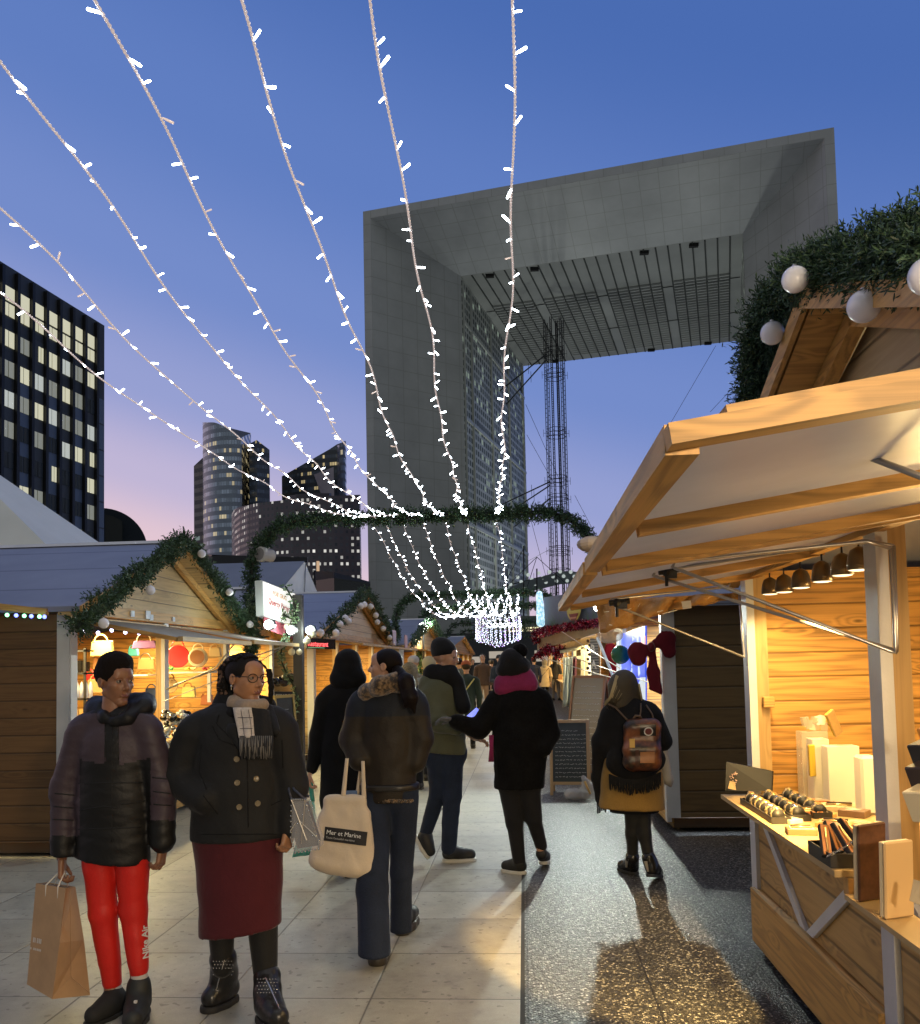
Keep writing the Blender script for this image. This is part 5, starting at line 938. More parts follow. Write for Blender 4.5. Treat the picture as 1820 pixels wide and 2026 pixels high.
def head(c, hh, M, skin, parent, hairm=None, neck=True, h=.0045, female=False, face=True, eyes=True, neck_to=None, jaw=1.0, body=None, lipc=None, ears=True):
    """head of height hh (crown to chin) centred at c with axes M; returns a function local->world"""
    c = np.array(c, float); T = lambda x, y, z: c+M @ (V3(x, y, z)*hh); s = hh; r = .62*hh
    lo = c-V3(r, r, r*1.0); hi = c+V3(r, r, r*.95)
    if neck: lo[2] -= .24*hh
    S_ = SDF(lo, hi, h)
    S_.ell(T(0, -.07, .13), V3(.335, .42, .37)*s, .0, M); S_.ell(T(0, .10, -.10), V3(.262*jaw, .27, .34)*s, .05*s, M)
    S_.cone(T(-.19*jaw, -.02, -.22), T(-.05, .22, -.41), .095*s, .085*s, .05*s); S_.cone(T(.19*jaw, -.02, -.22), T(.05, .22, -.41), .095*s, .085*s, .05*s); S_.cone(T(-.03, .25, -.41), T(.03, .25, -.41), .085*s, .085*s, .04*s)
    if neck: S_.cone(T(0, -.10, -.25), (neck_to if neck_to is not None else T(0, -.20, -.80)), .205*s if not female else .18*s, .235*s, .05*s)
    if face:
        S_.cone(T(-.17, .285, .115), T(.17, .285, .115), .055*s, .055*s, .05*s); S_.ell(T(0, .24, .22), V3(.22, .12, .15)*s, .06*s, M)
        for q in (-1, 1): S_.ell(T(q*.175, .20, -.06), V3(.10, .115, .10)*s, .05*s, M)
        for q in (-1, 1): S_.ell(T(q*.135, .385, .035), V3(.085, .085, .060)*s, .03*s, M, 's')
        S_.cone(T(0, .33, .09), T(0, .425, -.10), .030*s, .052*s, .03*s); S_.cone(T(-.055, .375, -.125), T(.055, .375, -.125), .034*s, .034*s, .02*s)
        S_.cone(T(-.085, .318, -.235), T(.085, .318, -.235), .022*s, .022*s, .015*s); S_.cone(T(0, .352, -.228), T(0, .352, -.228), .026*s, .026*s, .02*s); S_.cone(T(-.06, .325, -.275), T(.06, .325, -.275), .030*s, .030*s, .015*s)
        S_.cone(T(-.10, .375, -.253), T(.10, .375, -.253), .007*s, .007*s, .008*s, op='s')
    for q in (-1, 1) if ears else ():
        S_.ell(T(q*.34, -.045, .0), V3(.035, .085, .125)*s, .012*s, M); S_.ell(T(q*.38, -.02, .01), V3(.03, .045, .075)*s, .01*s, M, 's')
    V, Q = surfnet(S_.ax, S_.F)
    o = None
    if body is not None: body.append((V, Q))
    else: o = link_mesh('head', V, Q, skin, parent, smooth=True)
    if face and eyes and parent is not None:
        for q in (-1, 1):
            e = MB(); e.ball(T(q*.132, .286, .035), .056*s, 14, 10); e.build('eye', plain('eye white', (.17, .14, .12), .35), parent, smooth=True)
            i = MB(); i.ball(T(q*.132+.012, .322, .035), .030*s, 10, 8, (1, 1, 1)); i.build('iris', plain('iris dark', (.02, .012, .008), .1), parent, smooth=True)
            l = MB(); l.tube([T(q*.132+x, .352-abs(x)*.35, .033+.046*math.cos(x*14)) for x in np.linspace(-.075, .075, 7)], .013*s, 6); l.build('eyelid', skin, parent, smooth=True)
            b = MB(); b.tube([T(q*(.075+.13*t), .335-.05*t*t, .118+.03*math.sin(t*2.6)) for t in np.linspace(0, 1, 7)], [.009*s, .014*s, .015*s, .014*s, .012*s, .009*s, .005*s], 6); b.build('eyebrow', plain('brow dark', (.012, .008, .006), .8), parent, smooth=True)
        m_ = SDF(T(0, .33, -.25)-.12*s, T(0, .33, -.25)+.12*s, .0028); m_.cone(T(-.07, .332, -.236), T(.07, .332, -.236), .018*s, .018*s, .01*s); m_.cone(T(0, .357, -.233), T(0, .357, -.233), .020*s, .020*s, .012*s); m_.cone(T(-.05, .345, -.276), T(.05, .345, -.276), .024*s, .024*s, .01*s); m_.cone(T(-.11, .39, -.254), T(.11, .39, -.254), .006*s, .006*s, .004*s, op='s')
        m_.mesh('lips', plain('lips', lipc or (.30, .11, .09), .4), parent)
    return T
def hand(wrist, d, pn, L, curl, thumb, h=.0038):
    """palm and five fingers. d: wrist to fingertips, pn: palm normal, L: hand length, thumb: +1/-1 side. returns verts, quads"""
    w_ = np.array(wrist, float); d = np.array(d, float); d /= np.linalg.norm(d); pn = np.array(pn, float); pn -= d*(pn @ d); pn /= np.linalg.norm(pn); sd = np.cross(d, pn)*thumb
    S_ = SDF(w_-V3(1, 1, 1)*L*1.1, w_+V3(1, 1, 1)*L*1.1, h); k = L/.185
    for t in (-.028, -.010, .010, .027): S_.cone(w_+d*.012*k+sd*t*.7*k, w_+d*.092*k+sd*t*k, .016*k, .0125*k, .012*k)
    for i, (t, ln) in enumerate(((.030, .068), (.010, .078), (-.011, .073), (-.030, .056))):
        p = w_+d*.092*k+sd*t*k; th = 0; r = .0092*k
        for j, f_ in enumerate((.46, .30, .24)):
            th += curl*(.75 if j == 0 else 1.0)+.05*i; dd = d*math.cos(th)+pn*math.sin(th); q = p+dd*ln*f_*k; S_.cone(p, q, r, r*.9, .003); p = q; r *= .9
    p = w_+d*.028*k+sd*.024*k; dd = d*.62+sd*.62+pn*.35; dd /= np.linalg.norm(dd); q = p+dd*.040*k; S_.cone(p, q, .0135*k, .0105*k, .008); dd = d*.9+sd*.15+pn*.5; dd /= np.linalg.norm(dd); S_.cone(q, q+dd*.034*k, .0105*k, .0085*k, .003)
    return surfnet(S_.ax, S_.F)
def merge_mesh(name, parts, mat, parent=None, loc=None):
    V = []; Q = []; n = 0
    for v, q in parts: V.append(v); Q.append(np.asarray(q)+n); n += len(v)
    return link_mesh(name, np.concatenate(V), np.concatenate(Q), mat, parent, smooth=True, loc=loc)
class Person:
    """joints are given where the photograph shows them, at the person's own distance Y"""
    def __init__(s, Y, base, label, skin, group='people walking through the market', cat='person'):
        s.Y = Y; s.k = Y/1753.0; s.base = V3(*base); s.label = label; s.skin = skin; s.parts = []; s.g = group; s.cat = cat; s.pend = []
        s.root = None
    def J(s, u, v, dy=0): return atY(u, v, s.Y+dy)
    def body(s, limbs, heads=(), hands=(), h=.014):
        """one continuous skin: limbs = [(a, b, ra, rb)] in world metres, heads/hands added"""
        A_ = np.array([p for l in limbs for p in l[:2]]); S_ = SDF(A_.min(0)-.16, A_.max(0)+.16, h)
        for l in limbs: S_.cone(*l[:4], k=.03, fl=l[4] if len(l) > 4 else 1)
        parts = [surfnet(S_.ax, S_.F)]+list(heads)+list(hands); parts = [p for p in parts if len(p[0])]
        o = merge_mesh('person', parts, s.skin, None, loc=s.base); tag(o, s.label, s.cat, s.g); s.root = o; return o
    def cloth(s, name, mat, prims, h=.012, folds=.004, ff=(9, 9, 14), seed=1, cuts=(), subs=(), label=None, mats=None, fmat=None, k=.03):
        """prims: (a, b, ra, rb[, flatten]) in metres"""
        A_ = np.array([p for l in prims for p in l[:2]]); rm = max(max(l[2], l[3]) for l in prims)+.05
        S_ = SDF(A_.min(0)-rm, A_.max(0)+rm, h)
        for l in prims: S_.cone(*l[:4], k=l[5] if len(l) > 5 else k, fl=l[4] if len(l) > 4 else 1)
        for l in subs: S_.cone(*l[:4], k=.01, op='s', fl=l[4] if len(l) > 4 else 1)
        if folds: S_.folds(folds, ff, seed)
        for p, n in cuts: S_.cut(p, n)
        o = S_.mesh(name, mat, s.root, mats=mats, fmat=fmat)
        if label and o: o['label'] = label
        return o
def cloth_mat(name, col, rough=.85, weave=260, amt=.25, bump=.25, sheen=.2, fold=.0, ribs=None, spec=.3):
    if name in MATS: return MATS[name]
    m = NM(name); c = m.coord('Object'); n1 = m.noise(c, weave, 2, .5); n2 = m.noise(c, 6, 4, .6)
    m.set(Base_Color=m.ramp(m.math('ADD', m.math('MULTIPLY', n1, .4), m.math('MULTIPLY', n2, .6)), [(.3, sc3(col, 1-amt)), (.7, sc3(col, 1+amt))]), Roughness=rough); m.b.inputs['Sheen Weight'].default_value = sheen; m.b.inputs['Sheen Roughness'].default_value = .4; m.b.inputs['Specular IOR Level'].default_value = spec
    nb = m.bump(n1, bump, .0012); fz_ = m.noise(c, 14, 4, .65, 1.2); nb = m.bump(fz_, .25, .012, nb)
    if ribs:
        wv = m.n('ShaderNodeTexWave'); wv.bands_direction = ribs[0]; wv.inputs['Scale'].default_value = ribs[1]; wv.inputs['Distortion'].default_value = .4; m.l(c, wv.inputs['Vector']); m.bump(wv.outputs[1], .5, .004, nb)
    return m.m
def shoe(parent, heel, toe, w_, h_, mat, solem=None, sole=.025, shaft=0, shaft_top=None, rs=.05, lace=None, name='shoe', flat=True, h=.006):
    """heel and toe at ground level; shaft_top: where the ankle or boot leg ends"""
    a = np.array(heel, float); b = np.array(toe, float); d = b-a; L = np.linalg.norm(d); d /= L; up = V3(0, 0, 1.); up = up-d*(up @ d); up /= np.linalg.norm(up); st = np.array(shaft_top, float) if shaft_top is not None else a+d*.05+up*.10
    P = lambda f_, z: a+d*L*f_+up*z
    lo = np.minimum(np.minimum(a, b), st)-.09; hi = np.maximum(np.maximum(a, b), st)+.09; S_ = SDF(lo, hi, h); r = w_/2
    S_.cone(P(.16, sole+r*.75), P(.50, sole+r*.72), r*.84, r*.95, .02); S_.cone(P(.50, sole+r*.62), P(.84, sole+r*.52), r*.98, r*.86, .02); S_.cone(P(.20, sole+r*.8), st, r*.90, rs, .03); S_.cone(P(.62, sole+r*.7), st*.45+P(.35, sole+r)*.55, r*.7, rs*.95, .03)
    S_.cut(P(0, sole), -up)
    o = S_.mesh(name, mat, parent)
    S2 = SDF(lo, hi, h); S2.cone(P(.15, sole*.5), P(.50, sole*.5), r*.90, r*.98, .02); S2.cone(P(.50, sole*.5), P(.86, sole*.5), r*1.02, r*.9, .02); S2.cut(P(0, sole+.001), up); S2.cut(P(0, 0), -up)
    S2.mesh('sole', solem or plain('rubber sole', (.015, .014, .013), .7), o)
    if lace:
        mb = MB(); sd = np.cross(d, up)
        for k in range(4): f_ = .42+.10*k; z = sole+r*1.75-k*.012*r/.045; mb.tube([P(f_, z)-sd*r*.38, P(f_, z+.006), P(f_, z)+sd*r*.38], .003, 5)
        mb.build('laces', lace, o)
    return o
# ------------------------------------------------------------------ people
from mathutils.bvhtree import BVHTree
def bvh(o):
    b = WL[o.name]; return BVHTree.FromPolygons([tuple(np.array(v.co)+b) for v in o.data.vertices], [tuple(p.vertices) for p in o.data.polygons])
def surf(T_, u, v, off=.002):
    r = ray(u, v); r = r/np.linalg.norm(r); loc, n, i, d = T_.ray_cast(Vector(CAM0), Vector(r)); 
    if loc is None: return None, None
    n = np.array(n); n = n if n @ r < 0 else -n; return np.array(loc)+n*off, n
def uvof(p):
    d = np.asarray(p)-CAM0; w_ = d @ F0; return PCX+FOC*(d @ CR)/w_, PCY-FOC*(d @ CU)/w_
c1 = lambda x, y: (.3944*x, 1226.5+.3944*y); c2 = lambda x, y: (553.9+.3555*x, 1226.5+.3555*y); c3 = lambda x, y: (910+.2969*x, 1187+.2969*y)
def G(f, x, y, z=0.0): return atZ(*f(x, y), z)
sk_dark = skin_mat('deep brown skin', (.25, .115, .060)); sk_mid = skin_mat('brown skin', (.36, .175, .09)); sk_fair = skin_mat('fair skin', (.52, .29, .19))
blackc = cloth_mat('black wool', (.010, .010, .011), spec=.15, sheen=.05); blackd = cloth_mat('black denim', (.012, .012, .014), spec=.2); rubber = plain('rubber sole', (.015, .014, .013), .7); whitesole = plain('white sole', (.55, .54, .50), .5)
hair_b = plain('black hair', (.010, .008, .007), .55, bump=.8, bscale=260); leather = plain('black leather', (.014, .013, .013), .28, bump=.3, bscale=70)
# ===== boy in the red trousers
p = Person(4.08, (-1.83, 4.08, 0), 'boy in a purple and black padded jacket and red trousers with a kraft bag', sk_dark)
j = lambda x, y, dy=0: p.J(*c1(x, y), dy)
M = rotm(1.02, -.06, .0); hb = []; hc = j(581, 312, .0)
Tb = head(hc, .222, M, sk_dark, None, body=hb, face=True, eyes=False, neck_to=j(570, 500, .02), h=.0042)
hd_ = [hand(j(312, 1195), (.06, -.15, -1), (.9, .25, 0), .17, .95, -1), hand(j(818, 1130), (-.03, -.3, -1), (-1, .1, 0), .16, .8, 1)]
p.body([(j(575, 560), j(575, 1020), .11, .10, .7), (j(500, 1120), j(520, 1480), .065, .052), (j(520, 1480), j(568, 1880, .02), .052, .034), (j(660, 1120), j(668, 1460), .06, .048), (j(668, 1460), j(699, 1850, -.02), .052, .034), (j(568, 1880, .02), j(560, 1910, -.02), .034, .03),
        (j(420, 540), j(318, 850), .05, .04), (j(318, 850), j(311, 1190), .04, .026), (j(740, 540), j(822, 830), .05, .04), (j(822, 830), j(818, 1130), .04, .026), (j(570, 400), j(570, 560), .05, .07)], heads=hb, hands=hd_)
head_eyes = lambda c, hh, M, par, sk, lipc=None: head(c, hh, M, sk, par, face=True, eyes=True, neck=False, h=.012, body=[], lipc=lipc)
head_eyes(hc, .222, M, p.root, sk_dark, (.20, .075, .055))
# short curly hair
S_ = SDF(hc-.2, hc+V3(.2, .2, .22), .0045); S_.ell(Tb(0, -.09, .19), V3(.375, .43, .36)*.222, 0, M); S_.ell(Tb(0, -.02, .42), V3(.345, .36, .24)*.222, .02, M); S_.folds(.0048, (230, 230, 230), 3)
S_.ell(Tb(0, .40, -.07), V3(.42, .36, .335)*.222, .004, M, 's'); S_.cut(Tb(0, 0, -.13), -M[:, 2]+M[:, 1]*.35)
for q in (-1, 1): S_.ell(Tb(q*.36, .03, -.09), V3(.13, .17, .16)*.222, .0, M, 's')
S_.mesh('hair', plain('curly hair', (.010, .007, .006), .85, bump=1.0, bscale=320), p.root)
jm = [cloth_mat('purple grey nylon', (.052, .036, .046), .5, 300, .15, .08, sheen=0), cloth_mat('black nylon', (.008, .0075, .0075), .5, 300, .15, .08, sheen=0)]
def boyf(C_):
    r = []
    for q in C_:
        u, v = uvof(q); x, y = u/.3944, (v-1226.5)/.3944; cx_ = 560
        if x < 400 or x > 755: blk = y > (1085 if x < 400 else 1005)
        else: blk = y > 735-.22*abs(x-cx_) or abs(x-cx_) < 33
        if y < 470: blk = True
        r.append(1 if blk else 0)
    return r
jk = p.cloth('jacket', None, [(j(575, 650), j(570, 900), .165, .168, .66), (j(570, 900), j(568, 1190), .168, .172, .66), (j(455, 535), j(700, 530), .072, .072, .8), (j(515, 490), j(640, 488), .062, .062), (j(405, 560), j(322, 850), .064, .060), (j(322, 850), j(316, 1175, -.02), .060, .054), (j(748, 560), j(818, 850), .066, .064), (j(818, 850), j(815, 1110, -.02), .064, .056)],
              h=.0095, folds=.008, ff=(5, 5, 22), seed=2, cuts=[(j(560, 1205), (-.12, 0, -1))], mats=jm, fmat=boyf)
p.cloth('hood', jm[1], [(j(480, 450, .03), j(525, 490, -.055), .036, .026), (j(525, 490, -.055), j(560, 508, -.075), .026, .020), (j(725, 440, .03), j(640, 492, -.06), .040, .028), (j(640, 492, -.06), j(590, 512, -.075), .028, .020), (j(490, 440, .09), j(715, 425, .09), .055, .060), (j(480, 445, .08), j(480, 450, .03), .045, .036), (j(725, 430, .08), j(725, 440, .03), .050, .040), (j(500, 475, .02), j(660, 475, .02), .060, .060)], h=.0075, folds=.006, ff=(22, 22, 22), seed=8)
Tj = bvh(jk); dk_ = plain('dark thread', (.004, .004, .004), .7)
for q in ([(527, 520), (527, 725)], [(594, 520), (594, 720)], [(561, 530), (561, 1180)]): seam(Tj, c1, q, dk_, jk, .0022)
for q in ([(400, 955), (520, 935), (600, 945)], [(610, 925), (740, 905)], [(395, 1050), (740, 1040)], [(275, 870), (385, 880)], [(268, 935), (380, 945)], [(262, 1000), (378, 1005)], [(765, 790), (855, 800)], [(770, 860), (865, 872)], [(770, 925), (872, 932)], [(395, 820), (750, 815)]): seam(Tj, c1, q, dk_, jk, .0030)
red = cloth_mat('red tracksuit', (.60, .020, .014), .45, 300, .12, .08, sheen=0)
pt = p.cloth('trousers', red, [(j(520, 1130), j(645, 1130), .085, .080, .75), (j(498, 1200), j(518, 1470), .077, .062), (j(518, 1470), j(563, 1815, .02), .062, .044), (j(665, 1190), j(668, 1450), .078, .062), (j(668, 1450), j(697, 1755, -.02), .062, .043)], h=.0085, folds=.005, ff=(7, 7, 8), seed=4, cuts=[], k=.02)
Tt = bvh(pt); sx_, n_ = surf(Tt, .3944*722, 1226.5+.3944*1700); sy_, _ = surf(Tt, .3944*716, 1226.5+.3944*1560)
if sx_ is not None and sy_ is not None:
    e1 = (sy_-sx_)/np.linalg.norm(sy_-sx_); e2 = np.cross(n_, e1); e2 = e2 if e2[0] < 0 else -e2; text_mesh('lettering', 'Nike Air', sx_+n_*.004-e2*.02, e1, e2, .042, plain('white print', (.7, .68, .66), .5), p.root, bold=.001)
shoe(p.root, G(c1, 622, 1958), G(c1, 440, 2050), .095, .1, plain('black suede', (.012, .012, .012), .8), rubber, .022, shaft_top=j(572, 1875, .02), rs=.042, lace=plain('black lace', (.008, .008, .008), .7))
bo = shoe(p.root, G(c1, 712, 1960), G(c1, 655, 2085), .105, .12, plain('black nubuck', (.014, .016, .016), .6), rubber, .025, shaft_top=j(697, 1830, -.02), rs=.052, name='ankle_boot')
tg_, n_ = surf(bvh(bo), .3944*680, 1226.5+.3944*1918)
if tg_ is not None: MB().box(tg_, (.012, .012, .012)).build('tag', plain('white print', (.7, .68, .66), .5), bo)
p.cloth('sock', plain('white sock', (.5, .47, .45), .8), [(j(571, 1850, .02), j(572, 1890, .02), .037, .037)], h=.008, folds=0); p.cloth('sock', plain('white sock', (.5, .47, .45), .8), [(j(698, 1780, -.02), j(700, 1815, -.02), .038, .038)], h=.008, folds=0)
# kraft bag (a thing of its own, hanging from his hand)
kb = thing('paper_bag', j(265, 1900, -.02), 'large brown kraft paper bag with white print, carried by the boy', 'shopping bag')
kraft = plain('kraft paper', (.43, .265, .135), .7, nscale=7, namt=.12, bump=.35, bscale=16)
f0 = j(330, 1345, -.14); f1 = j(180, 1322, .0); f2 = j(135, 1828, -.02); f3 = j(262, 1902, -.16); g0_ = j(378, 1338, .02); g3_ = j(452, 1882, .0); b1_ = f1+(g0_-f0); b2_ = f2+(g3_-f3)
mb = MB(); mb.add([f0, f1, f2, f3, g0_, b1_, b2_, g3_, (f0+f3*1)/2+[.0, .004, 0], (g0_+g3_)/2+[0, .012, 0], (f1+f2)/2], [(0, 1, 10, 8), (8, 10, 2, 3), (4, 0, 8, 9), (9, 8, 3, 7), (1, 5, 6, 2, 10), (5, 4, 9, 7, 6), (3, 2, 6, 7)]); kk = mb.build('body', kraft, kb)
cr_m = MB(); cr_m.tube([g0_*.5+f0*.5+[0, -.004, -.01], (g0_+f0+g3_+f3)/4+[0, -.004, 0], g3_*.5+f3*.5+[0, -.004, .09]], .0015, 4); cr_m.tube([(g3_+f3)/2+[0, -.004, .09], g3_+[0, -.004, .012]], .0015, 4); cr_m.tube([(g3_+f3)/2+[0, -.004, .09], f3+[0, -.004, .012]], .0015, 4); cr_m.build('crease', kraft, kb)
lf = MB(); rim_in = plain('kraft inside shade', (.12, .07, .035), .8); lf.add([f0+[0, .003, -.004], f1+[0, 0, -.004], b1_+[0, 0, -.004], g0_+[0, .003, -.004]], [(0, 1, 2, 3)]); lf.build('opening', rim_in, kb)  # dark sheet across the mouth, inner shade of the bag in its colour
for a_, b_ in ((f0*.35+f1*.65, f0*.75+f1*.25), (g0_*.30+b1_*.70, g0_*.75+b1_*.25)):
    MB().tube([a_+[0, -.002, -.05], a_, j(300, 1262, -.01), j(316, 1240, -.02), j(326, 1262, -.01), b_, b_+[0, -.002, -.05]], .0035, 6).build('handle', plain('paper cord', (.72, .66, .58), .7), kb, smooth=True)
ex_ = (f0-f1)/np.linalg.norm(f0-f1); ez_ = (f1-f2)/np.linalg.norm(f1-f2); fn_ = np.cross(ex_, ez_); fn_ = fn_ if fn_[1] < 0 else -fn_
rp_ = random.Random(4); pr = MB()                                   # worn, unreadable print: two lines of broken white strokes
for line, (zz, hh_) in enumerate(((1602, .022), (1632, .010))):
    x = 0
    while x < .098:
        w__ = rp_.uniform(.004, .012); o_ = j(150, zz, 0); t_ = (f2+(f1-f2)*.45)+ex_*(.008+x)+ez_*(-.012-.034*line)+fn_*.003
        if rp_.random() > .14: pr.prism([t_, t_+ex_*w__, t_+ex_*w__+ez_*hh_, t_+ez_*hh_], fn_*.0008)
        x += w__+rp_.uniform(.002, .006)
pr.build('print', plain('bag print', (.62, .55, .48), .6), kb)
# ===== woman in the burgundy skirt
p = Person(4.12, (-1.33, 4.15, 0), 'woman with glasses and braided hair in a black coat and burgundy skirt', sk_mid)
j = lambda x, y, dy=0: p.J(*c1(x, y), dy)
M = rotm(1.02, -.03, -.03); hb = []; hc = j(1236, 298); HH = .226
Tw = head(hc, HH, M, sk_mid, None, body=hb, female=True, neck_to=j(1215, 470, .03), h=.0042, jaw=1.08)
hd_ = [hand(j(1452, 1040, -.05), (-.1, -.35, -1), (-.8, .4, 0), .165, .9, 1)]
p.body([(j(1190, 580), j(1190, 1000), .14, .15, .7), (j(1110, 1120), j(1108, 1500), .09, .06), (j(1108, 1500), j(1114, 1690, .02), .045, .03), (j(1290, 1120), j(1315, 1560), .09, .06), (j(1315, 1560), j(1334, 1780, -.01), .045, .03),
        (j(980, 560), j(885, 800), .06, .045), (j(885, 800), j(1040, 900, -.12), .045, .03), (j(1400, 540), j(1465, 830), .06, .045), (j(1465, 830), j(1452, 1040, -.05), .045, .028), (j(1215, 400), j(1210, 580), .05, .08)], heads=hb, hands=hd_)
head_eyes(hc, HH, M, p.root, sk_mid, (.24, .07, .06))
ct = cloth_mat('charcoal wool coat', (.011, .011, .0115), .75, 200, .2, .3, sheen=.06)
coat = p.cloth('coat', ct, [(j(1190, 620), j(1195, 860), .198, .212, .70), (j(1195, 860), j(1196, 1090), .212, .228, .72), (j(1020, 545), j(1370, 520), .088, .086, .85), (j(1110, 500), j(1290, 490), .075, .075), (j(972, 580), j(884, 800), .088, .074), (j(884, 800), j(1030, 905, -.13), .074, .062), (j(1405, 560), j(1468, 840), .085, .072), (j(1468, 840), j(1455, 1045, -.04), .070, .054)],
               h=.010, folds=.009, ff=(8, 8, 7), seed=12, cuts=[(j(1195, 1092), (.03, 0, -1))])
p.cloth('collar', ct, [(j(1085, 470, -.02), j(1175, 560, -.13), .05, .018, .6), (j(1175, 560, -.13), j(1205, 640, -.165), .03, .012, .6), (j(1330, 470, -.03), j(1385, 560, -.13), .05, .02, .6)], h=.008, folds=.002)
p.cloth('hood', blackc, [(j(1150, 290, .09), j(1150, 430, .05), .045, .065), (j(1150, 430, .05), j(1180, 470, -.06), .06, .045), (j(1150, 430, .06), j(1330, 440, .04), .065, .055), (j(1130, 430, .03), j(1100, 490, .03), .05, .05)], h=.008, folds=.003)
skt = cloth_mat('burgundy knit', (.072, .009, .014), .85, 240, .18, .35)
p.cloth('skirt', skt, [(j(1195, 1080), j(1203, 1300), .217, .193, .72), (j(1203, 1300), j(1206, 1640), .190, .192, .74)], h=.0105, folds=.005, ff=(7, 7, 5), seed=9, cuts=[(j(1205, 1555), (.13, 0, -1))])
tights = cloth_mat('black tights', (.012, .012, .012), .7, 300, .1, .05)
p.cloth('tights', tights, [(j(1108, 1450), j(1116, 1740, .01), .066, .050), (j(1316, 1500), j(1336, 1840, -.01), .072, .052)], h=.010, folds=.001)
Tc = bvh(coat); but = plain('horn button', (.20, .16, .10), .25)
for (x, y) in ((1187, 698), (1190, 817), (1285, 797), (1200, 938), (1292, 920), (1280, 690)):
    s0, n0 = surf(Tc, *c1(x, y), .004)
    if s0 is not None and not (x == 1280): MB().lathe(s0, [(.013, -.004), (.014, .0), (.012, .003), (.008, .0015), (.001, .001)], 14, ax=n0).build('button', but, coat, smooth=False)
Lp = lambda q, r=.0030: seam(Tc, c1, q, blackc, coat, r)
for q in ([(1240, 640), (1246, 1085)], [(1205, 640), (1150, 585), (1085, 520), (1100, 470)], [(1205, 640), (1100, 600), (1060, 520)], [(1275, 640), (1385, 590), (1400, 500)], [(1020, 880), (1100, 985)], [(1360, 930), (1420, 900)], [(1000, 1075), (1430, 1075)], [(1010, 620), (1000, 760), (1040, 860)], [(1415, 600), (1420, 760)]): Lp(q)
# plaid scarf
s_w = cloth_mat('cream plaid wool', (.50, .45, .42), .9, 120, .3, .4); s_b = cloth_mat('black scarf wool', (.014, .014, .016), .9, 120, .3, .4); s_t = cloth_mat('taupe scarf wool', (.30, .23, .17), .9, 120, .2, .4)
p.cloth('scarf', s_t, [(j(1178, 420, -.05), j(1235, 440, -.11), .030, .030), (j(1235, 440, -.11), j(1318, 425, -.07), .030, .028), (j(1178, 420, -.05), j(1160, 400, .04), .03, .03)], h=.006, folds=.003, ff=(20, 20, 20))
def flatpanel(par, name, mat, P4, th=.012, wave=.006, nx=8, ny=14, seed=0):
    V = []; Fs = []; P4 = [np.array(q, float) for q in P4]; n = np.cross(P4[1]-P4[0], P4[3]-P4[0]); n /= np.linalg.norm(n); n = n if n[1] < 0 else -n
    for s_ in (0, 1):
        for b in range(ny+1):
            for a in range(nx+1):
                f_, g = a/nx, b/ny; q = (P4[0]*(1-f_)+P4[1]*f_)*(1-g)+(P4[3]*(1-f_)+P4[2]*f_)*g; V.append(q+n*(wave*math.sin(f_*9+seed+g*2)+wave*.6*math.sin(g*7+f_*3+seed)+wave*1.2*math.sin(math.pi*f_))-n*th*s_)
    k = (nx+1)*(ny+1)
    for b in range(ny):
        for a in range(nx): i = b*(nx+1)+a; Fs.append((i, i+1, i+nx+2, i+nx+1)); Fs.append((i+k, i+k+nx+1, i+k+nx+2, i+k+1))
    for a in range(nx): Fs.append((a, a+k, a+k+1, a+1)); i = ny*(nx+1)+a; Fs.append((i, i+1, i+k+1, i+k))
    for b in range(ny): i = b*(nx+1); Fs.append((i, i+nx+1, i+k+nx+1, i+k)); i += nx; Fs.append((i, i+k, i+k+nx+1, i+nx+1))
    return link_mesh(name, V, Fs, mat, par, smooth=True)
flatpanel(p.root, 'scarf_end', s_w, [j(1168, 440, -.165), j(1262, 440, -.175), j(1276, 592, -.20), j(1200, 592, -.20)], .014, .004)
flatpanel(p.root, 'scarf_end', s_b, [j(1262, 440, -.17), j(1350, 450, -.15), j(1372, 585, -.185), j(1276, 592, -.195)], .014, .005, seed=2)
pl_ = MB()
for x in (1208, 1246): pl_.tube([j(x, 450, -.185), j(x+12, 520, -.2), j(x+18, 588, -.212)], .0016, 4)
for y in (490, 545): pl_.tube([j(1182+(y-440)*.2, y, -.190-.02*(y-440)/150), j(1266, y, -.194-.02*(y-440)/150)], .0016, 4)
pl_.build('plaid_line', plain('plaid grey', (.10, .09, .10), .8), p.root)
fr_b = MB(); fr_w = MB(); rr = random.Random(3)
for k in range(34):
    x = 1205+k*4.9; L_ = rr.uniform(95, 118); pts = [j(x, 582, -.20), j(x+rr.uniform(-4, 4), 582+L_*.5, -.212-rr.random()*.01), j(x+rr.uniform(-7, 7), 582+L_, -.205)]; (fr_b if k % 2 else fr_w).tube(pts, [.0042, .0045, .0028], 5)
fr_b.build('fringe', s_b, p.root, smooth=True); fr_w.build('fringe', plain('grey yarn', (.14, .13, .12), .9), p.root, smooth=True)
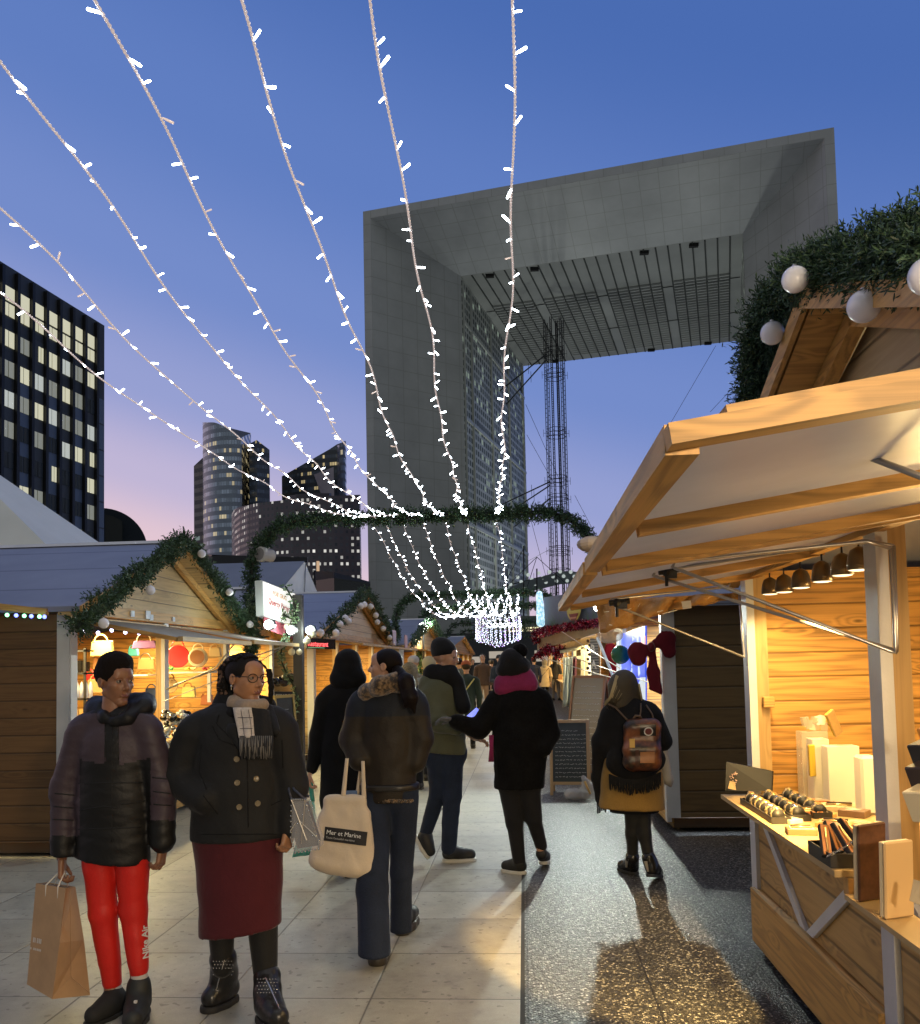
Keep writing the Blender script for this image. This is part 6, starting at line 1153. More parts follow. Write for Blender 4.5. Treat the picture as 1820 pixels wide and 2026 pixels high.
# hair: scalp cap, thick braids
S_ = SDF(hc-.2, hc+.2, .0048); S_.ell(Tw(0, -.09, .15), V3(.355, .43, .375)*HH, 0, M); S_.folds(.003, (60, 60, 60), 5); S_.ell(Tw(0, .42, -.06), V3(.42, .36, .36)*HH, .004, M, 's'); S_.cut(Tw(0, 0, -.08), -M[:, 2]+M[:, 1]*.5)
for q in (-1, 1): S_.ell(Tw(q*.36, .03, -.09), V3(.13, .17, .16)*HH, .0, M, 's')
S_.mesh('hair', hair_b, p.root); br_m = plain('braid tips brown', (.10, .05, .03), .6, bump=.8, bscale=200); rr = random.Random(9)
def braid(pts, r, mat):
    Q, L = path_pts(pts, .006); mb = MB(); mb.tube(Q, [r*(1+.28*math.sin(i*1.25)) for i in range(len(Q))], 7); mb.build('braid', mat, p.root, smooth=True)
for k in range(11):                                                 # rows of braids over the scalp
    x = -.27+.054*k; w__ = math.sqrt(max(.05, 1-(x/.36)**2)); braid([Tw(x, -.09+.44*w__*math.cos(t), .15+.385*w__*math.sin(t)) for t in np.linspace(.95 if abs(x) < .2 else 1.25, 2.7, 10)], .0068, hair_b)
for k in range(20):
    a = k/19; s0 = Tw(-.20+.34*rr.random()-.1, -.30-.18*a, .42-.30*a); x0 = 1200-110*a; braid([Tw(.1-.2*rr.random(), .05-.3*a, .50-.05*a), s0, j(1175-60*a-rr.random()*18, 178+60*a, .02+.05*rr.random()), j(1118+rr.uniform(-16, 22), 255+30*a, .03), j(1105+rr.uniform(-14, 30), 330+rr.uniform(0, 50), .0)], .0082, br_m if rr.random() < .25 else hair_b)
for k in range(4): braid([Tw(.12, .24, .40), Tw(.26, .36, .20), j(1338+k*7, 250, -.03), j(1350+k*7, 330, -.05), j(1352+k*5+rr.uniform(-5, 5), 395+rr.uniform(0, 25), -.05)], .0045, hair_b)
gl_ = MB(); gm = plain('black acetate', (.008, .007, .007), .2)
for q in (-1, 1):
    gl_.tube([Tw(q*.155+.120*math.cos(t), .385-.05*abs(q*.155+.12*math.cos(t))*1.2, .03+.088*math.sin(t)) for t in np.linspace(0, 2*math.pi, 21)], .0022, 6)
    gl_.tube([Tw(q*.275, .35, .06), Tw(q*.345, .22, .06), Tw(q*.36, -.02, .05)], .0022, 6)
gl_.tube([Tw(-.035, .385, .045), Tw(.035, .385, .045)], .002, 6); gl_.build('glasses', gm, p.root, smooth=True)
er = MB(); er.ball(Tw(-.365, -.03, -.14), .006, 8, 6); er.tube([Tw(-.365, -.03, -.14), Tw(-.37, -.02, -.22)], .002, 5); er.build('earring', steelb, p.root)
for (hx, hy, tx, ty, sx2, sy2, dd_) in ((1165, 1912, 1040, 1975, 1119, 1700, .02), (1322, 2010, 1410, 2075, 1340, 1790, -.02)):
    b_ = shoe(p.root, G(c1, hx, hy), G(c1, tx, ty), .112, .12, leather, rubber, .034, shaft_top=j(sx2, sy2, dd_), rs=.064, name='studded_boot'); Tq = bvh(b_); sm = MB(); zm = MB(); zp = []
    for a in range(7):
        for b in range(5):
            s0, n0 = surf(Tq, *c1(sx2-48+a*15+(b % 2)*7, sy2+12+b*17), .0)
            if s0 is not None: sm.ball(s0, .0035, 6, 4)
    for a in range(14):
        s0, n0 = surf(Tq, *c1(sx2+(6 if dd_ > 0 else -8)-(a*3.2 if dd_ > 0 else -a*5.5), sy2+5+a*12), .001)
        if s0 is not None: zp.append(s0)
    if len(zp) > 2: zm.tube(zp, .0028, 5); zm.build('zip', steelb, b_)
    if sm.V: sm.build('stud', steelb, b_, smooth=True)
# clear handbag with chain
hbg = thing('clear_handbag', j(1520, 1165, -.05), 'small clear plastic handbag with silver studs hanging from the woman\'s hand', 'handbag')
clr = NM('clear vinyl'); clr.set(Base_Color=(.8, .8, .84), Roughness=.08); clr.b.inputs['Transmission Weight'].default_value = .0; clr.b.inputs['Alpha'].default_value = .30; clr = clr.m
cs = [j(1462, 900, -.10), j(1530, 900, -.10), j(1600, 1110, -.11), j(1600, 1150, -.11), j(1480, 1168, -.11), j(1458, 1090, -.10)]
MB().prism(cs, (0, .10, 0)).build('body', clr, hbg, bevel=.006); MB().prism([q*.86+sum(cs)/6*.14+[0, .02, 0] for q in [np.array(c) for c in cs]], (0, .05, 0)).build('black_pouch', plain('dark lining', (.02, .02, .024), .3), hbg)
eg = MB(); 
for i in range(6):
    a, b = cs[i], cs[(i+1) % 6]
    for f_ in np.arange(0, 1, .14): eg.ball(a+(b-a)*f_+[0, -.003, 0], .0045, 6, 4)
eg.build('stud', steelb, hbg, smooth=True)
sh_ = MB(); sh_.tube([cs[5]+[0, -.004, .03], cs[0]*.5+cs[1]*.5+[0, -.006, -.09], cs[2]+[-.01, -.004, .02]], .0028, 5); sh_.tube([cs[0]+[0, -.004, 0], cs[4]*.5+cs[3]*.5+[0, -.006, .05]], .0028, 5); sh_.tube([cs[1]+[0, -.004, 0], cs[4]+[0.03, -.006, .04]], .0022, 5); sh_.build('seam', plain('silver seam', (.75, .72, .66), .2, .6), hbg)
for q in (0, 1): MB().tube([cs[q], j(1448+q*26, 850, -.085), j(1452+q*14, 826, -.06), j(1462+q*10, 850, -.03), cs[q]+[0, .08, 0]], .006, 6).build('handle', plain('navy strap', (.03, .035, .06), .4), hbg, smooth=True)
# ===== hooded person in black with a green bag
p = Person(6.70, (-1.50, 6.70, 0), 'person in a long black coat and black hood holding a green carrier bag', sk_fair)
j = lambda x, y, dy=0: p.J(*c2(x, y), dy)
hb = []; hc = j(378, 245); M = rotm(math.pi-.35, 0, 0); Tz = head(hc, .20, M, sk_fair, None, body=hb, h=.007, face=False, ears=False, neck_to=j(375, 380))
p.body([(j(370, 450), j(355, 850), .13, .11, .7), (j(300, 960), j(290, 1375), .07, .04), (j(400, 960), j(385, 1400), .07, .04), (j(255, 440), j(215, 640), .05, .04), (j(215, 640), j(170, 840), .04, .027)], heads=hb, hands=[hand(j(168, 845), (-.05, -.1, -1), (1, .2, 0), .175, .7, 1)])
p.cloth('coat', blackc, [(j(370, 450), j(355, 700), .168, .165, .7), (j(355, 700), j(345, 1000), .165, .17, .7), (j(285, 420), j(455, 415), .078, .078), (j(250, 455), j(212, 640), .074, .062), (j(212, 640), j(178, 825), .060, .046), (j(480, 450), j(500, 700), .07, .06), (j(375, 330), j(375, 420), .085, .1)], h=.013, folds=.006, ff=(6, 6, 9), seed=14)
p.cloth('trousers', blackd, [(j(310, 930), j(290, 1370), .082, .060), (j(398, 930), j(385, 1395), .085, .06)], h=.012, folds=.004)
p.cloth('hood', blackc, [(j(378, 235), j(378, 265), .102, .108), (j(378, 300), j(372, 335), .105, .12), (j(330, 325, -.03), j(430, 325, -.03), .07, .07)], h=.011, folds=.004, seed=5)
for hx, hy in ((285, 1408), (388, 1440)): q = G(c2, hx, hy); shoe(p.root, q, q+V3(.02, .24, 0), .09, .09, leather, rubber, .02, shaft_top=q+V3(0, .04, .12), rs=.045, h=.009)
gb = thing('carrier_bag', j(120, 1325), 'translucent green carrier bag hanging from the hooded person\'s hand', 'carrier bag')
grn = NM('green plastic film'); grn.set(Base_Color=(.06, .42, .33), Roughness=.25); grn.b.inputs['Alpha'].default_value = .82; grn = grn.m
flatpanel(gb, 'body', grn, [j(150, 1010), j(180, 1000), j(200, 1300), j(70, 1320)], .06, .012, 8, 12); flatpanel(gb, 'handle', grn, [j(158, 885), j(180, 885), j(192, 1010), j(168, 1010)], .006, .004, 3, 8); flatpanel(gb, 'handle', grn, [j(160, 885, .02), j(168, 885, .02), j(140, 1040, .02), j(120, 1050, .02)], .006, .004, 3, 8)
# ===== woman with the tote bag
p = Person(5.05, (-.80, 5.05, 0), 'woman with a long dark ponytail in a dark shearling jacket and wide jeans', sk_fair)
j = lambda x, y, dy=0: p.J(*c2(x, y), dy)
M = rotm(-1.62, .02, 0); hb = []; hc = j(580, 262); HH = .205
Tt_ = head(hc, HH, M, sk_fair, None, body=hb, female=True, neck_to=j(615, 400, .0), h=.0045)
p.body([(j(600, 490), j(610, 860), .12, .11, .7), (j(525, 1000), j(512, 1500, -.2), .075, .055), (j(512, 1500, -.2), j(535, 1860, -.36), .05, .03), (j(690, 1000), j(675, 1400, .03), .075, .05), (j(675, 1400, .03), j(672, 1700, .08), .045, .03), (j(455, 470), j(405, 660), .05, .04), (j(405, 660), j(440, 790, -.06), .04, .03), (j(740, 470), j(780, 650), .05, .04), (j(780, 650), j(760, 790), .04, .03), (j(610, 330), j(610, 450), .045, .06)], heads=hb)
head_eyes(hc, HH, M, p.root, sk_fair, (.45, .14, .13))
sh_up = cloth_mat('navy shearling suede', (.010, .013, .020), .7, 150, .25, .3, sheen=.05); sh_dn = cloth_mat('brown shearling suede', (.020, .015, .010), .6, 150, .3, .35, sheen=.05)
tj = p.cloth('jacket', None, [(j(600, 500), j(605, 720), .168, .155, .7), (j(605, 720), j(608, 990), .150, .148, .72), (j(480, 455), j(725, 455), .085, .085, .85), (j(550, 420), j(660, 420), .075, .075), (j(447, 490), j(403, 670), .080, .070), (j(403, 670), j(440, 780, -.06), .068, .060), (j(752, 490), j(784, 660), .080, .068), (j(784, 660), j(758, 790, -.02), .066, .058)], h=.010, folds=.009, ff=(9, 9, 8), seed=21, cuts=[(j(610, 1008), (0, 0, -1))],
               mats=[sh_up, sh_dn], fmat=lambda C_: [1 if (uvof(q)[1]-1226.5)/.3555 > 535 else 0 for q in C_])
p.cloth('belt', plain('dark leather belt', (.014, .012, .010), .4), [(j(560, 925), j(655, 925), .125, .125, .98)], h=.009, folds=.0, cuts=[(j(600, 943), (0, 0, -1)), (j(600, 905), (0, 0, 1))])
fur = NM('leopard fur'); _c = fur.coord('Object'); fur.set(Base_Color=fur.ramp(fur.noise(_c, 48, 2, .5), [(.42, (.02, .012, .008)), (.52, (.13, .075, .03)), (.7, (.30, .19, .09))]), Roughness=.9); fur.b.inputs['Sheen Weight'].default_value = .5; fur.bump(fur.noise(_c, 300, 3, .7), .8, .004); fur = fur.m
fc = p.cloth('fur_collar', fur, [(j(480, 405, -.06), j(560, 365, -.12), .042, .050), (j(560, 365, -.12), j(660, 345, -.10), .052, .052), (j(660, 345, -.10), j(690, 380, .0), .052, .045), (j(480, 405, -.06), j(500, 400, .06), .042, .04)], h=.0065, folds=.006, ff=(60, 60, 60), seed=3)
fm = MB(); rr = random.Random(2)
for k in range(110): x = 505+k*2.15; fm.ball(j(x, 1008+rr.uniform(-6, 6), -.108+.05*abs((x-620)/130)**2+rr.uniform(-.006, .006)), .0062, 6, 4)
fm.build('fur_hem', fur, p.root, smooth=True)
jeans = cloth_mat('indigo denim', (.014, .021, .042), .85, 220, .4, .35, sheen=.05)
p.cloth('jeans', jeans, [(j(560, 960), j(660, 960), .115, .115, .8), (j(525, 1020), j(512, 1500, -.2), .098, .086, .9), (j(512, 1500, -.2), j(530, 1960, -.36), .086, .086, .95), (j(685, 1020), j(678, 1400, .03), .086, .064, .9), (j(678, 1400, .03), j(670, 1780, .08), .062, .062, .9)], h=.010, folds=.006, ff=(9, 9, 6), seed=24, cuts=[((0, 0, .070), (0, 0, -1))], k=.02)
p1 = G(c2, 540, 1935); shoe(p.root, p1, p1+V3(-.03, .27, 0), .115, .1, plain('black canvas', (.012, .012, .012), .6), plain('brown platform', (.035, .028, .02), .5), .055, shaft_top=p1+V3(0, .05, .13), rs=.045, lace=plain('white lace', (.6, .6, .58), .6))
p2 = G(c2, 668, 1765); shoe(p.root, p2, p2+V3(.05, .27, 0), .105, .1, plain('black canvas', (.012, .012, .012), .6), plain('brown platform', (.035, .028, .02), .5), .055, shaft_top=p2+V3(0, .05, .13), rs=.042)
hm = plain('sleek dark hair', (.008, .005, .0045), .5, bump=.5, bscale=180)
S_ = SDF(hc-.17, hc+.17, .0048); S_.ell(Tt_(0, -.10, .15), V3(.352, .42, .372)*HH, 0, M); S_.ell(Tt_(0, -.32, -.14), V3(.22, .18, .18)*HH, .02, M); S_.ell(Tt_(0, .62, -.12), V3(.44, .36, .40)*HH, .004, M, 's'); S_.ell(Tt_(.30, .24, -.13), V3(.15, .20, .20)*HH, .004, M, 's'); S_.ell(Tt_(-.30, .24, -.13), V3(.15, .20, .20)*HH, .004, M, 's'); S_.cut(Tt_(0, 0, -.22), -M[:, 2]+M[:, 1]*.45)
for q in (-1, 1): S_.ell(Tt_(q*.37, .06, -.13), V3(.10, .13, .14)*HH, .0, M, 's')
S_.mesh('hair', hm, p.root)
pony = p.cloth('ponytail', hm, [(j(655, 285, -.05), j(705, 345, -.18), .034, .036), (j(705, 345, -.18), j(728, 430, -.20), .040, .038), (j(728, 430, -.20), j(748, 515, -.19), .034, .008), (j(700, 345, -.18), j(700, 480, -.20), .034, .010)], h=.0065, folds=.003, ff=(50, 50, 6), seed=6)
# tote bag, its straps and its printed panel
tb = thing('tote_bag', j(350, 1420, -.14), 'cream cotton tote bag with a black panel lettered Mer et Marine', 'tote bag')
cot = cloth_mat('cream cotton', (.66, .55, .41), .9, 240, .08, .25)
P4 = [j(240, 985, -.14), j(490, 985, -.16), j(522, 1425, -.20), j(172, 1362, -.18)]
S_ = SDF(np.min(P4, 0)-.12, np.max(P4, 0)+.12, .0085)
Q = lambda a, b: (P4[0]*(1-a)+P4[1]*a)*(1-b)+(P4[3]*(1-a)+P4[2]*a)*b
for a0_ in np.linspace(.14, .86, 6): S_.cone(Q(a0_, .05), Q(a0_, .93), .022, .050 if .2 < a0_ < .8 else .042, .04)
S_.cone(Q(.12, .04), Q(.88, .04), .016, .016, .03); S_.cone(Q(.10, .93), Q(.92, .94), .030, .030, .04); S_.cone(Q(.06, .3), Q(.05, .92), .018, .022, .04); S_.cone(Q(.95, .22), Q(.965, .92), .020, .022, .04); S_.folds(.008, (14, 14, 9), 5); tbody = S_.mesh('body', cot, tb)
for a_, b_ in (((350, 975), (372, 770)), ((468, 990), (460, 785))):
    flatpanel(tb, 'strap', cot, [j(a_[0]-13, a_[1]+25, -.17), j(a_[0]+13, a_[1]+25, -.17), j(b_[0]+10, b_[1], -.13), j(b_[0]-8, b_[1], -.13)], .004, .001, 2, 6)
flatpanel(tb, 'strap', cot, [j(420, 970, -.06), j(442, 970, -.06), j(462, 785, -.05), j(445, 785, -.05)], .004, .001, 2, 6)
Tq = bvh(tbody); nx_, ny_ = 14, 5; V = []; okp = True
pc_ = [(252, 1150), (487, 1180), (478, 1258), (244, 1228)]
for b in range(ny_+1):
    for a in range(nx_+1):
        f_, g = a/nx_, b/ny_; x = (pc_[0][0]*(1-f_)+pc_[1][0]*f_)*(1-g)+(pc_[3][0]*(1-f_)+pc_[2][0]*f_)*g; y = (pc_[0][1]*(1-f_)+pc_[1][1]*f_)*(1-g)+(pc_[3][1]*(1-f_)+pc_[2][1]*f_)*g
        s0, n0 = surf(Tq, *c2(x, y), .004); V.append(s0 if s0 is not None else j(x, y, -.25))
link_mesh('print_panel', V, [(b*(nx_+1)+a, b*(nx_+1)+a+1, (b+1)*(nx_+1)+a+1, (b+1)*(nx_+1)+a) for b in range(ny_) for a in range(nx_)], plain('black print', (.015, .015, .017), .7), tb, smooth=True)
V = np.array(V); e1 = V[nx_]-V[0]; e2 = V[0]-V[ny_*(nx_+1)]; e1 /= np.linalg.norm(e1); e2 -= e1*(e1 @ e2); e2 /= np.linalg.norm(e2); nn = np.cross(e1, e2); nn = nn if nn[1] < 0 else -nn; mxo = max((v-V[0]) @ nn for v in V); o0 = V[0]+nn*(mxo+.002)
text_mesh('lettering', 'Mer et Marine', o0+e1*.014-e2*.038, e1, e2, .0335, plain('white ink', (.8, .8, .78), .6), tb); text_mesh('lettering', "Toute l'actualité maritime", o0+e1*.016-e2*.060, e1, e2, .0155, plain('grey ink', (.45, .45, .45), .6), tb)
MB().box(j(398, 975, -.12), (.065, .01, .05)).build('parcel_inside', plain('blue box', (.10, .16, .30), .5), tb, bevel=.003)
# ===== man in the olive jacket
p = Person(7.05, (-.64, 7.05, 0), 'man in an olive jacket, black beanie and blue jeans stepping to the right', sk_fair)
j = lambda x, y, dy=0: p.J(*c2(x, y), dy)
M = rotm(1.35, -.08, 0); hb = []; hc = j(925, 212); HH = .23
Tm = head(hc, HH, M, sk_fair, None, body=hb, neck_to=j(890, 340, .0), h=.006)
p.body([(j(890, 400), j(905, 640), .12, .11, .75), (j(950, 740), j(955, 980), .075, .06), (j(955, 980), j(938, 1270), .055, .036), (j(880, 740), j(880, 960, .05), .075, .06), (j(880, 960, .05), j(808, 1200, .12), .055, .036), (j(850, 390), j(900, 580, -.08), .05, .042), (j(900, 580, -.08), j(1010, 585, -.10), .042, .03), (j(960, 390, .1), j(1010, 590, .12), .05, .04), (j(1010, 590, .12), j(1080, 655, .02), .035, .025), (j(890, 290), j(890, 380), .055, .07)], heads=hb,
       hands=[hand(j(1072, 655, .0), (1, -.1, -.25), (0, -.4, -1), .17, .35, -1, .006), hand(j(1035, 560, -.14), (.9, -.2, -.3), (.2, .2, 1), .165, .7, 1, .006)])
head_eyes(hc, HH, M, p.root, sk_fair, (.40, .16, .14))
olive = cloth_mat('olive cotton', (.082, .086, .052), .85, 180, .2, .25)
p.cloth('jacket', olive, [(j(885, 420), j(905, 590), .170, .170, .78), (j(905, 590), j(915, 720), .170, .175, .78), (j(835, 350), j(955, 350, .03), .085, .085), (j(845, 410, -.06), j(885, 575, -.15), .078, .068), (j(885, 575, -.15), j(985, 600, -.20), .066, .056), (j(955, 400, .08), j(1000, 600, .12), .07, .055)], h=.0125, folds=.011, ff=(8, 8, 9), seed=31, cuts=[(j(905, 738), (-.1, 0, -1))])
p.cloth('scarf', blackc, [(j(850, 300), j(945, 295, -.03), .078, .070), (j(860, 330, .0), j(950, 320, -.04), .085, .07), (j(985, 345, -.05), j(1020, 480, -.10), .050, .062), (j(940, 310, -.03), j(985, 345, -.05), .06, .05)], h=.011, folds=.005, seed=3)
S_ = SDF(hc-.22, hc+V3(.2, .2, .26), .007); S_.ell(Tm(0, -.10, .22), V3(.385, .45, .42)*HH, 0, M); S_.ell(Tm(0, -.22, .42), V3(.30, .34, .30)*HH, .03, M); S_.folds(.002, (30, 30, 30), 2); S_.cut(Tm(0, .1, .12), -M[:, 2]+M[:, 1]*.20); S_.mesh('beanie', cloth_mat('black rib knit', (.009, .009, .010), .9, 120, .2, .4, ribs=('X', 40)), p.root)
dj = cloth_mat('dark blue jeans', (.013, .021, .045), .85, 200, .4, .3, sheen=.05)
p.cloth('jeans', dj, [(j(870, 740), j(955, 740), .125, .125, .8), (j(955, 760), j(958, 980), .098, .076), (j(958, 980), j(938, 1265), .072, .060), (j(880, 760), j(882, 960, .05), .094, .072), (j(882, 960, .05), j(812, 1185, .12), .068, .052)], h=.0115, folds=.006, ff=(9, 9, 12), seed=33, k=.02)
kn = plain('black mesh knit', (.014, .014, .015), .6); lc_ = plain('white lace', (.6, .6, .58), .6)
a = G(c2, 905, 1352); b = G(c2, 1090, 1345); s1 = shoe(p.root, a, b, .10, .1, kn, whitesole, .034, shaft_top=j(938, 1262), rs=.05, lace=lc_, name='sneaker', h=.007)
s2 = shoe(p.root, j(752, 1212, .12), j(815, 1322, .10), .10, .1, kn, whitesole, .03, shaft_top=j(812, 1195, .12), rs=.048, name='sneaker', h=.007)
ph = thing('phone', j(1080, 530, -.16), 'smartphone with a blue lit screen between the olive-jacketed man and the bobble hat woman', 'phone'); q = j(1078, 528, -.16); R_ = rotm(.5, .5, .6); MB().box(q, (.145, .008, .07), R_).build('case', blk_g, ph, bevel=.003); MB().box(q+R_ @ V3(0, .006, 0), (.125, .002, .058), R_).build('screen', emit('phone screen', (.15, .2, .9), 1.2), ph)
# ===== woman with the bobble hat
p = Person(6.75, (0, 6.75, 0), 'woman in a black teddy coat with magenta scarf and black bobble hat seen from behind', sk_fair)
j = lambda x, y, dy=0: p.J(*c3(x, y), dy)
M = rotm(math.pi+.5, 0, .0); hb = []; hc = j(352, 455); HH = .225; Tp = head(hc, HH*.88, M, sk_fair, None, body=hb, female=True, ears=False, neck_to=j(370, 620), h=.008, face=False)
glv = hand(j(-45, 800, -.10), (-1, -.1, .12), (0, -.3, -1), .17, .5, -1, .006)
p.body([(j(395, 720), j(395, 1080), .14, .11, .7), (j(345, 1180), j(365, 1480), .06, .045), (j(365, 1480), j(395, 1745), .048, .035), (j(455, 1180), j(490, 1450), .06, .045), (j(490, 1450), j(542, 1690, .05), .042, .03), (j(240, 690), j(125, 850, -.05), .06, .045), (j(125, 850, -.05), j(-45, 800, -.10), .045, .028), (j(545, 700), j(600, 880), .06, .045), (j(600, 880), j(570, 970, -.1), .045, .03)], heads=hb)
merge_mesh('glove', [glv], cloth_mat('grey striped knit', (.10, .10, .11), .9, 90, .5, .4), p.root)
ted = cloth_mat('black teddy fleece', (.0075, .0075, .008), 1.0, 60, .4, .9, sheen=.08, spec=.05)
p.cloth('coat', ted, [(j(400, 720), j(405, 930), .200, .212, .72), (j(405, 930), j(393, 1240), .208, .186, .72), (j(275, 665), j(525, 670), .098, .098, .9), (j(550, 720), j(598, 885), .088, .076), (j(598, 885), j(560, 985, -.08), .074, .062), (j(235, 705), j(125, 858, -.05), .090, .076), (j(125, 858, -.05), j(-25, 812, -.09), .074, .058)], h=.0115, folds=.0075, ff=(14, 14, 16), seed=41, cuts=[(j(393, 1256), (0, 0, -1))])
mag = cloth_mat('magenta wool', (.20, .018, .075), .95, 110, .25, .5)
p.cloth('scarf', mag, [(j(290, 560, -.04), j(445, 530, -.02), .074, .070), (j(275, 590, -.06), j(460, 575, -.05), .052, .055), (j(300, 525, .05), j(440, 490, .05), .055, .05), (j(420, 480, -.02), j(470, 560, -.05), .045, .05)], h=.0095, folds=.007, ff=(24, 24, 30), seed=42)
for k in range(7): MB().tube([j(196+k*4, 900, -.16), j(200+k*3, 990, -.17), j(192+k*5, 1078, -.165)], .0045, 5).build('scarf_fringe', mag, p.root, smooth=True)
S_ = SDF(hc-.2, hc+V3(.2, .2, .22), .0075); S_.ell(j(345, 425), V3(.104, .118, .118), 0); S_.cone(j(285, 470), j(425, 440), .055, .055, .03); S_.cone(j(290, 475, -.05), j(420, 455, -.05), .045, .045, .03); S_.folds(.003, (26, 26, 26), 2); S_.mesh('bobble_hat', cloth_mat('black chunky knit', (.008, .008, .009), .95, 90, .3, .6), p.root)
S_ = SDF(j(400, 340)-.10, j(400, 340)+.10, .006); S_.ell(j(400, 340), V3(.058, .058, .056), 0); S_.folds(.007, (80, 80, 80), 2); S_.mesh('pompom', ted, p.root)
p.cloth('trousers', blackd, [(j(345, 1210), j(452, 1210), .11, .11, .8), (j(338, 1250), j(362, 1480), .092, .066), (j(362, 1480), j(394, 1735), .062, .046), (j(458, 1250), j(488, 1450), .090, .066), (j(488, 1450), j(540, 1635, .05), .060, .045)], h=.011, folds=.005, ff=(9, 9, 12), seed=44, k=.02)
cv = plain('black canvas shoe', (.016, .016, .016), .7); a = G(c3, 432, 1832); b = G(c3, 285, 1812); shoe(p.root, a, b, .09, .09, cv, whitesole, .028, shaft_top=j(396, 1745), rs=.045, lace=lc_, name='sneaker', h=.0065); a = G(c3, 552, 1796)+V3(0, 0, .035); shoe(p.root, a, a+V3(.03, .20, -.03), .085, .09, cv, whitesole, .028, shaft_top=j(542, 1690, .05), rs=.043, name='sneaker', h=.0065)
# ===== woman with the backpack
p = Person(6.62, (.80, 6.62, 0), 'blonde woman in a mustard coat and black fringed shawl wearing a brown backpack', sk_fair)
j = lambda x, y, dy=0: p.J(*c3(x, y), dy)
M = rotm(math.pi+.15, -.05, 0); hb = []; hc = j(1090, 575); HH = .22; Tk = head(hc, HH*.95, M, sk_fair, None, body=hb, female=True, ears=False, neck_to=j(1110, 720), h=.008, face=False)
p.body([(j(1130, 800), j(1145, 1200), .13, .12, .7), (j(1152, 1330), j(1148, 1560, .02), .045, .035), (j(1148, 1560, .02), j(1149, 1725, .05), .034, .028), (j(1215, 1330), j(1228, 1560, -.04), .045, .035), (j(1228, 1560, -.04), j(1260, 1735, -.08), .034, .028), (j(1000, 780), j(945, 960), .05, .04), (j(1290, 780), j(1350, 940), .05, .04)], heads=hb)
must = cloth_mat('mustard wool', (.27, .155, .038), .9, 140, .18, .3)
p.cloth('coat', must, [(j(1140, 950), j(1145, 1200), .18, .215, .72), (j(1145, 1200), j(1145, 1430), .215, .245, .72)], h=.011, folds=.006, ff=(9, 9, 4), seed=51, cuts=[(j(1145, 1386), (-.04, 0, -1))])
p.cloth('skirt', blackc, [(j(1155, 1250), j(1165, 1450), .16, .182, .7)], h=.012, folds=.004, cuts=[(j(1160, 1413), (0, 0, -1))])
shawl = cloth_mat('black shawl wool', (.006, .006, .007), .95, 100, .3, .5, sheen=.05)
p.cloth('shawl', shawl, [(j(1040, 745), j(1250, 760), .088, .090, .9), (j(1130, 820), j(1145, 1100), .195, .155, .78), (j(1010, 790), j(960, 950), .090, .082), (j(960, 950), j(1010, 1030), .075, .06), (j(1275, 800), j(1345, 940), .088, .076), (j(1110, 690), j(1125, 760), .08, .12), (j(925, 930, .02), j(920, 1180, .04), .050, .045), (j(920, 1180, .04), j(930, 1330, .05), .045, .030), (j(1060, 1080, -.10), j(1280, 1060, -.10), .095, .095, .7), (j(1150, 960, -.06), j(1165, 1120, -.09), .165, .150, .62)], h=.0115, folds=.007, ff=(11, 11, 11), seed=52)
rr = random.Random(5); frm = MB()
for k in range(64):
    x = 995+k*5.4; y0 = 1160+45*math.sin((k/64)*math.pi)-k*.25; zz = -.175-.03*math.sin(k/64*math.pi); frm.tube([j(x, y0, zz), j(x+rr.uniform(-5, 5), y0+55, zz-.006), j(x+rr.uniform(-8, 8), y0+80+rr.random()*28, zz)], [.006, .005, .003], 5)
for k in range(12): x = 915+k*5; frm.tube([j(x, 1330, .02), j(x+rr.uniform(-5, 5), 1400+rr.random()*30, .02)], [.006, .003], 5)
frm.build('fringe', shawl, p.root, smooth=True)
wtail = plain('pale scarf cloth', (.36, .34, .32), .9, bump=.3, bscale=30); p.cloth('scarf_tail', wtail, [(j(1350, 990, .02), j(1385, 1200, .03), .038, .034), (j(1385, 1200, .03), j(1405, 1245, .03), .03, .006)], h=.009, folds=.006)
hy = plain('ash blonde hair', (.075, .062, .043), .45, bump=.8, bscale=150); hy2 = plain('light blonde hair', (.42, .34, .19), .45, bump=.8, bscale=150)
S_ = SDF(hc-.22, hc+.22, .0065); S_.ell(Tk(0, -.08, .16), V3(.41, .46, .40)*HH, 0, M); S_.cone(j(1080, 580, -.02), j(1070, 680, -.03), .105, .085, .03); S_.cone(j(1140, 600, -.01), j(1165, 660, -.01), .06, .045, .03); S_.folds(.0035, (45, 45, 8), 2); S_.mesh('hair', hy, p.root)
for k in range(34): x = k*2.6; MB().tube([j(1040+x, 500+k*1.2, -.095), j(1018+x, 580+k, -.115), j(998+x*.9+rr.uniform(-3, 3), 650, -.12), j(955+x*.85+rr.uniform(-6, 6), 700+rr.uniform(-20, 30), -.09)], [.003, .0045, .0045, .002], 5).build('hair_strand', hy2 if k < 7 or k % 9 == 0 else hy, p.root, smooth=True)
for k in range(8): MB().tube([j(1170+k*3, 560, -.05), j(1190+k*2, 620, -.06), j(1195+k*3, 655+rr.uniform(0, 20), -.05)], [.008, .007, .003], 5).build('hair_strand', hy2 if k > 4 else hy, p.root, smooth=True)
p.cloth('tights', tights, [(j(1148, 1380), j(1150, 1560, .02), .064, .048), (j(1150, 1560, .02), j(1150, 1720, .05), .046, .038), (j(1218, 1380), j(1228, 1560, -.04), .060, .046), (j(1228, 1560, -.04), j(1262, 1740, -.08), .046, .038)], h=.010, folds=.002)
ptb = plain('patent leather', (.012, .011, .010), .1); gus = plain('elastic gusset', (.34, .30, .24), .6)
a = G(c3, 1175, 1835); b = G(c3, 1065, 1800); b1s = shoe(p.root, a, b, .085, .09, ptb, rubber, .022, shaft_top=j(1148, 1715, .05), rs=.05, name='chelsea_boot', h=.0065)
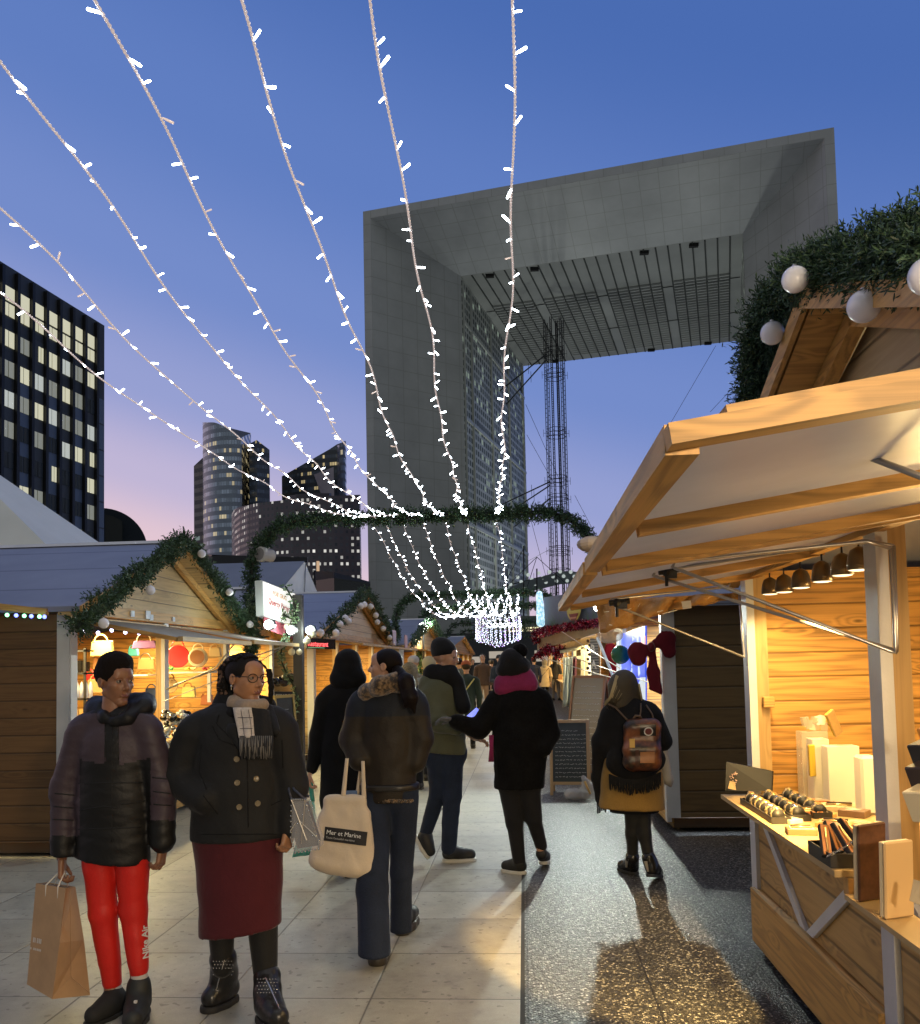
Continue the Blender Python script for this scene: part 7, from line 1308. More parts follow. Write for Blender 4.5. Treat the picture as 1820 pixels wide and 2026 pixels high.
a = G(c3, 1268, 1895); b2s = shoe(p.root, a+V3(0, 0, .05), a+V3(.09, .19, .0), .085, .09, ptb, rubber, .022, shaft_top=j(1258, 1720, -.08), rs=.05, name='chelsea_boot', h=.0065)
for bs, (x0, y0, x1, y1) in ((b1s, (1112, 1725, 1110, 1780)), (b2s, (1238, 1740, 1255, 1810))):
    Tq = bvh(bs); V = []
    for g in np.linspace(0, 1, 6):
        for f_ in (-11*(1-.5*g), 11*(1-.5*g)):
            s0, _ = surf(Tq, *c3(x0+(x1-x0)*g+f_, y0+(y1-y0)*g), .003); V.append(s0)
    if all(q is not None for q in V): link_mesh('gusset', V, [(2*i, 2*i+1, 2*i+3, 2*i+2) for i in range(5)], gus, bs)
bp = thing('backpack', j(1210, 1130, -.25), 'small brown leather backpack with a round white badge worn by the blonde woman', 'backpack')
lbm = NM('patchy brown leather'); _c = lbm.coord('Object'); lbm.set(Base_Color=lbm.ramp(lbm.noise(_c, 9, 3, .5, .4), [(.40, (.018, .009, .006)), (.52, (.11, .035, .015)), (.66, (.24, .085, .03))]), Roughness=.38); lbm.bump(lbm.noise(_c, 60, 3, .6), .3, .003); lbm = lbm.m
S_ = SDF(j(1212, 960, -.22)-.27, j(1212, 960, -.22)+.27, .0085)
for x in (1140, 1180, 1220, 1260, 1290): S_.cone(j(x, 850, -.20), j(x, 1085, -.22), .052, .055, .03)
S_.cone(j(1130, 1000, -.25), j(1290, 1000, -.25), .05, .05, .03); S_.cone(j(1130, 1075, -.25), j(1290, 1060, -.25), .045, .045, .03); S_.cone(j(1150, 850, -.22), j(1285, 840, -.22), .055, .05, .03); S_.folds(.003, (20, 20, 20), 2); bpb = S_.mesh('body', lbm, bp)
tanp = plain('tan leather patch', (.34, .15, .06), .5, nscale=12, namt=.2)
def patch(par, T_, f, x0, y0, x1, y1, name, mat, off=.004, nx=5, ny=5):
    V = [surf(T_, *f(x0+(x1-x0)*a/nx, y0+(y1-y0)*b/ny), off)[0] for b in range(ny+1) for a in range(nx+1)]
    if any(q is None for q in V): return None
    return link_mesh(name, V, [(b*(nx+1)+a, b*(nx+1)+a+1, (b+1)*(nx+1)+a+1, (b+1)*(nx+1)+a) for b in range(ny) for a in range(nx)], mat, par, smooth=True)
Tq = bvh(bpb); patch(bp, Tq, c3, 1200, 1012, 1296, 1085, 'front_pocket', tanp); patch(bp, Tq, c3, 1130, 925, 1165, 985, 'buckle_patch', plain('yellow leather patch', (.55, .33, .06), .5)); patch(bp, Tq, c3, 1168, 1000, 1192, 1112, 'strap', plain('dark leather strap', (.05, .016, .010), .4), .007)
s0, n0 = surf(Tq, *c3(1254, 872), .003)
if s0 is not None:
    patch(bp, Tq, c3, 1200, 830, 1305, 905, 'flap', plain('black leather flap', (.012, .010, .010), .3), .003)
    bd = MB(); bd.lathe(s0+n0*.008, [(.032, 0), (.032, .003), (.018, .0035), (.017, .001)], 20, ax=n0); bd.build('badge', plain('badge white', (.6, .58, .58), .4), bp); MB().lathe(s0+n0*.009, [(.011, 0), (.011, .003)], 14, ax=n0).build('badge_centre', plain('badge maroon', (.12, .03, .03), .4), bp); MB().lathe(s0+n0*.008, [(.024, .0), (.024, .0036), (.018, .0038)], 20, ax=n0).build('badge_ring', plain('badge maroon', (.12, .03, .03), .4), bp)
stp = MB(); stp.tube([j(985, 690, -.10), j(1040, 720, -.13), j(1090, 775, -.16), j(1125, 810, -.18)], .007, 6); stp.tube([j(1205, 690, -.10), j(1205, 740, -.15), j(1195, 790, -.17)], .006, 6); stp.tube([j(1240, 700, -.10), j(1280, 760, -.14), j(1298, 830, -.17)], .006, 6); stp.tube([j(1150, 800, -.2), j(1170, 772, -.22), j(1200, 775, -.22), j(1210, 800, -.2)], .010, 6); stp.build('strap', plain('strap brown', (.10, .06, .03), .5), bp, smooth=True)
# ===== simpler figures farther down the alley
def figure(Y, u, hgt, label, coat, legs, hairc, yaw=math.pi, clen=.50, width=1.0, hat=None, hood=None, skin=sk_fair, h=.022, stride=.12, bag=None, strap=None, arm=0.0, hairlen=0, legm=None):
    x0 = atY(u, 1309, Y)[0]; B = V3(x0, Y, 0); H_ = hgt; f_ = V3(math.sin(yaw), -math.cos(yaw), 0); r_ = V3(math.cos(yaw), math.sin(yaw), 0)
    q = Person(Y, B, label, skin); K = lambda r__, f__, z: B+r_*r__+f_*f__+V3(0, 0, z*H_)
    hh = H_/7.4; hc = K(0, .01, 1-.5/7.4); hb = []; MM = rotm(yaw+.0); T_ = head(hc, hh, MM, skin, None, body=hb, h=.0085, neck_to=K(0, 0, .80))
    w_ = .19*width
    q.body([(K(0, 0, .80), K(0, 0, .52), .10, .11, .8), (K(-.08, 0, .50), K(-.09, stride, .27), .07, .05), (K(-.09, stride, .27), K(-.09, stride*.8, .04), .048, .035), (K(.08, 0, .50), K(.09, -stride*.3, .27), .07, .05), (K(.09, -stride*.3, .27), K(.09, -stride, .04), .048, .035), (K(-w_, 0, .78), K(-w_-.05, .0, .6), .045, .04), (K(w_, 0, .78), K(w_+.05, .0, .6), .045, .04), (K(-w_-.05, 0, .6), K(-w_-.03+.1*arm, .08+.15*arm, .46+.1*arm), .04, .028), (K(w_+.05, 0, .6), K(w_+.03-.1*arm, .08+.15*arm, .46+.1*arm), .04, .028)], heads=hb, h=h,
           hands=[hand(K(s_*(w_+.03-.1*arm), .08+.15*arm, .46+.1*arm), f_*.3*(1+arm)+V3(0, 0, -1+arm), r_*-s_, .17, .5, s_, .009) for s_ in (-1, 1)])
    q.cloth('coat', coat, [(K(0, 0, .76), K(0, 0, .62), .155*width, .15*width, .78), (K(0, 0, .62), K(0, 0, clen+.02), .15*width, .175*width, .78), (K(-w_*.75, 0, .79), K(w_*.75, 0, .79), .065, .065), (K(-w_, 0, .77), K(-w_-.05, 0, .6), .062, .055), (K(-w_-.05, 0, .6), K(-w_-.03+.08*arm, .08+.12*arm, .48+.1*arm), .054, .042), (K(w_, 0, .77), K(w_+.05, 0, .6), .062, .055), (K(w_+.05, 0, .6), K(w_+.03-.08*arm, .08+.12*arm, .48+.1*arm), .054, .042), (K(0, 0, .80), K(0, 0, .835), .07, .06)], h=h*.8, folds=.006, seed=int(u), cuts=[(K(0, 0, clen), (0, 0, -1))])
    q.cloth('trousers', legs, [(K(-.07, 0, .52), K(.07, 0, .52), .10, .10, .85), (K(-.08, 0, .5), K(-.09, stride, .27), .085, .062), (K(-.09, stride, .27), K(-.09, stride*.8, .06), .058, .05), (K(.08, 0, .5), K(.09, -stride*.3, .27), .085, .062), (K(.09, -stride*.3, .27), K(.09, -stride, .06), .058, .05)], h=h*.8, folds=.004)
    for s_, o_ in ((-1, stride*.8), (1, -stride)): a_ = K(s_*.09, o_-.06, 0); shoe(q.root, a_, a_+f_*.25, .09, .09, plain('dark shoe', (.02, .018, .016), .5), rubber, .02, shaft_top=K(s_*.09, o_, .055), rs=.045, h=.012)
    if hat: S_ = SDF(hc-.2, hc+.25, .012); S_.ell(T_(0, -.05, .24), V3(.42, .48, .36)*hh, 0, MM); S_.cut(T_(0, .1, .12), -MM[:, 2]+MM[:, 1]*.15); S_.mesh('hat', hat, q.root)
    elif hood: S_ = SDF(hc-.25, hc+.25, .014); S_.ell(T_(0, -.12, .06), V3(.50, .50, .56)*hh, 0, MM); S_.cone(K(0, -.03, .82), K(0, 0, .84), .10, .11, .04); S_.ell(T_(0, .50, -.02), V3(.36, .40, .40)*hh, .01, MM, 's'); S_.folds(.004, (30, 30, 30), 2); S_.mesh('hood', hood, q.root)
    if hairc and not hood:
        S_ = SDF(hc-.33, hc+.22, .012); S_.ell(T_(0, -.10, .14), V3(.39, .45, .39)*hh, 0, MM)
        if hairlen: S_.cone(T_(0, -.22, 0), T_(0, -.34, -hairlen), .09, .07, .04); 
        S_.ell(T_(0, .44, -.08), V3(.44, .36, .38)*hh, .004, MM, 's'); 
        if not hairlen: S_.cut(T_(0, 0, -.25), -MM[:, 2])
        S_.mesh('hair', hairc, q.root)
    if strap: MB().tube([K(-w_*.8, -.10, .80), K(0, -.125, .68), K(w_*.9, -.13, .56)] if strap[1] else [K(-w_*.8, .10, .80), K(0, .125, .68), K(w_*.9, .13, .56)], .012, 6).build('strap', strap[0], q.root)
    return q
cm_ = cloth_mat; grey_h = plain('grey brown hair', (.06, .045, .03), .6)
figure(12.3, 848, 1.70, 'blonde ponytailed person in a pale grey top half hidden behind the olive-jacketed man', cm_('pale grey fleece', (.20, .20, .18)), blackd, hy2, yaw=math.pi+.3, hairlen=1.2)
figure(11.2, 810, 1.60, 'person with a fur-trimmed hood just right of the ponytailed woman', cm_('dark parka', (.03, .028, .026)), blackd, None, yaw=math.pi, hood=plain('fur trim', (.18, .14, .08), .9, bump=1, bscale=120, nscale=60, namt=.5))
figure(14.5, 818, 1.72, 'person in a white wool hat behind the fur hood', cm_('beige coat far', (.22, .19, .15)), blackd, None, yaw=math.pi, hat=cm_('white knit hat', (.50, .48, .46)))
figure(16.5, 922, 1.63, 'person in a green coat and rust orange beret with a yellow strap', cm_('green coat', (.025, .042, .036)), blackd, grey_h, yaw=math.pi, clen=.36, hat=cm_('rust beret', (.42, .11, .04)), strap=(plain('yellow strap', (.6, .55, .2), .5), True))
figure(27.5, 955, 1.86, 'man in an open brown jacket and tan trousers walking towards the camera', cm_('brown jacket', (.10, .055, .03)), cm_('tan trousers', (.40, .24, .13)), grey_h, yaw=0, clen=.48, width=1.1)
figure(25.5, 988, 1.80, 'bearded man in a dark coat and cap holding a cup, walking towards the camera', cm_('ink coat', (.018, .022, .028)), blackd, None, yaw=.1, clen=.34, hat=cm_('black cap', (.01, .01, .01)), arm=1.0)
figure(33, 1056, 1.74, 'dark-haired person in a navy coat left of the woman in beige', cm_('navy far coat', (.016, .018, .035)), blackd, hair_b, yaw=math.pi, clen=.40)
figure(36, 1077, 1.66, 'woman in a beige hooded coat with a black shoulder strap seen from behind', cm_('beige far coat', (.50, .36, .19)), blackd, None, yaw=math.pi, clen=.34, hood=cm_('beige fur hood', (.30, .24, .15)), strap=(plain('black strap', (.01, .01, .01), .5), True), width=1.1)
figure(36.5, 1098, 1.78, 'person with long dark hair, black coat and grey trousers facing the lit stall', cm_('black puffer', (.022, .02, .018)), cm_('grey far trousers', (.20, .18, .16)), hair_b, yaw=math.pi-.3, clen=.48, hairlen=1.6)
figure(30, 972, 1.70, 'person in a dark maroon coat in the far crowd', cm_('maroon coat', (.05, .015, .018)), blackd, grey_h, yaw=math.pi)
figure(22, 908, 1.72, 'person in a grey green anorak behind the rust beret', cm_('grey green anorak', (.07, .08, .07)), blackd, hair_b, yaw=math.pi)
figure(40, 935, 1.75, 'man in a dark red scarf and black coat far down the alley', cm_('soot coat', (.02, .02, .022)), blackd, grey_h, yaw=0)
figure(44, 1003, 1.72, 'couple member in a grey coat far down the alley, behind the capped man', cm_('mid grey coat', (.10, .10, .11)), blackd, hair_b, yaw=0)
figure(20, 787, 1.70, 'person in a brown coat standing at the counter of the second left stall', cm_('brown wool far', (.07, .045, .03)), blackd, hair_b, yaw=-1.6)
# ------------------------------------------------------------------ the right side beyond the near stall
Y2 = 8.33
bow = thing('bow', atY(1290, 1372, Y2), 'big dark red cloth bow tied at the corner of the dark side wall', 'bow')
velv = cloth_mat('dark red velvet', (.13, .006, .014), .9, 200, .2, .2, sheen=.4)
def pq(u, v, dy=0): return atY(u, v, Y2-.05+dy)
S_ = SDF(pq(1290, 1310)-V3(.28, .15, .42), pq(1290, 1310)+V3(.28, .15, .28), .0085)
S_.cone(pq(1286, 1282), pq(1262, 1290), .030, .088, .02, fl=.45); S_.cone(pq(1262, 1290), pq(1262, 1302), .088, .072, .02, fl=.45); S_.cone(pq(1292, 1276), pq(1318, 1264), .030, .082, .02, fl=.45); S_.cone(pq(1318, 1266), pq(1324, 1288), .080, .066, .02, fl=.45)
S_.ell(pq(1288, 1280, -.02), V3(.035, .04, .045), .01); S_.cone(pq(1290, 1290), pq(1292, 1330), .030, .055, .02, fl=.35); S_.cone(pq(1292, 1330), pq(1298, 1368), .055, .058, .02, fl=.35)
S_.folds(.007, (22, 10, 14), 5); S_.cut(pq(1288, 1366), (-.45, 0, -1)); S_.mesh('cloth', velv, bow)
# lit artwork panels, their light given as emission, on the open front of the second stall, seen at a slant
XF = 1.27
def px(u, v): return atX(u, v, XF)
mur = thing('lit_display', px(1250, 1400), 'brightly lit blue display with white bubbles and a green ball beside the red bow', 'display')
MB().prism([px(1225, 1440), px(1276, 1440), px(1276, 1238), px(1225, 1256)], (.02, 0, 0)).build('panel', emit('lit blue panel', (.02, .085, .80), .95, (.01, .02, .08)), mur)
wp = emit('lit white paint', (.8, .92, 1), .9, (.1, .1, .1)); rr = random.Random(12); bub = MB()
for k in range(46):
    f_ = rr.random(); u = 1228+40*f_; v = 1258+145*rr.random()*(.6+.4*f_); c = px(u, v)+[-.012, 0, 0]; r_ = rr.uniform(.012, .035)*(1.6-(1276-u)/60); bub.ball(c, r_, 8, 6, (.15, 1, 1))
bub.each('bubble', wp, mur, smooth=True)
MB().ball(px(1244, 1295)+[-.10, 0, 0], .115, 18, 12).build('green_ball', plain('gloss green', (.01, .12, .04), .15), mur, smooth=True)
MB().prism([px(1270, 1290), px(1277, 1290), px(1277, 1258), px(1270, 1258)], (-.01, 0, 0)).build('red_patch', emit('lit coral', (1, .25, .22), .9), mur)
MB().prism([px(1224, 1440), px(1229, 1440), px(1229, 1254), px(1224, 1256)], (-.03, 0, 0)).build('frame', emit('lit white frame', (.8, .92, 1), .75, (.1, .1, .1)), mur)
MB().prism([px(1271, 1450), px(1277, 1450), px(1277, 1340), px(1271, 1340)], (-.03, 0, 0)).build('frame', emit('lit white frame', (.8, .92, 1), .75, (.1, .1, .1)), mur)
# cardboard flap wrapped in tape hanging from the awning end
cbx = thing('cardboard_flap', atY(1260, 1215, 5.2), 'crumpled brown cardboard flap wrapped in clear tape hanging behind the near awning', 'cardboard')
cardm = NM('taped cardboard'); _c = cardm.coord('Object'); cardm.set(Base_Color=cardm.ramp(cardm.noise(_c, 3, 5, .6), [(.35, (.40, .19, .045)), (.65, (.60, .31, .085))]), Roughness=cardm.ramp(cardm.noise(_c, 9, 3, .5), [(.4, (.12,)*3), (.6, (.5,)*3)])); cardm.bump(cardm.noise(_c, 14, 4, .7, 1.5), .7, .02); cardm = cardm.m
top_ = [(1178, 1193), (1250, 1186), (1330, 1180), (1400, 1176), (1470, 1172)]; bot_ = [(1188, 1252), (1250, 1238), (1310, 1213), (1380, 1198), (1470, 1184)]; V = []; Fs = []
for i in range(25):
    f_ = i/24; tu = np.interp(f_*4, range(5), [q[0] for q in top_]); tv = np.interp(f_*4, range(5), [q[1] for q in top_]); bu = np.interp(f_*4, range(5), [q[0] for q in bot_]); bv_ = np.interp(f_*4, range(5), [q[1] for q in bot_])+2.5*math.sin(i*1.7)
    for g in np.linspace(0, 1, 7): V.append(atY(tu+(bu-tu)*g, tv+(bv_-tv)*g, 5.20+.03*math.sin(i*.9+g*3)+.02*math.sin(i*2.1)))
for i in range(24):
    for g in range(6): a = i*7+g; Fs.append((a, a+7, a+8, a+1))
o = link_mesh('board', V, Fs, cardm, cbx, smooth=True); md = o.modifiers.new('solid', 'SOLIDIFY'); md.thickness = .006
film = NM('clear film'); film.set(Base_Color=(.8, .8, .82), Roughness=.12); film.b.inputs['Alpha'].default_value = .38; _c = film.coord('Object'); film.bump(film.noise(_c, 18, 4, .7, 2), 1.0, .03); film = film.m
S_ = SDF(atY(1205, 1262, 5.25)-.12, atY(1205, 1262, 5.25)+.12, .006); S_.ell(atY(1207, 1258, 5.25), V3(.075, .05, .045), 0); S_.folds(.008, (40, 40, 40), 4); S_.mesh('film', film, cbx)
tp = MB()  # pale strips stand for glints on the clear tape
for (u, v, du, dv) in ((1195, 1210, 10, -1), (1205, 1235, 6, 1), (1240, 1206, 9, -3), (1262, 1200, 4, -7), (1300, 1210, 12, -3), (1250, 1245, 22, -8), (1310, 1214, 30, -8)): tp.prism([atY(u, v, 5.14), atY(u+du, v+dv, 5.14), atY(u+du, v+dv+1.6, 5.14), atY(u, v+1.6, 5.14)], (0, .003, 0))
tp.each('tape_glint', plain('tape glint white', (.8, .72, .5), .2), cbx); MB().prism([atY(1348, 1190, 5.12), atY(1366, 1188, 5.12), atY(1368, 1203, 5.12), atY(1351, 1205, 5.12)], (0, .003, 0)).build('tag', plain('paper tag', (.5, .47, .42), .7), cbx)
# bar stall: hanging vertical sign, window frames, billboard with a balloon, tinsel
def p3(u, v, Y): return atY(u, v, Y)
bs = thing('bar_sign', p3(1178, 1367, 12.6), 'hanging grey striped panel lettered BAR from top to bottom', 'sign')
a, b, c_, d_ = p3(1171, 1365, 12.5), p3(1187, 1367, 12.35), p3(1183, 1266, 12.35), p3(1167, 1262, 12.5)
stripe = NM('striped grey board'); _c = stripe.coord('Object'); _s = stripe.n('ShaderNodeSeparateXYZ'); stripe.l(_c, _s.inputs[0]); _f = stripe.math('FRACT', stripe.math('MULTIPLY', _s.outputs['Z'], 26)); stripe.set(Base_Color=stripe.mix(stripe.math('GREATER_THAN', _f, .55), (.34, .34, .32), (.10, .11, .11)), Roughness=.6); stripe = stripe.m
MB().prism([a, b, c_, d_], (0, .02, 0)).build('board', stripe, bs); bx_ = (b-a)/np.linalg.norm(b-a); bz_ = (d_-a)/np.linalg.norm(d_-a)
for ch_q, f_ in (('R', .12), ('A', .42), ('B', .72)): text_mesh('lettering', ch_q, a+(d_-a)*f_+bx_*.012+V3(0, -.006, 0), bx_, bz_, .155, plain('bright cream letter', (.92, .90, .80), .5), bs, bold=.006)
bs2 = thing('beer_sign', p3(1194, 1302, 12.8), 'narrow vertical wooden sign lettered BRASSERIE beside the BAR panel', 'sign'); a, b, d_ = p3(1190, 1322, 12.9), p3(1197, 1323, 12.8), p3(1190, 1268, 12.9); MB().prism([a, b, b+d_-a, d_], (0, .02, 0)).build('board', plain('old wood sign', (.22, .16, .08), .7), bs2); text_mesh('lettering', 'BRASSERIE', a+V3(.045, -.006, .01), (0, 0, 1), (-1, 0, 0), .062, plain('cream letter', (.72, .70, .60), .5), bs2)
dk = thing('hanging_ornament', p3(1162, 1330, 12.7), 'dark hanging garland of cups left of the BAR sign', 'decoration'); mb = MB()
for k in range(8): mb.ball(p3(1163+(k % 2)*3, 1268+k*9, 12.7), .022, 8, 6)
mb.build('cup', plain('dark cup', (.06, .03, .02), .4), dk, smooth=True)
gate = thing('timber_wall', p3(1206, 1500, 12.9), 'short honey-coloured timber screen between the second and third right stalls', 'screen')
MB().prism([p3(1189, 1560, 12.9), p3(1224, 1560, 12.7), p3(1224, 1250, 12.7), p3(1189, 1250, 12.9)], (0, .05, 0)).build('board', honeyX, gate); MB().prism([p3(1170, 1540, 12.85), p3(1187, 1540, 12.8), p3(1187, 1250, 12.8), p3(1180, 1250, 12.85)], (0, .05, 0)).build('post', timbZ, gate)
rb2 = thing('bow', p3(1208, 1340, 12.6), 'bright red hanging bow lit from behind, left of the blue display', 'bow'); S_ = SDF(p3(1208, 1320, 12.6)-V3(.25, .12, .6), p3(1208, 1320, 12.6)+V3(.25, .12, .45), .012)
S_.cone(p3(1209, 1285, 12.6), p3(1207, 1300, 12.6), .09, .10, .03, fl=.4); S_.cone(p3(1207, 1300, 12.6), p3(1214, 1325, 12.6), .06, .05, .03, fl=.4); S_.cone(p3(1214, 1325, 12.6), p3(1205, 1390, 12.6), .05, .09, .03, fl=.4); S_.folds(.01, (16, 8, 9), 3); S_.mesh('cloth', cloth_mat('red velvet', (.42, .012, .03), .8, 200, .2, .2), rb2)
wf = thing('stall_window', p3(1125, 1380, 13.6), 'lit-toned timber window frame of the bar stall with hanging cloths', 'window'); fm_ = plain('pale lit timber', (.62, .56, .36), .5)  # frame timber lightened as if lit, light put in its base colour
mb = MB()
for (x0, y0, x1, y1) in ((1152, 1280, 1152, 1400), (1160, 1280, 1160, 1400), (1137, 1285, 1138, 1400), (1108, 1290, 1166, 1278), (1112, 1304, 1150, 1300)): mb.beam(p3(x0, y0, 13.6), p3(x1, y1, 13.6), .045, .045)
mb.build('frame', fm_, wf); MB().prism([p3(1152, 1405, 13.7), p3(1172, 1405, 13.7), p3(1172, 1285, 13.7), p3(1152, 1285, 13.7)], (0, .01, 0)).build('curtain', emit('lit yellow curtain', (1, .85, .45), .7), wf)  # curtain glows by itself in place of light behind it
for k, (x0, x1, c) in enumerate(((1115, 1126, (.5, .56, .52)), (1126, 1134, (.35, .40, .38)), (1133, 1141, (.12, .03, .04)))): flatpanel(wf, 'cloth', plain('hung cloth %d' % k, c, .85), [p3(x0, 1302, 13.5), p3(x1, 1300, 13.5), p3(x1-1, 1395, 13.5), p3(x0-2, 1400, 13.5)], .01, .02, 6, 10, seed=k)
ctb = thing('bar_counter', p3(1160, 1500, 13.0), 'small timber counter of the bar stall with papers on top', 'counter'); mb = MB(); mb.prism([p3(1140, 1402, 13.4), p3(1172, 1402, 13.0), p3(1172, 1414, 12.8), p3(1140, 1414, 13.2)], (.3, .0, .0)); mb.build('top', ply, ctb); MB().b2(p3(1158, 1, 12.9)[0], p3(1174, 1, 12.9)[0]+.3, 12.92, 12.96, 0, p3(1, 1418, 12.9)[2]).build('front', plain('dark void board', (.02, .018, .015), .8), ctb); MB().prism([p3(1142, 1400, 13.1), p3(1168, 1402, 12.9), p3(1168, 1392, 13.0), p3(1142, 1390, 13.2)], (0, .04, 0)).build('paper', plain('paper pile', (.7, .72, .72), .7), ctb)
# roof fascia boards of the bar stall, tinsel and billboard
fa_ = thing('bar_canopy', p3(1130, 1265, 13), 'broad timber canopy of the bar stall under the red tinsel', 'canopy'); mb = MB(); mb.prism([p3(1063, 1286, 15.5), p3(1185, 1250, 12.3), p3(1185, 1228, 12.3), p3(1063, 1266, 15.5)], (.05, .0, .0)); mb.prism([p3(1068, 1297, 15.6), p3(1180, 1268, 12.9), p3(1180, 1256, 12.9), p3(1068, 1288, 15.6)], (.05, 0, 0)); mb.build('fascia', plain('canopy timber', (.40, .30, .17), .6, nscale=3), fa_)
red_t = NM('red tinsel'); _g = red_t.n('ShaderNodeNewGeometry'); red_t.set(Base_Color=red_t.ramp(_g.outputs['Random Per Island'], [(0, (.10, .004, .015)), (.6, (.34, .01, .04)), (.86, (.5, .03, .08)), (1, (.9, .75, .8))]), Roughness=.18, Metallic=.7); red_t = red_t.m
tn = thing('tinsel_garland', p3(1120, 1235, 13.5), 'thick dark red tinsel garland along the top of the bar stall', 'tinsel'); garland('tinsel', [p3(1064, 1270, 15.2), p3(1065, 1251, 15.2), p3(1084, 1247, 14.5), p3(1130, 1240, 13.4), p3(1185, 1232, 12.3)], .05, tn, per_m=420, nl=.038, nw=.011, per=7, sprig=.055, mat=red_t, seed=61)
tn2 = thing('tinsel_garland', p3(1090, 1290, 14.5), 'red tinsel bunch hung under the canopy edge of the bar stall', 'tinsel'); garland('tinsel', [p3(1060, 1300, 15.4), p3(1078, 1290, 15.0), p3(1092, 1282, 14.6), p3(1108, 1300, 14.4), p3(1100, 1288, 14.4), p3(1118, 1284, 14.2)], .07, tn2, per_m=220, nl=.05, nw=.014, per=7, sprig=.07, mat=red_t, seed=62)
tn3 = thing('tinsel_garland', p3(1068, 1280, 15.3), 'short drop of red tinsel at the far corner of the bar stall', 'tinsel'); garland('tinsel', [p3(1063, 1245, 15.3), p3(1062, 1270, 15.3)], .09, tn3, per_m=300, nl=.06, nw=.015, per=7, sprig=.08, mat=red_t, seed=63)
bb_ = thing('billboard', p3(1130, 1240, 13.2), 'roof billboard painted with a yellow hot-air balloon and green ferns', 'billboard')
a, b, c_, d_ = p3(1076, 1244, 14.7), p3(1184, 1232, 12.5), p3(1184, 1166, 12.5), p3(1076, 1182, 14.7); MB().prism([a, b, c_, d_], (.03, .0, 0)).build('board', plain('billboard sky', (.13, .15, .22), .5), bb_); ex_ = (b-a)/np.linalg.norm(b-a); ez_ = V3(0, 0, 1.0)
bc = p3(1139, 1206, 13.2); nb_ = V3(-1, -.1, 0)/1.005; 
def disc(c, rx, rz_, mat, name, par, off, n=24, clip=None):
    V = [c+nb_*off]+[c+nb_*off+ex_*rx*math.cos(t)+ez_*rz_*math.sin(t) for t in np.linspace(0, 2*math.pi, n, endpoint=False)]; return link_mesh(name, V, [(0, 1+i, 1+(i+1) % n) for i in range(n)], mat, par)
disc(bc, .29, .17, plain('balloon yellow', (.50, .42, .08), .5), 'balloon', bb_, .03)
MB().prism([bc+nb_*.035-ex_*.19-ez_*.06, bc+nb_*.035+ex_*.19-ez_*.06, bc+nb_*.035+ex_*.05-ez_*.20, bc+nb_*.035-ex_*.05-ez_*.20], nb_*.004).build('balloon_base', plain('balloon maroon', (.22, .04, .03), .5), bb_); MB().prism([bc+nb_*.042-ex_*.15-ez_*.11, bc+nb_*.042+ex_*.15-ez_*.11, bc+nb_*.042+ex_*.12-ez_*.135, bc+nb_*.042-ex_*.12-ez_*.135], nb_*.003).build('balloon_stripe', plain('balloon peach', (.55, .25, .15), .5), bb_)
MB().prism([bc+nb_*.046-ex_*.08-ez_*.16, bc+nb_*.046+ex_*.08-ez_*.16, bc+nb_*.046+ex_*.02-ez_*.215, bc+nb_*.046-ex_*.02-ez_*.215], nb_*.003).build('basket', plain('basket black', (.015, .012, .012), .6), bb_)
sq = MB(); sq.tube([bc+nb_*.036+ex_*x*.02+ez_*(.05+.012*math.sin(x*1.9)) for x in range(-8, 9)], .004, 4); sq.build('script_stroke', plain('ink dark', (.05, .04, .02), .6), bb_)
fe = MB(); rr = random.Random(8)
for k in range(30):
    f_ = rr.random(); c = a+(b-a)*f_+nb_*.03+ez_*.01; ang = rr.uniform(-.9, .9); L_ = rr.uniform(.16, .34)*(1-.4*(abs(f_-.55) < .12))
    dr = ex_*math.sin(ang)+ez_*math.cos(ang)
    for q in range(9):
        for s_ in (-1, 1): o_ = c+dr*L_*q/9; lf = (dr*.6+np.cross(dr, nb_)*s_)*L_*.26*(1-q/11); fe.add([o_, o_+lf*.5+dr*.006, o_+lf, o_+lf*.5-dr*.006], [(0, 1, 2, 3)])
fe.build('fern', m_fir('fern greens', (.02, .08, .03), (.05, .17, .06), (.10, .28, .10)), bb_)
ib = thing('light_banner', p3(1070, 1200, 14.7), 'hanging icy blue light column at the corner of the billboard', 'light'); S_ = SDF(p3(1068, 1205, 14.7)-V3(.2, .2, .45), p3(1068, 1205, 14.7)+V3(.2, .2, .45), .014); S_.cone(p3(1067, 1175, 14.7), p3(1070, 1232, 14.7), .05, .072, .02); S_.folds(.006, (30, 30, 30), 2); _m = NM('icy light'); _c = _m.coord('Object'); _m.set(Base_Color=(.3, .5, .6), Emission_Color=_m.ramp(_m.noise(_c, 22, 3, .7), [(.4, (.10, .30, .45)), (.6, (.75, .95, 1))]), Emission_Strength=1.3); S_.mesh('tube', _m.m, ib)
# string cords slanting from the bar canopy and a white pole
cdm = MB()
for (u1, v1, Y1_, u2, v2, Y2_) in ((1112, 1250, 13.5, 1226, 1322, 9.5), (1072, 1300, 14, 1225, 1345, 9.8), (1118, 1295, 14, 1290, 1352, 8.4)): cdm.tube([p3(u1, v1, Y1_), p3((u1+u2)/2, (v1+v2)/2+1, (Y1_+Y2_)/2), p3(u2, v2, Y2_)], .006, 5)
cdm.build('cord', plain('pale cord', (.65, .58, .45), .6), fa_); MB().tube([p3(1182, 1262, 12.3), p3(1224, 1366, 11.6)], .022, 8).build('pole', plain('white pole', (.6, .65, .68), .4), fa_)
lamp_obj('canopy_fill', 'POINT', (1.28, 13.2, 2.0), 75, (1, .84, .5), .06, wf); lamp_obj('canopy_fill', 'POINT', (1.05, 14.4, 2.05), 40, (1, .84, .5), .06, wf)  # fixtureless fills added to brighten the bar stall front
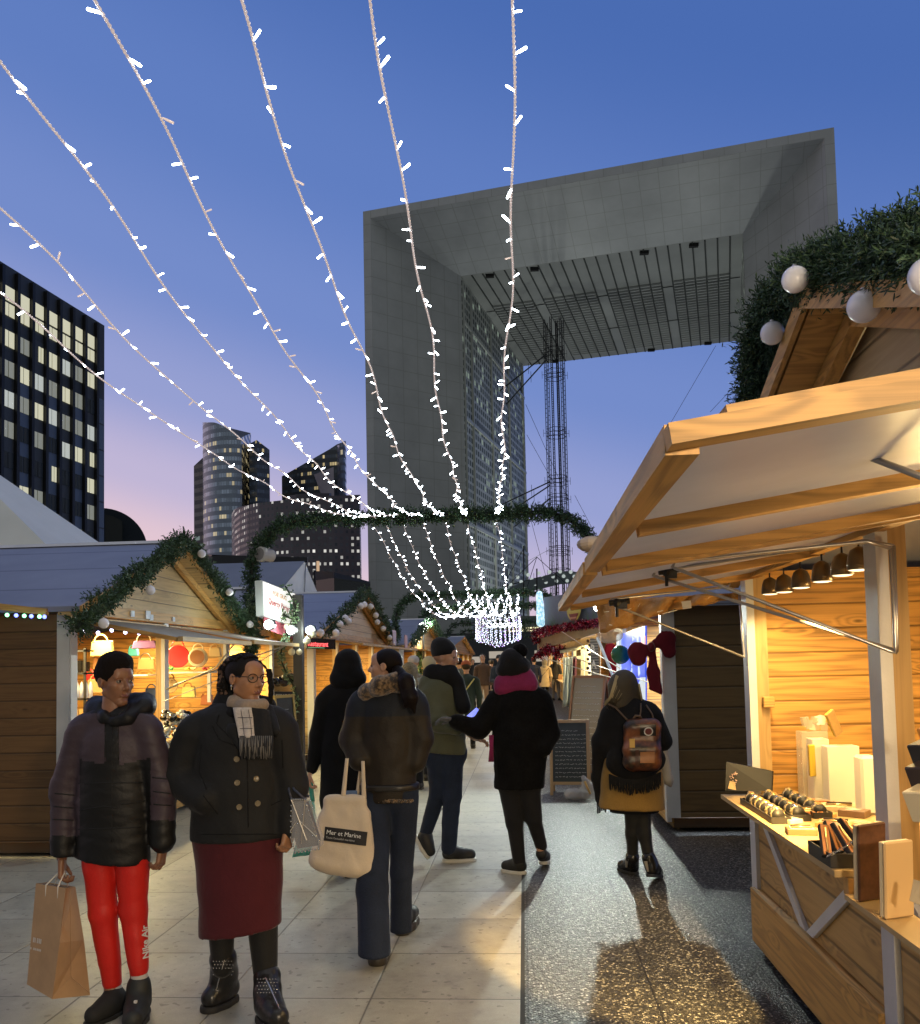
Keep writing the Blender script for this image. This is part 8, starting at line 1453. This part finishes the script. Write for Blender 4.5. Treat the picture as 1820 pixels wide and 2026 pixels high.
# cool working lamp of the second stall: the hard light that throws the walkers' shadows towards us
bl = thing('work_lamp', (1.02, 12.0, 2.32), 'glaring cool white work lamp at the end of the second right stall', 'lamp'); MB().ball((1.02, 12.0, 2.32), .07, 14, 10).build('bulb', emit('work lamp white', (.92, 1, .97), 25), bl, smooth=True); MB().beam((1.02, 12.0, 2.38), (1.4, 12.0, 2.42), .03, .03).build('arm', dmetal, bl)
lamp_obj('lamp_light', 'SPOT', (.95, 12.0, 2.25), 680, (.90, 1, .90), .06, bl, aim=(-.6, 5.0, 0), spot=math.radians(120), blend=.8)
# ---- A-frame boards and the plastic bag
def aframe(c, w_, h_, yaw, label, lines, mat_f, slate, tilt=.22, chalk=True, title=None):
    t = thing('chalkboard', (c[0], c[1], 0), label, 'chalkboard', 'chalkboards on the pavement'); r_ = V3(math.cos(yaw), math.sin(yaw), 0); f_ = V3(math.sin(yaw), -math.cos(yaw), 0); c = V3(c[0], c[1], 0)
    for s_, nm in ((1, 'front_leaf'), (-1, 'back_leaf')):
        bt_ = c+f_*s_*h_*math.sin(tilt); tpp = c+V3(0, 0, h_*math.cos(tilt)); upv = (tpp-bt_)/np.linalg.norm(tpp-bt_); nn = np.cross(r_, upv)*1; nn = nn if nn @ f_*s_ > 0 else -nn; mb = MB()
        for q in (-1, 1): mb.beam(bt_+r_*q*(w_/2-.02), tpp+r_*q*(w_/2-.02), .035, .022, up=tuple(nn))
        mb.beam(bt_+upv*.14-r_*(w_/2-.04), bt_+upv*.14+r_*(w_/2-.04), .035, .022, up=tuple(nn)); mb.beam(tpp-upv*.02-r_*(w_/2-.04), tpp-upv*.02+r_*(w_/2-.04), .035, .022, up=tuple(nn)); fr_ = mb.build(nm, mat_f, t)
        P_ = [bt_+upv*.15-r_*(w_/2-.03), bt_+upv*.15+r_*(w_/2-.03), tpp-upv*.03+r_*(w_/2-.03), tpp-upv*.03-r_*(w_/2-.03)]; MB().prism([q-nn*.002 for q in P_], -nn*.006).build('slate', slate, fr_)
        if s_ == 1:
            rr = random.Random(int(c[0]*100)); cm = MB(); H = h_-.30
            for k in range(lines):
                x = -.40*w_+(.04 if k else .2)*w_; z = h_-.11-H*(k+.5)/lines
                while x < .36*w_*(1 if k else .4):
                    L_ = rr.uniform(.015, .05); n_ = 5; cm.tube([bt_+upv*(z+rr.uniform(-.006, .008))+r_*(x+L_*q/n_)+nn*.003 for q in range(n_+1)], .0018, 3); x += L_+rr.uniform(.006, .018)
            cm.build('chalk_writing', plain('chalk white', (.75, .75, .72), .8), fr_)
    return t
slt_ = plain('slate green grey', (.035, .045, .045), .5, nscale=5, namt=.3); wfr = plain('pale frame wood', (.42, .28, .14), .5); dfr = plain('reddish frame wood', (.25, .10, .04), .5)
aframe((.53, 10.9), .48, .90, -.10, 'low chalkboard menu in a pale wooden frame with handwriting in chalk', 12, wfr, slt_, tilt=.20)
aframe((.88, 12.15), .58, 1.42, -.75, 'tall chalkboard on reddish legs behind the low menu board', 14, dfr, plain('brown lit slate', (.20, .15, .10), .35), tilt=.19)  # tall board's slate browned as if lit, warm light put in its colour
sm_ = thing('menu_card', p3(1137, 1390, 13.0), 'tilted grey menu card standing on the tall chalkboard', 'menu'); MB().prism([p3(1128, 1385, 12.7), p3(1148, 1388, 12.7), p3(1153, 1345, 12.8), p3(1140, 1344, 12.8)], (0, .02, 0)).build('card', plain('grey card', (.28, .26, .24), .6), sm_)
pb_ = thing('plastic_bag', (.72, 10.4, 0), 'clear plastic sack slumped on the ground beside the low chalkboard', 'plastic bag'); c = V3(.72, 10.40, .0); S_ = SDF(c-V3(.45, .3, .0), c+V3(.45, .3, .35), .012); S_.cone(c+V3(-.22, 0, .05), c+V3(.24, 0, .05), .075, .10, .03); S_.cone(c+V3(0, 0, .1), c+V3(-.06, 0, .24), .10, .03, .04); S_.folds(.018, (18, 18, 18), 7); S_.mesh('film', film, pb_); MB().tube([c+V3(-.06, -.1, .22), c+V3(-.03, -.12, .14), c+V3(.0, -.12, .08)], .014, 5).build('ribbon', plain('gold', (.75, .5, .2), .3, .8), pb_)
aframe((-3.05, 11.1), .42, 1.25, 1.2, 'tall narrow chalkboard leaning by the garlanded post on the left', 6, plain('gold frame wood', (.5, .35, .10), .5), slt_, tilt=.10)
for k, (u, v, c) in enumerate(((780, 1262, (.5, .42, .52)), (803, 1270, (.42, .26, .28)))): q = atX(u, v, -3.1); t = thing('paper_notice', q, ['lilac paper notice at the far end of the second left stall', 'pinkish paper notice next to the lilac one'][k], 'notice'); MB().box(q, (.02, .5, .36)).build('paper', plain('notice %d' % k, c, .7), t)
fl5 = thing('street_floodlight', atY(837, 1241, 30), 'white floodlight shining between the second and third left stalls', 'lamp'); MB().ball(atY(837, 1241, 30), .16, 14, 10).build('bulb', emit('work lamp white', (.92, 1, .97), 25), fl5, smooth=True); MB().tube([atY(837, 1243, 30.1), (*atY(837, 1243, 30.1)[:2], 0)], .04, 6).build('pole', dmetal, fl5); lamp_obj('lamp_light', 'POINT', atY(837, 1241, 30)+V3(.3, -.4, 0), 300, (.92, 1, .95), .1, fl5)
# ------------------------------------------------------------------ goods on the near counter
CT = .85
def tray(label, x0, x1, y0, y1, hgt, mat, name='tray', z=CT, cat='tray'):
    t = thing(name, ((x0+x1)/2, (y0+y1)/2, z), label, cat); w_ = .006; mb = MB(); mb.b2(x0, x1, y0, y1, z+.001, z+.008)
    mb.b2(x0, x0+w_, y0, y1, z+.008, z+hgt); mb.b2(x1-w_, x1, y0, y1, z+.008, z+hgt); mb.b2(x0+w_, x1-w_, y0, y0+w_, z+.008, z+hgt); mb.b2(x0+w_, x1-w_, y1-w_, y1, z+.008, z+hgt); mb.build('box', mat, t); return t
bkc = plain('black card', (.018, .016, .015), .5); goldl = NM('gold watch band'); _c = goldl.coord('Object'); goldl.set(Base_Color=goldl.ramp(goldl.noise(_c, 60, 2, .5), [(.4, (.12, .08, .04)), (.6, (.8, .62, .32))]), Roughness=.25, Metallic=.6); goldl = goldl.m
def watch(c, par_label, ang, s_=1.0, m_=None, k=0):
    t = thing('bracelet', c, par_label, 'bracelet', 'watches and bracelets in the black boxes'); c = V3(*c); R_ = rotm(ang)
    mb = MB(); mb.lathe(c+V3(0, 0, .022*s_), [(.027*s_, -.026*s_), (.031*s_, 0), (.027*s_, .026*s_)], 14, ax=tuple(R_[:, 0])); mb.build('cushion', bkc, t, smooth=True)
    b_ = MB(); b_.lathe(c+V3(0, 0, .022*s_), [(.031*s_, -.012*s_), (.033*s_, -.009*s_), (.033*s_, .009*s_), (.031*s_, .012*s_)], 14, ax=tuple(R_[:, 0])); b_.build('band', m_ or goldl, t); f_ = MB(); f_.lathe(c+V3(0, 0, .053*s_), [(.018*s_, -.002), (.0145*s_, .003), (.011*s_, .004)], 14, ax=(.1, -.3, 1)); f_.build('dial', [goldl, steelb, gold][k % 3], t)
rows = [(1.13, 4.68, 5), (1.235, 4.74, 5), (1.35, 4.80, 4)]; cols_n = ['first', 'second', 'third', 'fourth', 'fifth']
for i, (x, yf, n_) in enumerate(rows):
    y0_ = 4.10+.06*i; tray('%s long black box of bracelets, counted from the alley side' % ['first', 'second', 'third'][i], x-.042, x+.046, y0_, yf, .030, bkc, cat='box')
    for k in range(n_+1): watch((x, y0_+.06+(yf-y0_-.12)*k/n_, CT+.010), '%s bracelet from the near end in the %s black box from the alley' % ((cols_n+['sixth'])[k], ['first', 'second', 'third'][i]), math.pi/2+.25*math.sin(k*2+i), 1.0, None, k+i)
ld = thing('emblem_board', (1.15, 4.55, CT), 'upright black lid with a pale scribbled emblem at the far counter corner', 'lid'); P_ = [atY(1434, 1546, 4.93), atY(1526, 1566, 4.90)]; P_[0][2] = P_[1][2] = CT+.03; P_ += [P_[1]+V3(.02, .04, .10), P_[0]+V3(.02, .04, .15)]; MB().prism(P_, (.01, .01, 0)).build('board', plain('black lacquer', (.02, .018, .016), .6), ld)
rr = random.Random(3); em = MB(); cc = P_[0]*.62+P_[3]*.38+(P_[1]-P_[0])*.16
for k in range(22): a_ = cc+V3(rr.uniform(-.018, .018), -.006, rr.uniform(-.028, .034)); em.tube([a_, a_+V3(rr.uniform(-.014, .014), -.001, rr.uniform(-.012, .012))], .0022, 4)
em.build('emblem', plain('emblem pink white', (.75, .50, .42), .5), ld); MB().prism([atY(1440, 1560, 4.86), atY(1456, 1563, 4.84), atY(1454, 1547, 4.88), atY(1444, 1545, 4.9)], (0, .006, 0)).build('price_tag', plain('kraft tag', (.5, .33, .15), .7), ld)
# white stands, clear holders, wooden cases
stw = plain('white gloss plastic', (.80, .74, .60), .3); acr = NM('clear acrylic'); acr.set(Base_Color=(.9, .85, .7), Roughness=.05); acr.b.inputs['Alpha'].default_value = .33; acr = acr.m
for k, (u0, u1, v1, Y, m_, lb) in enumerate(((1637, 1700, 1476, 4.62, stw, 'tall white block stand among the counter displays'), (1702, 1737, 1496, 4.3, stw, 'rounded white block stand beside the white post'), (1585, 1638, 1447, 4.88, acr, 'clear acrylic stand behind the bracelets'), (1606, 1640, 1462, 4.75, stw, 'narrow white stand between the clear one and the tall block'))):
    a = atY(u0, v1, Y); b = atY(u1, v1, Y); t = thing('display_stand', ((a[0]+b[0])/2, Y, CT), lb, 'display stand', 'display stands on the near counter'); mb = MB(); mb.b2(a[0], b[0], Y, Y+.10, CT+.001, b[2]); mb.build('block', m_, t, bevel=.012 if k == 1 else .003)
ah = thing('card_holder', atY(1608, 1447, 4.9), 'cluster of clear acrylic holders on top of the clear stand', 'holder'); mb = MB(); rr = random.Random(6)
for k in range(9): c = atY(1590+k*5+rr.uniform(-2, 2), 1440-rr.uniform(0, 16), 4.9+rr.uniform(-.03, .03)); mb.box(c, (.035, .004, .05), rotm(rr.uniform(-.7, .7), rr.uniform(-.5, .5), rr.uniform(-.5, .5)))
mb.build('holder', acr, ah)
wal = plain('walnut veneer', (.12, .055, .03), .4, nscale=30, namt=.3); yelm = plain('yellow case', (.72, .50, .05), .4); bam = plain('bamboo case', (.50, .30, .11), .45, nscale=30, namt=.15)
def case(label, c, w_, h_, th, R_, m1, m2, name='phone_case'):
    t = thing(name, c, label, 'case', 'wooden cases on display'); b = MB().box(c, (w_, th, h_), R_); b.build('panel', m1, t, bevel=min(.008, th*.4)); MB().box(V3(*c)-R_ @ V3(0, th*1.25, 0), (w_*.97, th*1.5, h_*.98), R_).build('edge', m2, t, bevel=.003)
case('yellow and bamboo phone case tilted on top of the stands', atY(1651, 1431, 4.65), .055, .14, .008, rotm(.5, -.1, .55), bam, yelm)
case('bright yellow slim case leaning on the clear stand', atY(1607, 1505, 4.7), .034, .17, .008, rotm(.2, -.2, .12), yelm, bam)
case('dark walnut notebook case standing at the edge of the near shelf', V3(1.145, 3.10, .775+.132), .115, .258, .012, rotm(.38, -.08, .04), wal, plain('page edge', (.72, .58, .34), .6), name='wooden_notebook')
case('light bamboo notebook case cut by the right edge of the picture', V3(1.15, 2.90, .775+.122), .11, .24, .012, rotm(.35, -.06, .02), plain('light bamboo', (.62, .42, .20), .45), plain('page edge', (.72, .58, .34), .6), name='wooden_notebook')
tgm = thing('price_tag', atY(1808, 1760, 2.2), 'pale handwritten price tag hanging from the bamboo notebook', 'price tag'); MB().prism([atY(1800, 1782, 2.75), atY(1822, 1792, 2.72), atY(1826, 1745, 2.72), atY(1808, 1740, 2.75)], (0, .003, 0)).build('card', plain('tag paper', (.62, .50, .30), .7), tgm)
# flat gift boxes with pens, and the propped tray with a chain
orm = plain('orange box', (.70, .26, .06), .5); cream = plain('cream insert', (.72, .60, .32), .6)
def giftbox(label, u, v, Y, w_, l_, h_, yaw, m1, m2, tilt=0, zc=None):
    c = atY(u, v, Y); 
    if zc is None: c = atZ(u, v, CT+h_/2)
    R_ = rotm(yaw, tilt, 0) if tilt else rotm(yaw); R2 = np.array([R_[:, 0], R_[:, 1], R_[:, 2]]).T; t = thing('gift_box', c, label, 'box', 'open gift boxes on the counter'); MB().box(c, (w_, l_, h_), R2).build('base', m1, t, bevel=.002)
    up = R2[:, 2]; MB().box(c+up*(h_/2+.001), (w_*.82, l_*.80, .004), R2).build('inlay', m2, t)
    for q in (-.22, .22): MB().tube([c+up*(h_/2+.006)+R2[:, 0]*w_*q-R2[:, 1]*l_*.34, c+up*(h_/2+.006)+R2[:, 0]*w_*q+R2[:, 1]*l_*.34], .005, 7).build('pen', [gold, brn][q > 0], t, smooth=True)
giftbox('orange gift box with two pens beside the bracelets', 1597, 1607, 3.4, .12, .15, .028, 1.15, orm, cream); giftbox('cream gift box lying behind the orange one', 1660, 1597, 3.4, .12, .17, .022, 1.2, plain('cream box', (.75, .6, .35), .5), cream)
giftbox('flat amber gift box in front of the black tray', 1652, 1630, 3.1, .11, .15, .020, 1.1, plain('amber box', (.55, .30, .09), .5), cream); giftbox('small brown box with a clear window at the counter edge', 1585, 1644, 3.0, .075, .12, .026, 1.45, plain('brown box', (.20, .11, .05), .5), plain('window film', (.55, .5, .4), .1))
for k, (u, v, w_, l_, h_, yw, c) in enumerate(((1560, 1622, .07, .11, .02, .4, (.75, .6, .35)), (1625, 1585, .08, .12, .018, 1.3, (.55, .2, .08)), (1690, 1608, .09, .12, .03, .9, (.2, .12, .07)), (1700, 1630, .08, .10, .02, .5, (.7, .55, .28)), (1540, 1608, .03, .05, .008, .2, (.7, .6, .4)), (1630, 1612, .06, .10, .02, 1.0, (.6, .35, .12)))):
    c_ = atZ(u, v, CT+h_/2+.001); t = thing('small_box', c_-V3(0, 0, h_/2), ['pale flat box lying at the counter edge before the bracelets', 'rust coloured box lying right of the bracelets', 'dark brown box lying left of the white post', 'cream box lying in front of the dark brown one', 'tiny cream card at the counter edge', 'amber box lying between the orange gift box and the tray'][k], 'box', 'small boxes scattered on the near counter'); MB().box(c_, (w_, l_, h_), rotm(yw)).build('lid', plain('sbox%d' % k, c, .45, nscale=40, namt=.1), t, bevel=.002); MB().box(c_+V3(0, 0, h_/2+.001), (w_*.6, l_*.5, .002), rotm(yw)).build('window', plain('window film', (.55, .5, .4), .1), t)
btr = tray('black propped tray holding pen boxes by the white post', 1.06, 1.215, 3.25, 3.50, .05, bkc)
for k, (u, v, Y) in enumerate(((1632, 1664, 3.34), (1648, 1656, 3.42), (1668, 1660, 3.32), (1684, 1650, 3.40))):
    c = atY(u, v, Y); R_ = rotm(-.2+.3*k, -.85, -.3); t = thing('pen_box', c, ['dark pen box leaning leftmost in the black tray', 'second dark pen box leaning in the black tray', 'third pen box leaning in the black tray', 'pen box leaning nearest the white post'][k], 'pen box', 'pen boxes in the black tray'); MB().box(c, (.035, .13, .018), R_).build('base', bkc, t, bevel=.002); MB().box(c+R_[:, 2]*.010, (.029, .12, .003), R_).build('inlay', plain('copper inlay', (.55, .22, .08), .4), t); MB().tube([c+R_[:, 2]*.014-R_[:, 1]*.048, c+R_[:, 2]*.014+R_[:, 1]*.048], .0042, 7).build('pen', gold, t, smooth=True)
chn = thing('chain', atY(1680, 1690, 2.62), 'steel link chain hanging across the black tray', 'chain'); ca, cb_ = atY(1636, 1694, 3.22), atY(1722, 1632, 3.19); n_ = 11
for k in range(n_):
    q = ca+(cb_-ca)*(k+.5)/n_+V3(0, 0, -.012*math.sin(math.pi*(k+.5)/n_)); d = (cb_-ca)/np.linalg.norm(cb_-ca); s_ = np.cross(d, V3(0, 1, 0)) if k % 2 else V3(0, 1, 0); s_ /= np.linalg.norm(s_)
    MB().tube([q+d*.0105*math.cos(t_)+s_*.0042*math.sin(t_) for t_ in np.linspace(0, 2*math.pi, 15)], .0012, 5, cap=False).build('link', steelb, chn, smooth=True)
ch2 = thing('cord_end', atY(1712, 1735, 2.6), 'short pale cord lying on the near shelf beside the notebook', 'cord'); MB().tube([atZ(1702, 1738, .781), atZ(1715, 1735, .781), atZ(1728, 1728, .781), atZ(1740, 1722, .781)], .004, 6).build('cord', plain('pale cord', (.65, .58, .45), .6), ch2)
# boxes glimpsed right of the post
for k, (u, v, Y, s_, c, lb) in enumerate(((1800, 1485, 2.6, .09, (.02, .02, .025), 'black box rack at the right picture edge'), (1805, 1450, 2.65, .07, (.6, .28, .06), 'orange box on top of the black rack'), (1803, 1530, 2.55, .10, (.03, .02, .02), 'dark tray below the black rack'), (1806, 1580, 2.5, .11, (.72, .62, .40), 'cream block under the dark tray'), (1812, 1505, 2.52, .03, (.16, .05, .25), 'violet stone on the black rack'))):
    c_ = atY(u+18, v, Y)+V3(.05, 0, 0); t = thing('display_box', c_-V3(0, 0, s_/2), lb, 'box'); MB().box(c_, (s_*1.3, s_, s_*.8), rotm(.4, .1, .3)).build('body', plain('dbox%d' % k, c, .4), t, bevel=.004)
# heaps of goods on far counters so that they do not read as empty
for S0, n_, sd in ((L2, 26, 1), (L3, 22, 2), (gs, 8, 3), (L4, 16, 5), (R4, 18, 7), (R5, 14, 8)):
    rr = random.Random(sd); pal = [(.7, .1, .1), (.75, .62, .3), (.12, .2, .4), (.6, .6, .55), (.3, .15, .05), (.1, .35, .15), (.8, .5, .1)]
    st_n = {1: 'second left', 2: 'third left', 3: 'food', 5: 'farthest left', 7: 'fourth right', 8: 'farthest right'}[sd]
    for k in range(n_):
        y = S0.Y0+.3+(S0.Y1-S0.Y0-.6)*(k+.5)/n_; o_ = rr.uniform(-.2, .08); hb_ = rr.uniform(.08, .26); c = S0.p(o_, y, CT+hb_/2); t = thing('goods_box', S0.p(o_, y, CT), 'small packed box on the counter of the %s stall' % st_n, 'box', 'small goods on the %s stall counter' % st_n)
        if rr.random() < .5: MB().box(c, (rr.uniform(.08, .2), rr.uniform(.1, .2), hb_)).build('body', plain('goods %d' % (k % 7), pal[k % 7], .5), t, bevel=.006)
        else: MB().lathe(S0.p(o_, y, CT), [(.05, 0), (.06, .02), (.055, hb_*.7), (.03, hb_*.85), (.03, hb_)], 12).build('body', plain('goods %d' % (k % 7), pal[k % 7], .5), t, smooth=True)
    for k in range(n_//2):                                           # things hung on the back wall
        y = S0.Y0+.4+(S0.Y1-S0.Y0-.8)*(k+.5)/(n_//2); c = S0.p(-2.0, y, rr.uniform(1.2, 1.75)); t = thing('hung_goods', c, 'small item hung on the back wall of the %s stall' % st_n, 'goods', 'goods hung inside the %s stall' % st_n); MB().box(c, (.05, rr.uniform(.15, .35), rr.uniform(.15, .35))).build('body', plain('goods %d' % (k % 7), pal[k % 7], .5), t, bevel=.01)

for m_ in bpy.data.materials:
    if 'hair' in m_.name and m_.use_nodes:
        for n_ in m_.node_tree.nodes:
            if n_.type == 'BSDF_PRINCIPLED': n_.inputs['Specular IOR Level'].default_value = .12
